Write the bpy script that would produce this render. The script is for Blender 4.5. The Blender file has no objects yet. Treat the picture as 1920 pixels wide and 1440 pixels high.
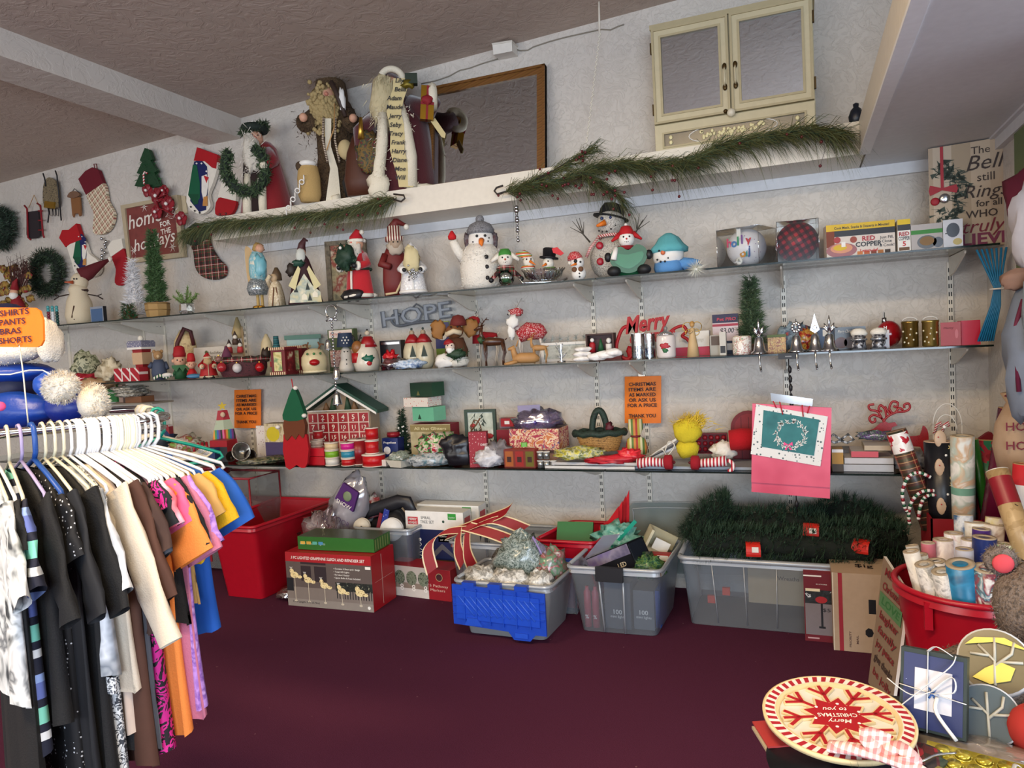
import bpy,math,random
from mathutils import Vector,Matrix,Euler,noise
random.seed(7)
PI=math.pi
sc=bpy.context.scene
COL=sc.collection

# ------------------------------------------------------------------ camera
FPX,YAW,PIT,ROL,H=1358.1,0.3819418,0.05365574,-0.05420386,1.55
def cam_axes():
    cy,sy,cp,sp=math.cos(YAW),math.sin(YAW),math.cos(PIT),math.sin(PIT)
    f=Vector((-sy*cp,cy*cp,-sp));r=Vector((cy,sy,0));u=r.cross(f)
    cr,sr=math.cos(ROL),math.sin(ROL)
    return cr*r+sr*u,-sr*r+cr*u,f
CR,CU,CF=cam_axes()
def px_x(px,Y,z):
    """world X of a point at distance Y and height z that the photo shows in column px"""
    u=(px-960)/FPX;Z=z-H
    return (u*(CF.y*Y+CF.z*Z)-(CR.y*Y+CR.z*Z))/(CR.x-u*CF.x)
def ray(px,py):
    return CR*((px-960)/FPX)-CU*((py-720)/FPX)+CF
def on_wall(px,py,Y=4.44):
    d=ray(px,py);t=Y/d.y;return Vector((d.x*t,Y,H+d.z*t))
def on_level(px,py,z=0.0):
    d=ray(px,py);t=(z-H)/d.z;return Vector((d.x*t,d.y*t,z))
def mpp(X,Y,z):
    return Vector((X,Y,z-H)).dot(CF)/FPX

# --------------------------------------------------------------- materials
MATS={}
def lin(h):
    h=h.lstrip('#');out=[]
    for i in (0,2,4):
        c=int(h[i:i+2],16)/255
        out.append(c/12.92 if c <= .04045 else ((c+.055)/1.055)**2.4)
    return (*out,1)
def _new(key):
    m=bpy.data.materials.new(key);m.use_nodes=True
    nt=m.node_tree;b=nt.nodes['Principled BSDF']
    MATS[key]=m
    return m,nt,b
def N(nt,t,**kw):
    n=nt.nodes.new(t)
    for k,v in kw.items():
        if k.startswith('i_'):n.inputs[k[2:].replace('_',' ')].default_value=v
        else:setattr(n,k,v)
    return n
def C(h,rough=.6,metal=0,bump=0,bs=200,sheen=0,trans=0,emit=0):
    key=f'{h} {rough} {metal} {bump} {bs} {sheen} {trans} {emit}'
    if key in MATS:return MATS[key]
    m,nt,b=_new(key)
    b.inputs['Base Color'].default_value=lin(h);b.inputs['Roughness'].default_value=rough
    b.inputs['Metallic'].default_value=metal
    tc=N(nt,'ShaderNodeTexCoord')
    no=N(nt,'ShaderNodeTexNoise');no.inputs['Scale'].default_value=bs if bump else 30
    nt.links.new(tc.outputs['Object'],no.inputs['Vector'])
    mx=N(nt,'ShaderNodeMix',data_type='RGBA',blend_type='MULTIPLY');mx.inputs[0].default_value=.22
    mx.inputs[6].default_value=lin(h)
    nt.links.new(no.outputs['Fac'],mx.inputs[7]);
    g=N(nt,'ShaderNodeMix',data_type='RGBA');g.inputs[0].default_value=.7
    nt.links.new(mx.outputs[2],g.inputs[7]);g.inputs[6].default_value=lin(h)
    nt.links.new(g.outputs[2],b.inputs['Base Color'])
    if bump:
        bp=N(nt,'ShaderNodeBump');bp.inputs['Strength'].default_value=bump;bp.inputs['Distance'].default_value=.004
        nt.links.new(no.outputs['Fac'],bp.inputs['Height']);nt.links.new(bp.outputs[0],b.inputs['Normal'])
    if sheen:b.inputs['Sheen Weight'].default_value=sheen
    return m
def clear(tint='#ffffff',a=.15,gl=.05,rough=.08,milky='#e8ecf0',mk=0.0):
    """thin clear or milky plastic / glass: see-through with a gloss coat and some milk"""
    key=f'clear {tint} {a} {gl} {rough} {mk} {milky}'
    if key in MATS:return MATS[key]
    m,nt,b=_new(key);nt.nodes.remove(b);out=nt.nodes['Material Output']
    tr=N(nt,'ShaderNodeBsdfTransparent');tr.inputs[0].default_value=lin(tint)
    gs=N(nt,'ShaderNodeBsdfGlossy');gs.inputs['Roughness'].default_value=rough;gs.inputs[0].default_value=(1,1,1,1)
    fr=N(nt,'ShaderNodeLayerWeight');fr.inputs[0].default_value=a
    ad=N(nt,'ShaderNodeMath',operation='ADD',use_clamp=True);ad.inputs[1].default_value=gl
    nt.links.new(fr.outputs['Fresnel'],ad.inputs[0])
    mx=N(nt,'ShaderNodeMixShader');nt.links.new(ad.outputs[0],mx.inputs[0])
    if mk:
        df=N(nt,'ShaderNodeBsdfDiffuse');df.inputs[0].default_value=lin(milky)
        tl=N(nt,'ShaderNodeBsdfTranslucent');tl.inputs[0].default_value=lin(milky)
        m1=N(nt,'ShaderNodeMixShader');m1.inputs[0].default_value=.4
        nt.links.new(df.outputs[0],m1.inputs[1]);nt.links.new(tl.outputs[0],m1.inputs[2])
        m2=N(nt,'ShaderNodeMixShader');m2.inputs[0].default_value=mk
        nt.links.new(tr.outputs[0],m2.inputs[1]);nt.links.new(m1.outputs[0],m2.inputs[2])
        nt.links.new(m2.outputs[0],mx.inputs[1])
    else:nt.links.new(tr.outputs[0],mx.inputs[1])
    nt.links.new(gs.outputs[0],mx.inputs[2]);nt.links.new(mx.outputs[0],out.inputs[0])
    return m
def _pat(key,base,rough=.7):
    m,nt,b=_new(key);b.inputs['Roughness'].default_value=rough
    tc=N(nt,'ShaderNodeTexCoord');mp=N(nt,'ShaderNodeMapping');nt.links.new(tc.outputs['Object'],mp.inputs[0])
    return m,nt,b,mp
def _bands(nt,mp,axis,scale,lo,hi,off=0):
    sp=N(nt,'ShaderNodeSeparateXYZ');nt.links.new(mp.outputs[0],sp.inputs[0])
    a=N(nt,'ShaderNodeMath',operation='MULTIPLY_ADD');a.inputs[1].default_value=scale;a.inputs[2].default_value=100+off
    nt.links.new(sp.outputs[axis],a.inputs[0])
    f=N(nt,'ShaderNodeMath',operation='FRACT');nt.links.new(a.outputs[0],f.inputs[0])
    g=N(nt,'ShaderNodeMath',operation='GREATER_THAN');g.inputs[1].default_value=lo;nt.links.new(f.outputs[0],g.inputs[0])
    l=N(nt,'ShaderNodeMath',operation='LESS_THAN');l.inputs[1].default_value=hi;nt.links.new(f.outputs[0],l.inputs[0])
    m=N(nt,'ShaderNodeMath',operation='MULTIPLY');nt.links.new(g.outputs[0],m.inputs[0]);nt.links.new(l.outputs[0],m.inputs[1])
    return m.outputs[0]
def _mix(nt,fac,a,b_,amt=1.0):
    mx=N(nt,'ShaderNodeMix',data_type='RGBA')
    if amt < 1:
        q=N(nt,'ShaderNodeMath',operation='MULTIPLY');q.inputs[1].default_value=amt;nt.links.new(fac,q.inputs[0]);fac=q.outputs[0]
    nt.links.new(fac,mx.inputs[0])
    for v,i in ((a,6),(b_,7)):
        if isinstance(v,str):mx.inputs[i].default_value=lin(v)
        else:nt.links.new(v,mx.inputs[i])
    return mx.outputs[2]
def plaid(base,stripes,scale=25,rot=0,rough=.8):
    """stripes: list of (color, lo, hi, amount) used on both axes"""
    key=f'plaid {base} {stripes} {scale} {rot}'
    if key in MATS:return MATS[key]
    m,nt,b,mp=_pat(key,base,rough);mp.inputs['Rotation'].default_value=(0,rot,0)
    c=base
    for col,lo,hi,am in stripes:
        for ax in (0,2):c=_mix(nt,_bands(nt,mp,ax,scale,lo,hi),c,col,am)
    nt.links.new(c,b.inputs['Base Color']);return m
def stripes(cols,scale=25,axis=0,rot=(0,0,0),rough=.7,metal=0):
    key=f'stripes {cols} {scale} {axis} {rot}'
    if key in MATS:return MATS[key]
    m,nt,b,mp=_pat(key,cols[0],rough);mp.inputs['Rotation'].default_value=rot
    b.inputs['Metallic'].default_value=metal
    c=cols[0];n=len(cols)
    for i in range(1,n):c=_mix(nt,_bands(nt,mp,axis,scale,i/n,(i+1)/n),c,cols[i])
    nt.links.new(c,b.inputs['Base Color']);return m
def spots(base,col,scale=60,size=.3,rough=.7,metal=0):
    key=f'spots {base} {col} {scale} {size}'
    if key in MATS:return MATS[key]
    m,nt,b,mp=_pat(key,base,rough);b.inputs['Metallic'].default_value=metal
    v=N(nt,'ShaderNodeTexVoronoi');v.inputs['Scale'].default_value=scale;v.inputs['Randomness'].default_value=.55
    nt.links.new(mp.outputs[0],v.inputs['Vector'])
    l=N(nt,'ShaderNodeMath',operation='LESS_THAN');l.inputs[1].default_value=size;nt.links.new(v.outputs['Distance'],l.inputs[0])
    nt.links.new(_mix(nt,l.outputs[0],base,col),b.inputs['Base Color']);return m
def mottled(cols,scale=20,rough=.7,dist=0,det=3,metal=0,bump=0):
    """irregular patches of several colours (tie-dye, paisley, foliage prints, crumpled prints)"""
    key=f'mott {cols} {scale} {rough} {dist} {det} {metal}'
    if key in MATS:return MATS[key]
    m,nt,b,mp=_pat(key,cols[0],rough);b.inputs['Metallic'].default_value=metal
    no=N(nt,'ShaderNodeTexNoise');no.inputs['Scale'].default_value=scale;no.inputs['Detail'].default_value=det
    no.inputs['Distortion'].default_value=dist;nt.links.new(mp.outputs[0],no.inputs['Vector'])
    cr=N(nt,'ShaderNodeValToRGB');cr.color_ramp.interpolation='CONSTANT' if dist >= 1 else 'LINEAR'
    el=cr.color_ramp.elements;n=len(cols)
    while len(el) < n:el.new(.5)
    for i,c in enumerate(cols):el[i].position=.34+.34*i/max(1,n-1)-(.0 if dist < 1 else .02);el[i].color=lin(c)
    nt.links.new(no.outputs['Fac'],cr.inputs[0]);nt.links.new(cr.outputs[0],b.inputs['Base Color'])
    if bump:
        bp=N(nt,'ShaderNodeBump');bp.inputs['Strength'].default_value=bump;bp.inputs['Distance'].default_value=.01
        nt.links.new(no.outputs['Fac'],bp.inputs['Height']);nt.links.new(bp.outputs[0],b.inputs['Normal'])
    return m

# ------------------------------------------------------------ mesh builder
_glyph={}
def glyphs(s,bold=0,shear=0,sp=1.0):
    k=(s,bold,shear,sp)
    if k not in _glyph:
        cu=bpy.data.curves.new('t','FONT');cu.body=s;cu.resolution_u=2;cu.offset=bold;cu.shear=shear;cu.space_character=sp
        cu.align_x='CENTER'
        o=bpy.data.objects.new('t',cu);me=o.to_mesh()
        _glyph[k]=([v.co.copy() for v in me.vertices],[tuple(p.vertices) for p in me.polygons])
        o.to_mesh_clear();bpy.data.objects.remove(o);bpy.data.curves.remove(cu)
    return _glyph[k]
def ring_frames(pts):
    pts=[Vector(p) for p in pts];out=[];prev=None
    for i,p in enumerate(pts):
        t=(pts[min(i+1,len(pts)-1)]-pts[max(i-1,0)])
        t=t.normalized() if t.length > 1e-9 else Vector((0,0,1))
        if prev is None:
            a=Vector((0,0,1)) if abs(t.z) < .9 else Vector((1,0,0));n=t.cross(a).normalized()
        else:
            n=prev-t*prev.dot(t);n=n.normalized() if n.length > 1e-9 else t.orthogonal().normalized()
        prev=n;out.append((p,n,t.cross(n)))
    return out
class MB:
    def __init__(s,kx=1,kz=None):
        s.v=[];s.f=[];s.mi=[];s.ms=[];s.sm=[];s.kx=kx;s.kz=kz or kx;s.T=Matrix()
    def at(s,x=0,y=0,z=0,rx=0,ry=0,rz=0,sc_=1):
        s.T=Matrix.Translation((x,y,z)) @ Euler((rx,ry,rz)).to_matrix().to_4x4() @ Matrix.Scale(sc_,4);return s
    def reset(s):s.T=Matrix();return s
    def add(s,vs,fs,mat,smooth=False):
        if mat not in s.ms:s.ms.append(mat)
        k=s.ms.index(mat);b=len(s.v)
        for v in vs:
            w=s.T @ Vector(v);s.v.append((w.x*s.kx,w.y*s.kx,w.z*s.kz))
        for f in fs:s.f.append(tuple(b+i for i in f));s.mi.append(k);s.sm.append(smooth)
        return s
    def box(s,x0,x1,y0,y1,z0,z1,mat,bev=0,top=None):
        if bev:
            # rounded outline prism
            c=bev;o=[]
            for cx,cy,a0 in ((x1-c,y1-c,0),(x0+c,y1-c,90),(x0+c,y0+c,180),(x1-c,y0+c,270)):
                for a in (0,45,90):t=math.radians(a0+a);o.append((cx+c*math.cos(t),cy+c*math.sin(t)))
            n=len(o);tp=top if top else 1
            mx,my=(x0+x1)/2,(y0+y1)/2
            vs=[(x,y,z0) for x,y in o]+[(mx+(x-mx)*tp,my+(y-my)*tp,z1) for x,y in o]
            fs=[(i,(i+1) % n,n+(i+1) % n,n+i) for i in range(n)]+[tuple(range(n-1,-1,-1)),tuple(range(n,2*n))]
            return s.add(vs,fs,mat)
        vs=[(x,y,z) for z in (z0,z1) for y in (y0,y1) for x in (x0,x1)]
        return s.add(vs,[(0,2,3,1),(4,5,7,6),(0,1,5,4),(2,6,7,3),(0,4,6,2),(1,3,7,5)],mat)
    def quad(s,pts,mat):return s.add(pts,[tuple(range(len(pts)))],mat)
    def lathe(s,prof,mat,cx=0,cy=0,n=20,sx=1,sy=1,smooth=True,cap=True,fl=0):
        vs=[];fs=[]
        for r,z in prof:
            for i in range(n):
                a=2*PI*i/n;q=r*(1+fl*math.cos(a*round(n/3))) if fl else r
                vs.append((cx+q*math.cos(a)*sx,cy+q*math.sin(a)*sy,z))
        for j in range(len(prof)-1):
            for i in range(n):fs.append((j*n+i,j*n+(i+1) % n,(j+1)*n+(i+1) % n,(j+1)*n+i))
        if cap:
            if prof[0][0] > 1e-6:fs.append(tuple(range(n-1,-1,-1)))
            if prof[-1][0] > 1e-6:fs.append(tuple((len(prof)-1)*n+i for i in range(n)))
        return s.add(vs,fs,mat,smooth)
    def cyl(s,x,y,z0,z1,r,mat,n=20,r1=None):return s.lathe([(r,z0),(r if r1 is None else r1,z1)],mat,x,y,n,smooth=n > 8)
    def sph(s,x,y,z,r,mat,n=14,sx=1,sy=1,sz=1):
        m=n//2+2
        pr=[(r*math.sin(PI*j/m),-r*math.cos(PI*j/m)*sz) for j in range(m+1)]
        vs=[];fs=[]
        for q,zz in pr:
            for i in range(n):a=2*PI*i/n;vs.append((x+q*math.cos(a)*sx,y+q*math.sin(a)*sy,z+zz))
        for j in range(m):
            for i in range(n):fs.append((j*n+i,j*n+(i+1) % n,(j+1)*n+(i+1) % n,(j+1)*n+i))
        return s.add(vs,fs,mat,True)
    def tube(s,pts,r,mat,n=8,flat=1.0,closed=False):
        fr=ring_frames(pts);L=len(fr);vs=[];fs=[]
        for i,(p,a,b) in enumerate(fr):
            q=r[i] if isinstance(r,(list,tuple)) else r
            for k in range(n):t=2*PI*k/n;vs.append(p+a*math.cos(t)*q+b*math.sin(t)*q*flat)
        for i in range(L-1):
            for k in range(n):fs.append((i*n+k,i*n+(k+1) % n,(i+1)*n+(k+1) % n,(i+1)*n+k))
        fs.append(tuple(range(n-1,-1,-1)));fs.append(tuple((L-1)*n+k for k in range(n)))
        return s.add(vs,fs,mat,True)
    def torus(s,x,y,z,R,r,mat,ax='y',n=24,k=8,a0=0,a1=360,sz=1):
        pts=[]
        for i in range(n+1):
            a=math.radians(a0+(a1-a0)*i/n);c,d=R*math.cos(a),R*math.sin(a)*sz
            pts.append({'y':(x+c,y,z+d),'z':(x+c,y+d,z),'x':(x,y+c,z+d)}[ax])
        return s.tube(pts,r,mat,k)
    def poly(s,pts,y0,y1,mat,smooth=False):
        """prism: outline in x,z, thickness from y0 (front) to y1"""
        n=len(pts);vs=[(x,y0,z) for x,z in pts]+[(x,y1,z) for x,z in pts]
        ar=sum(pts[i][0]*pts[(i+1) % n][1]-pts[(i+1) % n][0]*pts[i][1] for i in range(n))
        fs=[(i,(i+1) % n,n+(i+1) % n,n+i) for i in range(n)]+[tuple(range(n)),tuple(range(2*n-1,n-1,-1))]
        if ar < 0:fs=[tuple(reversed(f)) for f in fs]
        return s.add(vs,fs,mat)
    def text(s,t,x,z,y,size,mat,bold=0.01,shear=0,w=None,side=0,sp=1.0,rot=0,dz=None):
        """lettering on a face towards -y (side=1: on a face towards +x at x=y value)"""
        vs,fs=glyphs(t,bold,shear,sp)
        if not vs:return s
        ww=max(v.x for v in vs)-min(v.x for v in vs);mid=(max(v.x for v in vs)+min(v.x for v in vs))/2
        fx=size if w is None else w/max(ww,1e-6);cr,sr=math.cos(rot),math.sin(rot);o=[]
        for v in vs:
            a,b=(v.x-mid)*fx,v.y*size;a,b=a*cr-b*sr,a*sr+b*cr
            if side == 1:o.append((y,x+a,z+b))
            elif side == 2:o.append((x+a,z+b,y))
            else:o.append((x+a,y,z+b))
        return s.add(o,fs,mat)
    def spikes(s,pts,L,w,mat,dirfn=None,up=0,jit=1.0):
        """tufts of thin blades growing from the points (needles, fur, tinsel)"""
        for p in pts:
            p=Vector(p);d=dirfn(p) if dirfn else Vector((0,0,0))
            d=d+Vector((random.gauss(0,jit),random.gauss(0,jit),random.gauss(0,jit)+up))
            if d.length < 1e-6:continue
            d.normalize();l=L*random.uniform(.6,1.15);sd=d.cross(Vector((random.random(),random.random(),random.random()))).normalized()*w*.5
            s.add([p-sd,p+sd,p+d*l],[(0,1,2)],mat)
        return s
    def blob(s,x,y,z,rx,ry,rz,mat,amp=.25,fq=2.0,n=18,seed=0,flat=None,sm=True):
        """crumpled soft volume"""
        m=n//2+2;vs=[];fs=[];sd=Vector((seed*3.1,seed*1.7,seed*2.3))
        for j in range(m+1):
            for i in range(n):
                a=2*PI*i/n;t=PI*j/m;d=Vector((math.sin(t)*math.cos(a),math.sin(t)*math.sin(a),-math.cos(t)))
                q=1+amp*noise.noise(d*fq+sd)*1.6+amp*.5*noise.noise(d*fq*2.7+sd)
                zz=d.z*rz*q
                if flat is not None:zz=max(zz,-rz*flat)
                vs.append((x+d.x*rx*q,y+d.y*ry*q,z+zz))
        for j in range(m):
            for i in range(n):fs.append((j*n+i,j*n+(i+1) % n,(j+1)*n+(i+1) % n,(j+1)*n+i))
        return s.add(vs,fs,mat,sm)
    def out(s,name,parent=None,label=None):
        me=bpy.data.meshes.new(name);me.from_pydata(s.v,[],s.f)
        for m in s.ms:me.materials.append(m)
        me.polygons.foreach_set('material_index',s.mi);me.polygons.foreach_set('use_smooth',s.sm)
        me.update();o=bpy.data.objects.new(name,me);COL.objects.link(o)
        if parent is not None:o.parent=parent.e if isinstance(parent,TH) else parent
        if label:o['label']=label
        return o
def tag(o,label,cat,grp=None,kind=None):
    o['label']=label;o['category']=cat
    if grp:o['group']=grp
    if kind:o['kind']=kind
    return o
def struct(name,b):
    o=b.out(name);o['kind']='structure';return o
class TH:
    """a thing: an Empty at its base; b() starts a part authored in photo-pixel units at that spot"""
    def __init__(s,name,label,cat,loc,rz=0,grp=None,k=1,kx=None,rx=0,ry=0):
        e=bpy.data.objects.new(name,None);e.empty_display_size=.02;COL.objects.link(e)
        e.location=loc;e.rotation_euler=(rx,ry,rz);tag(e,label,cat,grp)
        s.e=e;s.k=k;s.kx=kx or k
    def b(s):return MB(s.kx,s.k)
    def m(s):return MB(1)
    def p(s,name,b,parent=None,label=None):return b.out(name,parent if parent is not None else s.e,label)
# shelf levels: name -> (z of the top face)
ZT,Z3,ZB,ZL=1.897,1.432,.818,2.566
def F(name,label,cat,px,Y,z,grp=None,face=1.0,rz=0,lift=0):
    """thing standing at photo column px, distance Y, height z, turned towards the room's middle by 'face'"""
    X=px_x(px,Y,z);th=math.atan2(-X,Y)
    k=mpp(X,Y,z);c=math.cos(math.atan2((px-960),FPX))
    return TH(name,label,cat,(X,Y,z+lift+.0015),th*face+rz,grp,k,k*(c if face > .4 else 1/max(.5,math.cos(th)*1.0)*c))
def dup(t,loc,rz,label,grp=None):
    """a copy of a thing with copies of its parts"""
    e0=t.e if isinstance(t,TH) else t
    e=e0.copy();COL.objects.link(e);e.location=loc;e.rotation_euler=(0,0,rz);e['label']=label
    if grp:e['group']=grp
    def rec(a,b):
        for ch in list(a.children):
            c=ch.copy();COL.objects.link(c);c.parent=b;rec(ch,c)
    rec(e0,e);return e
# ---------------------------------------------------------------- the room
D=4.44
def plaster(key,h,h2,st=.5,scale=15):
    m,nt,b,mp=_pat(key,h,.72)
    n1=N(nt,'ShaderNodeTexNoise');n1.inputs['Scale'].default_value=scale;n1.inputs['Detail'].default_value=6;n1.inputs['Distortion'].default_value=1.6
    n1.inputs['Roughness'].default_value=.6
    n2=N(nt,'ShaderNodeTexNoise');n2.inputs['Scale'].default_value=2.2
    nt.links.new(mp.outputs[0],n1.inputs['Vector']);nt.links.new(mp.outputs[0],n2.inputs['Vector'])
    cr=N(nt,'ShaderNodeValToRGB');cr.color_ramp.elements[0].position=.44;cr.color_ramp.elements[1].position=.56
    nt.links.new(n1.outputs['Fac'],cr.inputs[0])
    bp=N(nt,'ShaderNodeBump');bp.inputs['Strength'].default_value=st;bp.inputs['Distance'].default_value=.006
    nt.links.new(cr.outputs[0],bp.inputs['Height']);nt.links.new(bp.outputs[0],b.inputs['Normal'])
    nt.links.new(_mix(nt,n2.outputs['Fac'],h,h2),b.inputs['Base Color']);return m
WALL=plaster('wall plaster','#d2ccc4','#c9c2b9');CEIL=plaster('ceiling plaster','#c0b0a4','#b5a599',.5,10)
BEAM=plaster('beam plaster','#cfc8bf','#c7bfb6',.3,8)
PAINT=C('#e6dfd0',.4);PAINTW=C('#d9dadd',.45)
cm,nt,b_,mp=_pat('carpet','#4a1a2c',.95)
n1=N(nt,'ShaderNodeTexNoise');n1.inputs['Scale'].default_value=260;n1.inputs['Detail'].default_value=2;nt.links.new(mp.outputs[0],n1.inputs['Vector'])
n2=N(nt,'ShaderNodeTexNoise');n2.inputs['Scale'].default_value=1.6;nt.links.new(mp.outputs[0],n2.inputs['Vector'])
v3=N(nt,'ShaderNodeTexVoronoi');v3.inputs['Scale'].default_value=9;nt.links.new(mp.outputs[0],v3.inputs['Vector'])
l3=N(nt,'ShaderNodeMath',operation='LESS_THAN');l3.inputs[1].default_value=.035;nt.links.new(v3.outputs['Distance'],l3.inputs[0])
c1=_mix(nt,n1.outputs['Fac'],'#30162a','#643048');c1=_mix(nt,n2.outputs['Fac'],c1,'#4a2036',.5)
c1=_mix(nt,l3.outputs[0],c1,'#8d6a70',.6)
nt.links.new(c1,b_.inputs['Base Color']);b_.inputs['Specular IOR Level'].default_value=.1
bp=N(nt,'ShaderNodeBump');bp.inputs['Strength'].default_value=.5;bp.inputs['Distance'].default_value=.004
nt.links.new(n1.outputs['Fac'],bp.inputs['Height']);nt.links.new(bp.outputs[0],b_.inputs['Normal'])
XL,XR,YB=-7.6,.905,-4.2
struct('floor',MB().box(XL,4,YB,D,-.1,0,cm))
struct('wall_back',MB().box(XL-.15,XR+.15,D,D+.15,-.1,3.9,WALL))
struct('wall_right',MB().box(XR,XR+.15,2.6,D,-.1,3.9,WALL))
struct('wall_left',MB().box(XL-.15,XL,YB,D,-.1,3.9,WALL))
def cz(x):return 3.361+.045*(x+3.857)
b=MB();b.add([(XL-.15,YB,cz(XL)),(4.2,YB,cz(4.2)),(4.2,D+.1,cz(4.2)),(XL-.15,D+.1,cz(XL)),(XL-.15,YB,3.95),(4.2,YB,3.95),(4.2,D+.1,3.95),(XL-.15,D+.1,3.95)],
    [(0,3,2,1),(4,5,6,7),(0,1,5,4),(1,2,6,5),(2,3,7,6),(3,0,4,7)],CEIL);struct('ceiling',b)
struct('trim_1',MB().box(-4.19,-3.865,YB,D,3.214,3.5,BEAM)) # ceiling beam
struct('wall_far_right',MB().box(4,4.15,YB,2.75,-.1,3.9,WALL))
struct('wall_front',MB().box(XR,4.1,2.6,2.75,-.1,3.9,WALL))
# shop front behind the camera: sill, header and posts around open glazing
b=MB();b.box(XL,4,YB-.12,YB,0,.45,WALL);b.box(XL,4,YB-.12,YB,2.75,3.9,WALL)
for x in (XL,-4.7,-1.8,1.1,3.9):b.box(x,x+.12,YB-.12,YB,.45,2.75,PAINTW)
struct('wall_street',b)
# high L-shaped ledge along the back wall and down the right wall
SX=px_x(1612,4.06,2.4)
b=MB();b.box(-3.86,SX+.02,4.06,D,2.405,ZL,PAINT)
b.box(SX,SX+.03,1.2,4.06,2.405,ZL,PAINT);b.box(SX+.03,XR,1.2,D,2.405,2.425,PAINTW);b.box(SX-.004,SX+.045,1.2,4.05,2.397,2.411,C('#eef0f2',.4))
o=b.out('ledge');tag(o,'deep cream painted wooden ledge high on the back wall turning along the right wall','shelf')
b=MB();b.box(-3.86,XR,D-.03,D,2.345,2.405,PAINTW);b.box(XR-.03,XR,2.6,D,2.345,2.405,PAINTW);b.box(XR-.05,XR,2.6,D,2.395,2.405,PAINTW);struct('trim_2',b)
# white conduit along the wall under the left ceiling
p0,p1=on_wall(0,335,4.41),on_wall(318,246,4.41)
p00=p0+(p0-p1)*.6
b=MB();b.tube([p00,p1],.013,PAINT,8)
for t in (.05,.32,.52,.62,.93):
    q=p0.lerp(p1,t);b.box(q.x-.02,q.x+.02,4.39,D,q.z-.022,q.z+.01,PAINT)
tag(b.out('conduit_pipe'),'thin white conduit pipe running along the wall just under the ceiling at left','pipe')
# slotted standards with brackets and glass shelves
STD=[(-5.9,1),(-5.02,1),(-4.79,1),(-3.965,1),(-3.06,0),(-2.83,1),(-2.01,1),(-1.205,1),(-.9,1),(-.086,1),(.737,1)]
slot=C('#33322f',.6)
for i,(x,full) in enumerate(STD):
    b=MB();z0,z1=(.15,1.86)
    b.box(x-.013,x+.013,D-.014,D,z0,z1,PAINT)
    z=z0+.02
    while z < z1-.03:
        if x >-4.5:
            for sx in (-.008,.0025):b.box(x+sx,x+sx+.0055,D-.0146,D-.013,z,z+.022,slot)
        z += .042
    o=b.out('shelf_standard')
    tag(o,('white slotted metal upright on the wall, '+['at the far left behind the blue plush','left of the pair above the round tin','right of the pair behind the painted santa','behind the left orange notice','left of the pair behind the calendar house',
        'behind the small dark tree and stacked boxes','behind the green framed picture','behind the handled basket','behind the right orange notice','behind the pink gift bags','nearest the right corner'][i]),'shelf upright','slotted uprights carrying the glass shelves')
import itertools
POS=['far left','above the dark jar tin','left of the holiday card','above the left orange notice','left of the silver bells','above the calendar house','right of the hope sign','left of the red script sign','right of the left notice tape','in the middle of the right bay','nearest the right corner']
for zn,zs,ov in (('top',ZT,0),('middle',Z3,0),('bottom',ZB,0)):
    for i,(x,full) in enumerate(STD):
        if zn != 'bottom' and i == 4:pass
        zz=zs-.012;L=.40
        b=MB();b.T=Matrix.Translation((x,D,zz))
        pr=[(-.012,0),(-L,0),(-L-.01,-.006),(-L,-.016),(-.14,-.085),(-.012,-.1)]
        b.add([(-.004,y,z) for y,z in pr]+[(.004,y,z) for y,z in pr],
              [tuple(range(6)),tuple(range(11,5,-1))]+[(j,6+j,6+(j+1) % 6,(j+1) % 6) for j in range(6)],PAINT)
        b.box(.0041,.0046,-.05,-.042,-.035,-.03,slot);b.box(.0041,.0046,-.09,-.07,-.036,-.032,C('#9a958c'))
        o=b.out('shelf_bracket');tag(o,f'white tapering bracket under the {zn} glass shelf, '+['at the far left edge','second from the left','third from the left','fourth from the left','fifth from the left','sixth from the left','fifth from the right','fourth from the right','third from the right','second from the right','nearest the right corner'][i],'bracket','brackets under the glass shelves')
GL=clear('#f0f6f4',.1,.03,.03);GE=C('#10201c',.15)
YF=3.945
for nm,zs,x0,x1,cuts in (('top',ZT,-6.6,.862,(-4.9,-2.95,-1.05)),('middle',Z3,-6.6,.83,(-4.9,-2.95,-1.05)),('bottom',ZB,-6.6,.80,(-4.9,-2.95,-1.05))):
    xs=[x0,*cuts,x1]
    for i in range(4):
        b=MB();b.box(xs[i]+.003,xs[i+1]-.003,YF,D-.02,zs-.009,zs,GL)
        b.box(xs[i]+.003,xs[i+1]-.003,YF-.0015,YF,zs-.009,zs,GE)
        tag(b.out('glass_shelf'),f'clear glass shelf pane with dark edge, {nm} row, '+['leftmost pane','second pane from the left','third pane from the left','long rightmost pane'][i],'shelf','glass shelf panes')

# ---------------------------------------------------------------- camera
cd=bpy.data.cameras.new('camera');cam=bpy.data.objects.new('camera',cd);COL.objects.link(cam)
M=Matrix.Identity(3)
for i in range(3):M[i][0]=CR[i];M[i][1]=CU[i];M[i][2]=-CF[i]
cam.matrix_world=Matrix.Translation((0,0,H)) @ M.to_4x4()
cd.sensor_width=36;cd.lens=36*FPX/1920;cd.clip_start=.02
sc.camera=cam
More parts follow.
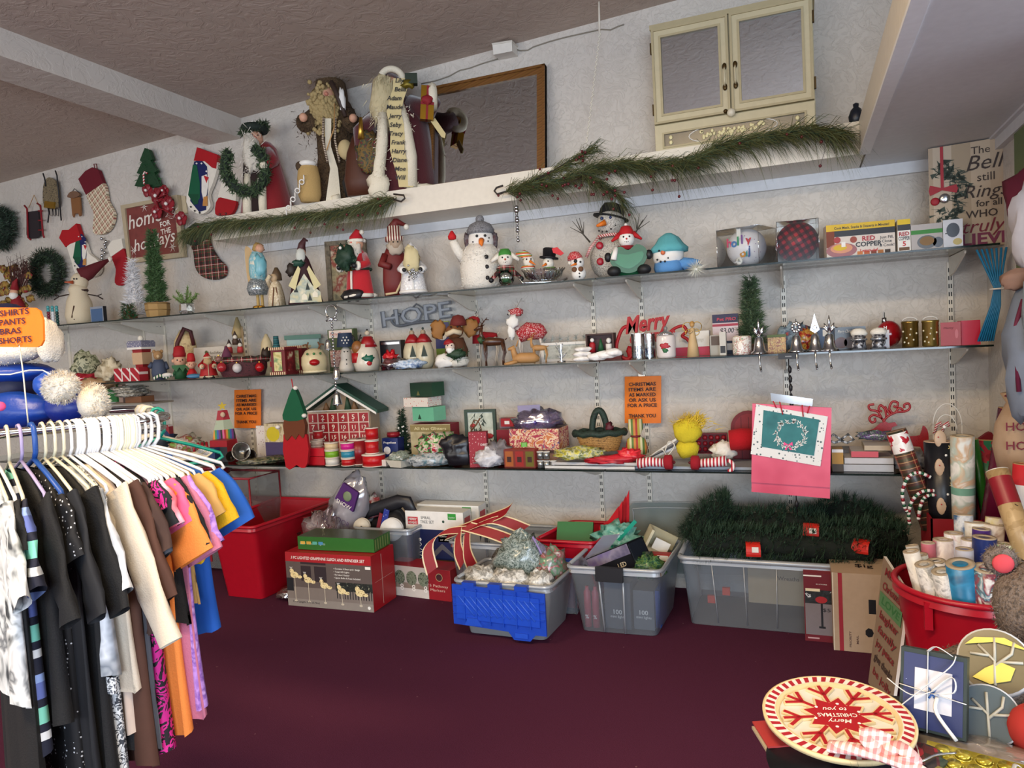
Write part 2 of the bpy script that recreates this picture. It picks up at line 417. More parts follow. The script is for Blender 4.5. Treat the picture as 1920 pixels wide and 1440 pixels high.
# ---------------------------------------------------------------- light
w=bpy.data.worlds.new('sky');sc.world=w;w.use_nodes=True
w.node_tree.nodes['Background'].inputs[0].default_value=(.62,.78,1,1);w.node_tree.nodes['Background'].inputs[1].default_value=.8
def area(name,loc,rot,sx,sy,e,col):
    l=bpy.data.lights.new(name,'AREA');l.shape='RECTANGLE';l.size=sx;l.size_y=sy;l.energy=e;l.color=col
    o=bpy.data.objects.new(name,l);COL.objects.link(o);o.location=loc;o.rotation_euler=rot;return o
area('window_light',(1.8,YB+.1,1.45),(math.radians(84),0,0),4.0,1.9,240,(.72,.85,1))
area('window_light_left',(-4.6,YB+.1,1.45),(math.radians(86),0,0),5.4,1.9,115,(1,.94,.86))
area('side_window_light',(3.9,.6,1.5),(math.radians(90),0,math.radians(90)),3.2,1.9,75,(.78,.88,1))
for x,y in ((-3.0,.2),(-.6,.6)):area('ceiling_tube',(x,y,3.3),(0,0,0),1.2,.3,60,(1,.74,.44))
vs=sc.view_settings;vs.view_transform='Standard';vs.look='None';vs.exposure=0.6;vs.gamma=1;vs.use_curve_mapping=False
sc.cycles.max_bounces=8;sc.cycles.transparent_max_bounces=24;sc.cycles.use_denoising=True;sc.cycles.caustics_refractive=False;sc.cycles.caustics_reflective=False
sc.cycles.use_adaptive_sampling=True;sc.cycles.adaptive_threshold=.03
# --------------------------------------------------------- shared builders
WH,CRM,RED,DRED,GRN,DGRN,BLK,GOLD,SIL,BRN=(C('#f1efe9',.8),C('#e9dcbb',.8),C('#c4141f',.6),C('#8c1420',.75),C('#1f7a3d',.6),C('#12402a',.7),
    C('#15151a',.5),C('#c9a24a',.35,1),C('#c9ccd0',.22,1),C('#6b4428',.7))
SKIN,ORG,FUR,WOOD,TAN,GREY=C('#d9a487',.6),C('#e97a1c',.6),C('#efeadd',.95,0,.6,300),C('#8a5c34',.6),C('#c79a63',.7),C('#8b8d90',.6)
BLU,PINK,PURP,TEAL,CARD=C('#1b4fc0',.5),C('#f0538f',.6),C('#6a4aa0',.6),C('#1f8f8c',.5),C('#b48e62',.8)
CLR=clear('#ffffff',.3,.06,.1);CLRM=clear('#f4f7fa',.3,.06,.25,'#dfe5ea',.25)
NEED=C('#27422c',.7);NEED2=C('#5a5c30',.7);NEEDD=C('#16241c',.8);NEEDL=C('#64704a',.7)
TARTAN=plaid('#8c1422',[('#141d18',.0,.35,.75),('#1b4a31',.45,.7,.6),('#e8e0d0',.82,.86,.8)],16)
PLCREAM=plaid('#d8c7a8',[('#8a1c28',.1,.3,.6),('#2c3a2a',.55,.65,.6),('#efe6d4',.8,.9,.7)],22,.6)
GING=plaid('#f2eeea',[('#c3202f',0,.5,.55)],45)
def around(b,n,f):
    for i in range(n):f(i,2*PI*i/n)
def tree(t,h,w,mat,z0=0,L=None,n=900,part='foliage',trunk=True,top=.02,bw=None,taper=1.0):
    b=t.b();L=L or h*.09;pts=[]
    for i in range(n):
        u=random.random()**.75;z=z0+h*(.03+.95*(1-u)) if False else z0+h*(1-u*.97)
        lay=.78+.22*math.sin((z-z0)/h*34)
        r=w*.5*(top+(1-top)*(1-(z-z0)/h)**taper)*lay*random.uniform(.45,1)
        a=random.uniform(0,2*PI);pts.append((r*math.cos(a),r*math.sin(a),z))
    b.spikes(pts,L,bw or max(1.2,h*.016),mat,lambda p:Vector((p.x,p.y,0)).normalized()*1.2 if (p.x or p.y) else Vector((0,0,1)),.25,.45)
    b.lathe([(w*.27,z0+h*.03),(w*.2,z0+h*.35),(w*.1,z0+h*.7),(.5,z0+h*.97)],mat,n=9,smooth=False)
    t.p(part,b)
    if trunk and z0 > 0:b=t.b();b.cyl(0,0,z0*.3,z0+h*.3,w*.05,WOOD,8);t.p('trunk',b)
def face(b,x,z,y,r,eye=BLK,nose=ORG,smile=True,er=.12,ns=.2,carrot=0,gap=.36):
    for s in (-1,1):b.sph(x+s*r*gap,y-r*.9,z+r*.22,r*er,eye,8)
    if carrot:b.T=b.T @ Matrix.Identity(4);b.tube([(x,y-r*.9,z),(x-carrot*.25,y-r*.95-carrot,z-carrot*.12)],[r*.2,r*.03],nose,8)
    elif nose:b.sph(x,y-r*1.0,z-r*.05,r*ns,nose,8)
    if smile:
        for i in range(-2,3):b.sph(x+i*r*.2,y-r*.9+abs(i)*r*.06,z-r*.42+i*i*r*.05,r*.07,eye,6)
def santa(t,w,h,robe,trim=FUR,hat=None,beard='#ece6d8',hood=False,hatlean=.2,belt=None,arms=1,hem=1,feet=None,hz=.76,hr=.105,bw=1.0):
    hat=hat or robe;B_=C(beard,.95,0,.8,250)
    b=t.b();b.lathe([(w*.5,h*.02),(w*.49,h*.08),(w*.42,h*.3),(w*.34,h*.5),(w*.3,h*.62),(w*.16,h*.7)],robe,n=18,sy=.75,fl=.05);t.p('robe',b)
    if hem:
        b=t.b();b.torus(0,0,h*.05,w*.49,h*.03,trim,'z',20,7);b.T=Matrix.Scale(.78,4,(0,1,0));
        b.tube([(0,-w*.5,h*.04),(0,-w*.46,h*.3),(0,-w*.38,h*.55)],h*.025,trim,7,.6);t.p('fur_trim',b)
    b=t.b();b.sph(0,-w*.04,h*hz,h*hr,SKIN,14);
    for s in (-1,1):b.sph(s*h*hr*.38,-w*.04-h*hr*.88,h*hz+h*hr*.25,h*.013,BLK,6)
    b.sph(0,-w*.04-h*hr,h*hz,h*.022,C('#d98070'),8);t.p('head',b)
    b=t.b();b.blob(0,-w*.16,h*(hz-.1),h*hr*1.05*bw,h*hr*.75,h*.15,B_,.2,3,14,1);b.tube([(-h*.05,-w*.04-h*hr*.98,h*hz-h*hr*.25),(0,-w*.04-h*hr*1.1,h*hz-h*hr*.15),(h*.05,-w*.04-h*hr*.98,h*hz-h*hr*.25)],h*.018,B_,6);t.p('beard',b)
    b=t.b();top=h*hz+h*hr*.35
    if hood:b.lathe([(h*hr*1.25,top-h*hr*1.5),(h*hr*1.35,top-h*hr*.3),(h*hr*1.0,top+h*hr*.7),(h*hr*.2,h*.99),(.01,h)],hat,0,w*.04,14,fl=.03)
    else:b.tube([(0,0,top),(0,0,top+h*.05),(hatlean*h*.25,0,h*.95),(hatlean*h*.8,0,h*.93)],[h*hr*1.05,h*hr*.95,h*hr*.4,h*.015],hat,12)
    t.p('hood' if hood else 'hat',b)
    b=t.b()
    if not hood:b.torus(0,0,top,h*hr*1.05,h*.025,trim,'z',16,7);b.sph(hatlean*h*.85,0,h*.93,h*.035,trim,8)
    else:b.torus(0,-h*hr*.8,h*hz+h*.01,h*hr*1.05,h*.022,trim,'y',18,6)
    t.p('hat_trim',b)
    if arms:
        for s in (-1,1):
            b=t.b();b.tube([(s*w*.26,0,h*.62),(s*w*.46,-w*.12,h*.48),(s*w*.34,-w*.42,h*.45)],[w*.1,w*.12,w*.12],robe,9)
            b.tube([(s*w*.35,-w*.4,h*.45),(s*w*.33,-w*.46,h*.45)],w*.14,trim,9);b.sph(s*w*.3,-w*.54,h*.45,w*.08,SKIN if arms == 1 else BLK,8);t.p('arm',b)
    if belt:b=t.b();b.torus(0,0,h*.42,w*.385,h*.02,belt,'z',20,6);b.box(-w*.07,w*.07,-w*.42,-w*.37,h*.39,h*.45,GOLD);t.p('belt',b)
    if feet:
        for s in (-1,1):b=t.b();b.sph(s*w*.2,-w*.3,h*.03,w*.15,feet,10,sy=1.4,sz=.7);t.p('foot',b)
def snowman(t,w,h,mat=None,hat='top',hatm=BLK,scarf=RED,carrot=1,btn=3,arms=None,hr=.19,hz=.62,bz=.28,stub=WH):
    mat=mat or C('#eeebe4',.95,0,.7,220)
    b=t.b();b.sph(0,0,h*bz,w*.5,mat,18,sz=(h*bz)/(w*.5));t.p('body',b)
    b=t.b();r=h*hr;z=h*hz;b.sph(0,-w*.02,z,r,mat,16);face(b,0,z,0,r,carrot=r*.8 if carrot else 0);t.p('head',b)
    b=t.b();
    if hat == 'top':b.lathe([(r*1.15,z+r*.6),(r*1.15,z+r*.7),(r*.72,z+r*.7),(r*.68,h)],hatm,n=16,smooth=False)
    elif hat == 'knit':b.lathe([(r*1.02,z+r*.25),(r*1.08,z+r*.45),(r*.9,z+r*1.1),(r*.35,h-r*.3),(.1,h-r*.2)],hatm,n=16);b.sph(0,0,h-r*.2,r*.28,hatm,10)
    elif hat == 'cone':b.tube([(0,0,z+r*.55),(r*.3,0,z+r*1.4),(r*1.2,0,h)],[r,r*.6,r*.06],hatm,12);b.sph(r*1.2,0,h,r*.22,WH,8)
    t.p('hat',b)
    if scarf:
        b=t.b();b.torus(0,0,z-r*.85,r*.8,r*.22,scarf,'z',18,7);b.tube([(r*.4,-r*.8,z-r*.9),(r*.6,-r*1.1,z-r*2.0)],r*.2,scarf,6,.5);t.p('scarf',b)
    if btn:
        for i in range(btn):b=t.b();zz=h*bz+(i-(btn-1)/2)*h*.13;yy=-math.sqrt(max(.05,1-((zz-h*bz)/(h*bz))**2))*w*.5;b.sph(0,yy,zz,w*.05,BLK,8,sy=.5);t.p('button',b)
    if arms:
        for s in (-1,1):b=t.b();b.tube([(s*w*.42,0,h*.4),(s*w*.66,-w*.1,h*.48 if arms == 'up' else h*.3)],[w*.09,w*.07],stub,7);t.p('arm',b)
def reindeer(t,w,h,mat,antm=None,neck=.75,body=None):
    """faces left: body, neck, head, four legs, antlers, tail"""
    body=body or mat;antm=antm or mat
    b=t.b();b.tube([(-w*.28,0,h*.5),(-w*.1,0,h*.5),(w*.2,0,h*.49),(w*.34,0,h*.5)],[w*.09,w*.13,w*.11,w*.06],body,12);t.p('body',b)
    b=t.b();b.tube([(-w*.26,0,h*.52),(-w*.32,0,h*.66),(-w*.3,0,h*.8)],[w*.09,w*.055,w*.05],mat,10);t.p('neck',b)
    b=t.b();b.tube([(-w*.25,0,h*.81),(-w*.36,0,h*.8),(-w*.48,0,h*.76)],[w*.05,w*.06,w*.03],mat,10);b.sph(-w*.49,0,h*.76,w*.025,BLK,8)
    for s in (-1,1):b.tube([(-w*.28,s*w*.04,h*.83),(-w*.2,s*w*.1,h*.86)],[w*.025,w*.005],mat,6);b.sph(-w*.37,s*w*.055,h*.82,w*.012,BLK,6)
    t.p('head',b)
    for s in (-1,1):
        b=t.b();b.tube([(-w*.3,s*w*.03,h*.84),(-w*.22,s*w*.1,h*.92),(-w*.12,s*w*.12,h*1.0)],[w*.018,w*.014,w*.006],antm,6)
        for q,e in (((-w*.27,s*w*.05,h*.88),(-w*.36,s*w*.08,h*.95)),((-w*.22,s*w*.1,h*.92),(-w*.27,s*w*.12,h*1.0)),((-w*.17,s*w*.11,h*.96),(-w*.06,s*w*.12,h*.95))):b.tube([q,e],[w*.012,w*.004],antm,5)
        t.p('antler',b)
    for x,s,bend in ((-.22,-1,-.02),(-.2,1,.02),(.26,-1,.05),(.3,1,.06)):
        b=t.b();b.tube([(x*w,s*w*.05,h*.47),((x+bend)*w,s*w*.05,h*.26),(x*w,s*w*.05,h*.12),(x*w,s*w*.05,0)],[w*.05,w*.025,w*.017,w*.022],mat,7);t.p('leg',b)
    b=t.b();b.tube([(w*.36,0,h*.52),(w*.42,0,h*.56)],[w*.03,w*.008],mat,6);t.p('tail',b)
class BX(MB):
    """a box-like thing: front face at y=0, origin at the middle of its bottom front edge; u, v run 0..1 over the front"""
    def __init__(s,name,label,cat,px0,px1,hp,Y,z,dep,mat,side=None,top=None,grp=None,rz=0,W=None,Hh=None,kind=None):
        MB.__init__(s,1)
        x0,x1=px_x(px0,Y,z),px_x(px1,Y,z);s.W=W or x1-x0;xc=(x0+x1)/2;k=mpp(xc,Y,z)
        s.H=Hh or hp*k;s.Dp=dep;s.n=(name,label,cat,grp);s.loc=(xc,Y,z+.0015);s.rz=rz;s.kk=k
        if mat:s.shell(mat,side or mat,top or side or mat)
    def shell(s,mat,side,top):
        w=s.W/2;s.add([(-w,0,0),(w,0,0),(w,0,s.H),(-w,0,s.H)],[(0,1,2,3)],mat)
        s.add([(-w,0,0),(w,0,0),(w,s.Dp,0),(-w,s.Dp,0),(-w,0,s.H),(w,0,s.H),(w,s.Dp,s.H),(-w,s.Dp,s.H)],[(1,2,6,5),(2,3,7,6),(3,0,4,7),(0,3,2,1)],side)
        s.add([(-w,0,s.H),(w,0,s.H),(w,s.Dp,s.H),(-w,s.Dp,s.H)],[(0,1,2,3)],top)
    def r(s,u0,u1,v0,v1,mat,e=.0008):
        x=lambda u:(u-.5)*s.W
        return s.add([(x(u0),-e,v0*s.H),(x(u1),-e,v0*s.H),(x(u1),-e,v1*s.H),(x(u0),-e,v1*s.H)],[(0,1,2,3)],mat)
    def rs(s,u0,u1,v0,v1,mat,e=.0008):
        """on the right-hand side face, u from the front edge backwards"""
        return s.add([(s.W/2+e,u0*s.Dp,v0*s.H),(s.W/2+e,u1*s.Dp,v0*s.H),(s.W/2+e,u1*s.Dp,v1*s.H),(s.W/2+e,u0*s.Dp,v1*s.H)],[(0,1,2,3)],mat)
    def d(s,u,v,r,mat,e=.0012,sx=1,n=14,ring=0):
        x,z=(u-.5)*s.W,v*s.H;R=r*s.H
        return s.add([(x+R*sx*math.cos(2*PI*i/n),-e,z+R*math.sin(2*PI*i/n)) for i in range(n)],[tuple(range(n))],mat)
    def t(s,txt,u,v,sz,mat,bold=.01,shear=0,w=None,rot=0,e=.0016):return s.text(txt,(u-.5)*s.W,v*s.H,-e,sz*s.H,mat,bold,shear,None if w is None else w*s.W,rot=rot)
    def ts(s,txt,u,v,sz,mat,bold=.01,w=None,rot=0,e=.0016):return s.text(txt,u*s.Dp,v*s.H,s.W/2+e,sz*s.H,mat,bold,0,None if w is None else w*s.Dp,side=1,rot=rot)
    def fin(s,lift=0,rx=0,ry=0):
        o=s.out(s.n[0]);o.location=(s.loc[0],s.loc[1],s.loc[2]+lift);o.rotation_euler=(rx,ry,s.rz);tag(o,s.n[1],s.n[2],s.n[3]);return o
class WT:
    """a thing hung on the back wall; q(px, py) is the wall point in the thing's own frame"""
    def __init__(s,name,label,cat,px,py,Y=4.425,grp=None):
        s.o=on_wall(px,py,Y);s.Y=Y;e=bpy.data.objects.new(name,None);e.empty_display_size=.02;COL.objects.link(e);e.location=s.o;tag(e,label,cat,grp);s.e=e
        s.k=mpp(*s.o)
    def q(s,px,py):p=on_wall(px,py,s.Y);return (p.x-s.o.x,p.z-s.o.z)
    def Q(s,pts):return [s.q(*p) for p in pts]
    def b(s):return MB(1)
    def p(s,name,b,parent=None,label=None):return b.out(name,parent if parent is not None else s.e,label)
def smooth(pts,n=4,closed=True):
    """Catmull-Rom through outline points"""
    o=[];L=len(pts)
    for i in range(L if closed else L-1):
        p=[pts[(i+j) % L] if closed else pts[min(max(i+j,0),L-1)] for j in (-1,0,1,2)]
        for k in range(n):
            t=k/n;o.append(tuple(.5*((2*p[1][a])+(-p[0][a]+p[2][a])*t+(2*p[0][a]-5*p[1][a]+4*p[2][a]-p[3][a])*t*t+(-p[0][a]+3*p[1][a]-3*p[2][a]+p[3][a])*t**3) for a in range(len(pts[0]))))
    if not closed:o.append(pts[-1])
    return o
# ------------------------------------------------ things hung on the wall
def stocking(name,label,leg,cuff,mleg,mcuff,hang=None,th=.025,extra=None,px=None):
    t=WT(name,label,'stocking',*(px or leg[0]))
    b=t.b();b.poly(smooth(t.Q(leg),3),-th,0,mleg);t.p('leg',b)
    b=t.b();b.poly(t.Q(cuff),-th-.006,.002,mcuff);t.p('cuff',b)
    if hang:
        b=t.b();pts=[(*t.q(*p),) for p in hang];b.tube([(x,-.01,z) for x,z in pts],.004,mcuff,6);t.p('hanging_loop',b)
    if extra:extra(t,th)
    return t
stocking('plaid_stocking','cream and red plaid stocking with dark red cuff, beside the small wooden sled',[(168,364),(198,343),(207,378),(219,402),(212,428),(196,440),(179,436),(181,404),(174,385)],
    [(153,337),(166,322),(179,315),(190,320),(199,344),(184,354),(167,366)],PLCREAM,C('#6d1022',.9),[(180,317),(178,308),(183,308),(184,317)])
def needle(cx,cy,s,flip):
    def f(t,th):
        def P(pts):return t.Q([(cx+x*s,cy+y*s) for x,y in pts])
        e=-th-.001
        b=t.b();b.poly(P([(-14,-58),(0,-62),(12,-48),(14,0),(10,40),(-4,44),(-22,22),(-20,-20)]),e-.002,e,C('#16205a',.9));t.p('night_sky_patch',b)
        b=t.b();b.poly(P([(-16,-52),(-8,-50),(-2,-14),(-2,16),(-12,30),(-26,10)]),e-.004,e-.002,C('#0d5a3c',.9));b.poly(P([(-26,8),(-4,8),(-6,28),(-14,30)]),e-.0045,e-.002,C('#0a4a30',.9));t.p('green_tree_patch',b)
        b=t.b();b.poly(P([(2,-28),(12,-32),(16,-16),(12,10),(6,22),(2,4)]),e-.006,e-.004,C('#f0ece4',.9));b.poly(P([(6,-30),(16,-26),(12,-14)]),e-.007,e-.005,RED)
        b.poly(P([(6,14),(14,12),(14,32),(4,32)]),e-.007,e-.005,C('#c58a4a',.9));t.p('santa_patch',b)
        b=t.b()
        for x,y in ((-8,-54),(2,-54),(12,-38),(-20,34),(-12,42),(-2,46)):b.poly(P([(x-2,y),(x,y-2),(x+2,y),(x,y+2)]),e-.008,e-.004,WH if y < 0 else BLK)
        t.p('snow_dots',b)
    return f
stocking('needlepoint_stocking','tall needlepoint stocking with red cuff, hung above the end of the ledge',[(374,300),(412,302),(406,340),(396,366),(400,388),(386,402),(368,398),(355,380),(360,350),(368,320)],
    [(376,278),(414,292),(411,318),(404,316),(390,304),(370,303)],C('#efe9dc',.9),C('#b0101c',.9),None,.03,needle(383,358,.92,0))
stocking('needlepoint_stocking','needlepoint stocking with torn looking red cuff, tilted, left of the red hat',[(132,455),(162,452),(172,475),(190,490),(192,510),(178,520),(150,516),(140,490)],
    [(118,447),(124,432),(136,432),(150,420),(160,450),(138,458),(130,464)],C('#efe9dc',.9),C('#b3101c',.9),None,.03,needle(160,478,.62,0))
stocking('small_stocking','small red felt stocking with white cuff standing out beside the santa with wreath',[(414,372),(446,376),(440,400),(424,404),(408,402)],[(421,345),(450,352),(447,378),(414,370)],C('#a8121c',.9),FUR)
stocking('small_stocking','red stocking with pale furry cuff hung behind the white tinsel tree',[(214,478),(236,466),(244,500),(244,524),(232,536),(220,530),(222,505)],[(207,464),(216,452),(234,448),(237,466),(214,482)],C('#a01220',.9),FUR)
stocking('tartan_stocking','dark red tartan stocking with large rounded toe, under the pine garland',[(352,440),(388,434),(398,462),(412,485),(426,500),(424,518),(404,525),(382,518),(370,500),(366,470)],
    [(346,436),(372,418),(390,424),(394,448),(372,462),(354,458)],TARTAN,C('#182a22',.9,0,.5))
# sleds
t=WT('red_sled','small dark red sled decoration with twine, hung by the big wreath','sled',68,410,4.41)
b=t.b();b.poly(t.Q([(52,398),(74,395),(77,442),(70,447),(56,448),(52,440)]),-.012,0,C('#241b22',.7));t.p('deck',b)
for a in ([(50,386),(55,392),(57,446),(62,450)],[(74,382),(80,386),(85,440),(87,446)]):
    b=t.b();b.tube([(x,-.02,z) for x,z in t.Q(a)],.008,DRED,6);t.p('runner',b)
b=t.b()
for y in (396,414,432):b.tube([(*t.q(76,y),0)[:1]+(-.02,)+t.q(76,y)[1:],(t.q(84,y)[0],-.02,t.q(84,y)[1])],.006,DRED,6)
t.p('strut',b)
b=t.b();b.tube([(x,-.01,z) for x,z in t.Q([(56,390),(66,366),(76,388)])],.003,TAN,5);t.p('twine',b)
t=WT('bronze_sled','long bronze sled decoration with dark runners, hung above the small red sled','sled',96,370,4.41)
b=t.b();b.poly(smooth(t.Q([(84,350),(92,334),(102,336),(110,348),(111,388),(86,388)]),3),-.015,0,mottled(('#4e4436','#8a7c60','#2c261e'),60,.5));t.p('seat',b)
b=t.b();b.poly(t.Q([(90,378),(108,380),(106,392),(88,390)]),-.03,-.015,GOLD);t.p('ornament',b)
for a in ([(85,326),(88,336),(90,350)],[(108,321),(111,330),(119,414)],[(94,388),(96,400),(94,418)]):
    b=t.b();b.tube([(x,-.02,z) for x,z in t.Q(a)],.006,BLK,6);t.p('runner',b)
b=t.b()
for x in (97,103,109):b.tube([(xx,-.02,z) for xx,z in t.Q([(x,390),(x+1,404),(x+5,406),(x+5,392)])],.003,BLK,5)
t.p('scroll_wire',b)
t=WT('wooden_sled','tiny brown wooden sled with a straw hat shape on top, beside the plaid stocking','sled',143,385,4.415)
b=t.b();b.poly(t.Q([(135,372),(152,370),(154,404),(151,406),(149,400),(142,401),(140,408),(138,404)]),-.012,0,WOOD);t.p('deck',b)
b=t.b();b.poly(smooth(t.Q([(130,370),(134,362),(142,359),(150,361),(153,366),(148,370),(140,372)]),3),-.02,-.005,C('#7a5a44',.8));b.tube([(x,-.01,z) for x,z in t.Q([(136,362),(142,354),(150,361)])],.003,BLK,5);t.p('hat',b)
# tinsel tree with candy cane
t=WT('tinsel_tree','flat green tinsel tree with a candy cane, hung above the framed sign','tree decoration',282,330,4.40)
ol=[(277,279),(285,282),(292,300),(288,302),(300,322),(295,325),(307,350),(284,353),(258,350),(268,328),(262,326),(272,305),(268,302)]
b=t.b();b.poly(t.Q(ol),-.03,0,C('#123f22',.6))
pts=[]
for i in range(420):
    u=random.random()**.6;y=280+u*70;xc=280+u*2;w_=4+22*u;x=xc+random.uniform(-w_,w_);q=t.q(x,y);pts.append((q[0],-.02,q[1]))
b.spikes(pts,.035,.006,C('#1f6a34',.4),None,0);t.p('tinsel',b)
b=t.b();q=t.Q([(282,348),(281,330),(283,325),(288,328)]);b.tube([(x,-.06,z) for x,z in q],.007,stripes(['#f2ede6','#c0202c'],60,2,(0,.7,0)),8);t.p('candy_cane',b)
# framed sign
t=WT('framed_sign','pale framed red wooden sign reading home for the holidays','sign',290,430,4.41)
fo=[(230,386),(336,366),(349,482),(244,494)];fi=[(238,392),(330,374),(340,474),(248,485)]
b=t.b();b.poly(t.Q(fi),-.006,.01,mottled(('#6e2f2c','#7d3a34','#62292a'),6));t.p('panel',b)
b=t.b();a,c=t.Q(fo),t.Q(fi)
for i in range(4):
    j=(i+1) % 4;b.poly([a[i],a[j],c[j],c[i]],-.022,.012,C('#b8a98c',.6))
t.p('frame',b)
b=t.b();tw=C('#ece4da',.7)
def wt(s,px,py,sz,**kw):q=t.q(px,py);b.text(s,q[0],q[1],-.008,sz*t.k*1.25,tw,rot=.1,**kw)
wt('home',274,422,30,bold=.005,shear=.25,w=None);wt('FOR',312,424,11,bold=.02);wt('THE',313,438,11,bold=.02);wt('holidays',292,462,26,bold=.005,shear=.25)
for px,py in ((252,470),(325,463),(272,388),(330,400)):
    q=t.q(px,py)
    for i in range(6):a_=i*PI/3;b.poly([(q[0]+.004*math.cos(a_+1.5),q[1]+.004*math.sin(a_+1.5)),(q[0]+.045*math.cos(a_),q[1]+.045*math.sin(a_)),(q[0]-.004*math.cos(a_+1.5),q[1]-.004*math.sin(a_+1.5))],-.0085,-.0075,tw)
t.p('lettering',b)
t=WT('empty_frame','corner of a small pale frame behind the framed red sign','frame',342,380,4.432)
b=t.b();b.poly(t.Q([(336,366),(348,368),(352,400),(340,402)]),-.005,.006,C('#c9bb9c'));t.p('moulding',b)
# poinsettia bow cluster
t=WT('ribbon_cluster','red bows and glitter flowers hanging over the framed sign','decoration',300,392,4.36)
vel=C('#8f1020',.8,0,.4);gl=spots('#7c0e1e','#d9909a',300,.25,.4)
for px,py,r in ((279,358,11),(297,368,14),(310,358,10),(317,383,14),(296,398,12),(342,410,12)):
    b=t.b();q=t.q(px,py);R=r*t.k*1.1
    for i in range(7):a_=i*2*PI/7;b.sph(q[0]+R*.55*math.cos(a_),-.01-.01*(i % 2),q[1]+R*.55*math.sin(a_),R*.5,gl if i % 2 else vel,8,sy=.4)
    b.sph(q[0],-.03,q[1],R*.22,WH,8);t.p('flower',b)
b=t.b()
for a_ in ([(300,372),(312,352),(316,364)],[(300,374),(318,366),(324,372),(302,380)],[(300,378),(304,392),(318,396),(330,404)]):b.tube([(x,-.03,z) for x,z in t.Q(a_)],.012,vel,6,.4)
t.p('ribbon',b)
b=t.b();pts=[(*t.q(random.uniform(312,340),random.uniform(380,410)),0) for i in range(60)];b.spikes([(p[0],-.01,p[1]) for p in pts],.03,.004,WH);t.p('white_tinsel',b)
# wreaths
def wreath(name,label,px,py,R,r,mat,n=1500,L=.05,Y=4.36,sx=1,extra=None):
    t=WT(name,label,'wreath',px,py,Y);k=t.k;b=t.b();R *= k;r *= k
    b.torus(0,0,0,R,r*.4,NEEDD,'y',26,8);pts=[]
    for i in range(n):
        a=random.uniform(0,2*PI);q=random.uniform(.2,.9)*r;c=random.uniform(0,2*PI)
        pts.append(((R+q*math.cos(c))*math.cos(a),q*math.sin(c)*.7,(R+q*math.cos(c))*math.sin(a)))
    b.spikes(pts,L,.011,mat,lambda p:(p-Vector((p.x,0,p.z)).normalized()*R).normalized()*1.0,0,.5)
    t.p('foliage',b)
    if extra:extra(t)
    return t
wreath('large_wreath','large dark green wreath cut off at the left edge, high on the wall',-2,428,28,17,mottled(('#26382c','#3c5242','#1a261e'),40),2600,.05)
wreath('wreath','dark evergreen wreath with a bare twig side, left of the snowman in the long hat',86,512,34,14,mottled(('#26382a','#40543e','#1a261e'),40),2600,.045,4.37)
t=WT('floral_arrangement','dried floral arrangement with red leaves and tiny santa above the orange price board','flower arrangement',36,545,4.2)
b=t.b();k=t.k
for i in range(60):
    a=random.uniform(-.6,1.9);b.tube([(-.05,0,-.1),(random.uniform(-.05,.15)*1.2,-.03,random.uniform(.0,.25)),(random.uniform(-.15,.22),random.uniform(-.06,.06),random.uniform(.1,.32))],[.003,.003,.001],C('#4a2420',.8),4)
t.p('twigs',b)
b=t.b()
for i in range(26):x,z=random.uniform(-.2,.15),random.uniform(-.15,.2);b.blob(x,random.uniform(-.06,.02),z,.05,.015,.03,mottled(('#6b1018','#a88a3c','#6a5a30','#8c1420'),30),.4,2,8,i)
t.p('leaves',b)
b=t.b();b.sph(.05,-.08,-.02,.03,SKIN);b.sph(.05,-.085,-.05,.035,WH,10);b.tube([(.05,-.07,0),(.06,-.07,.06),(.09,-.07,.09)],[.035,.02,.004],DRED,8);b.lathe([(.07,-.17),(.03,-.05)],DRED,.05,-.06,12);t.p('santa_figure',b)
t=WT('glass_ornament','tiny sparkling glass icicle ornament between two stockings','ornament',197,470,4.42)
b=t.b()
for i in range(9):q=t.q(195+random.uniform(-4,6),448+i*5.2);b.sph(q[0],-.01,q[1],.014,clear('#cfd6dd',.5,.3) if i % 2 else SIL,7)
t.p('beads',b)
# junction box, crack, hanging chain
t=WT('junction_box','white junction box on the upper wall just below the ceiling','junction box',950,96,4.40)
b=t.b();b.poly(t.Q([(930,89),(966,83),(967,102),(932,109)]),-.06,.04,C('#e9e5dc',.5));t.p('cover',b)
b=t.b();b.poly(t.Q([(929,88),(967,82),(967,85),(930,91)]),-.064,.04,C('#d8d3c8',.5));t.p('rim',b)
for nm,lb,pts in (('wall_cable','thin pale cable running along the wall left of the junction box',[(790,157),(815,152),(822,150),(842,143),(862,132),(880,128),(905,119),(935,110)]),
                    ('wall_cable','thin pale cable running along the wall right of the junction box',[(966,92),(975,95),(990,94),(1000,88),(1030,78),(1060,70),(1100,61),(1128,55),(1145,56),(1160,49),(1170,46)])):
    b=MB();b.tube([on_wall(x,y,4.434) for x,y in pts],.004,C('#8f887a',.7),5);tag(b.out(nm),lb,'cable')
t=WT('hanging_chain','thin white twisted chain hanging from a ceiling clip to the garland','chain',1125,42,4.2)
b=t.b();q=[t.q(1125+(1100-1125)*i/44,60+(268-60)*i/44) for i in range(45)]
for i in range(44):(x0,z0),(x1,z1)=q[i],q[i+1];b.tube([(x0+(.006 if i % 2 else-.006),0,z0),(x1-(.006 if i % 2 else-.006),.0,z1)],.0035,C('#ece6d6',.4),5)
t.p('links',b)
b=t.b();a0,a1=t.q(1125,42),t.q(1124,62);b.tube([(a0[0],0,a0[1]+.13),(a1[0],0,a1[1])],.006,PAINT,6);t.p('clip',b)
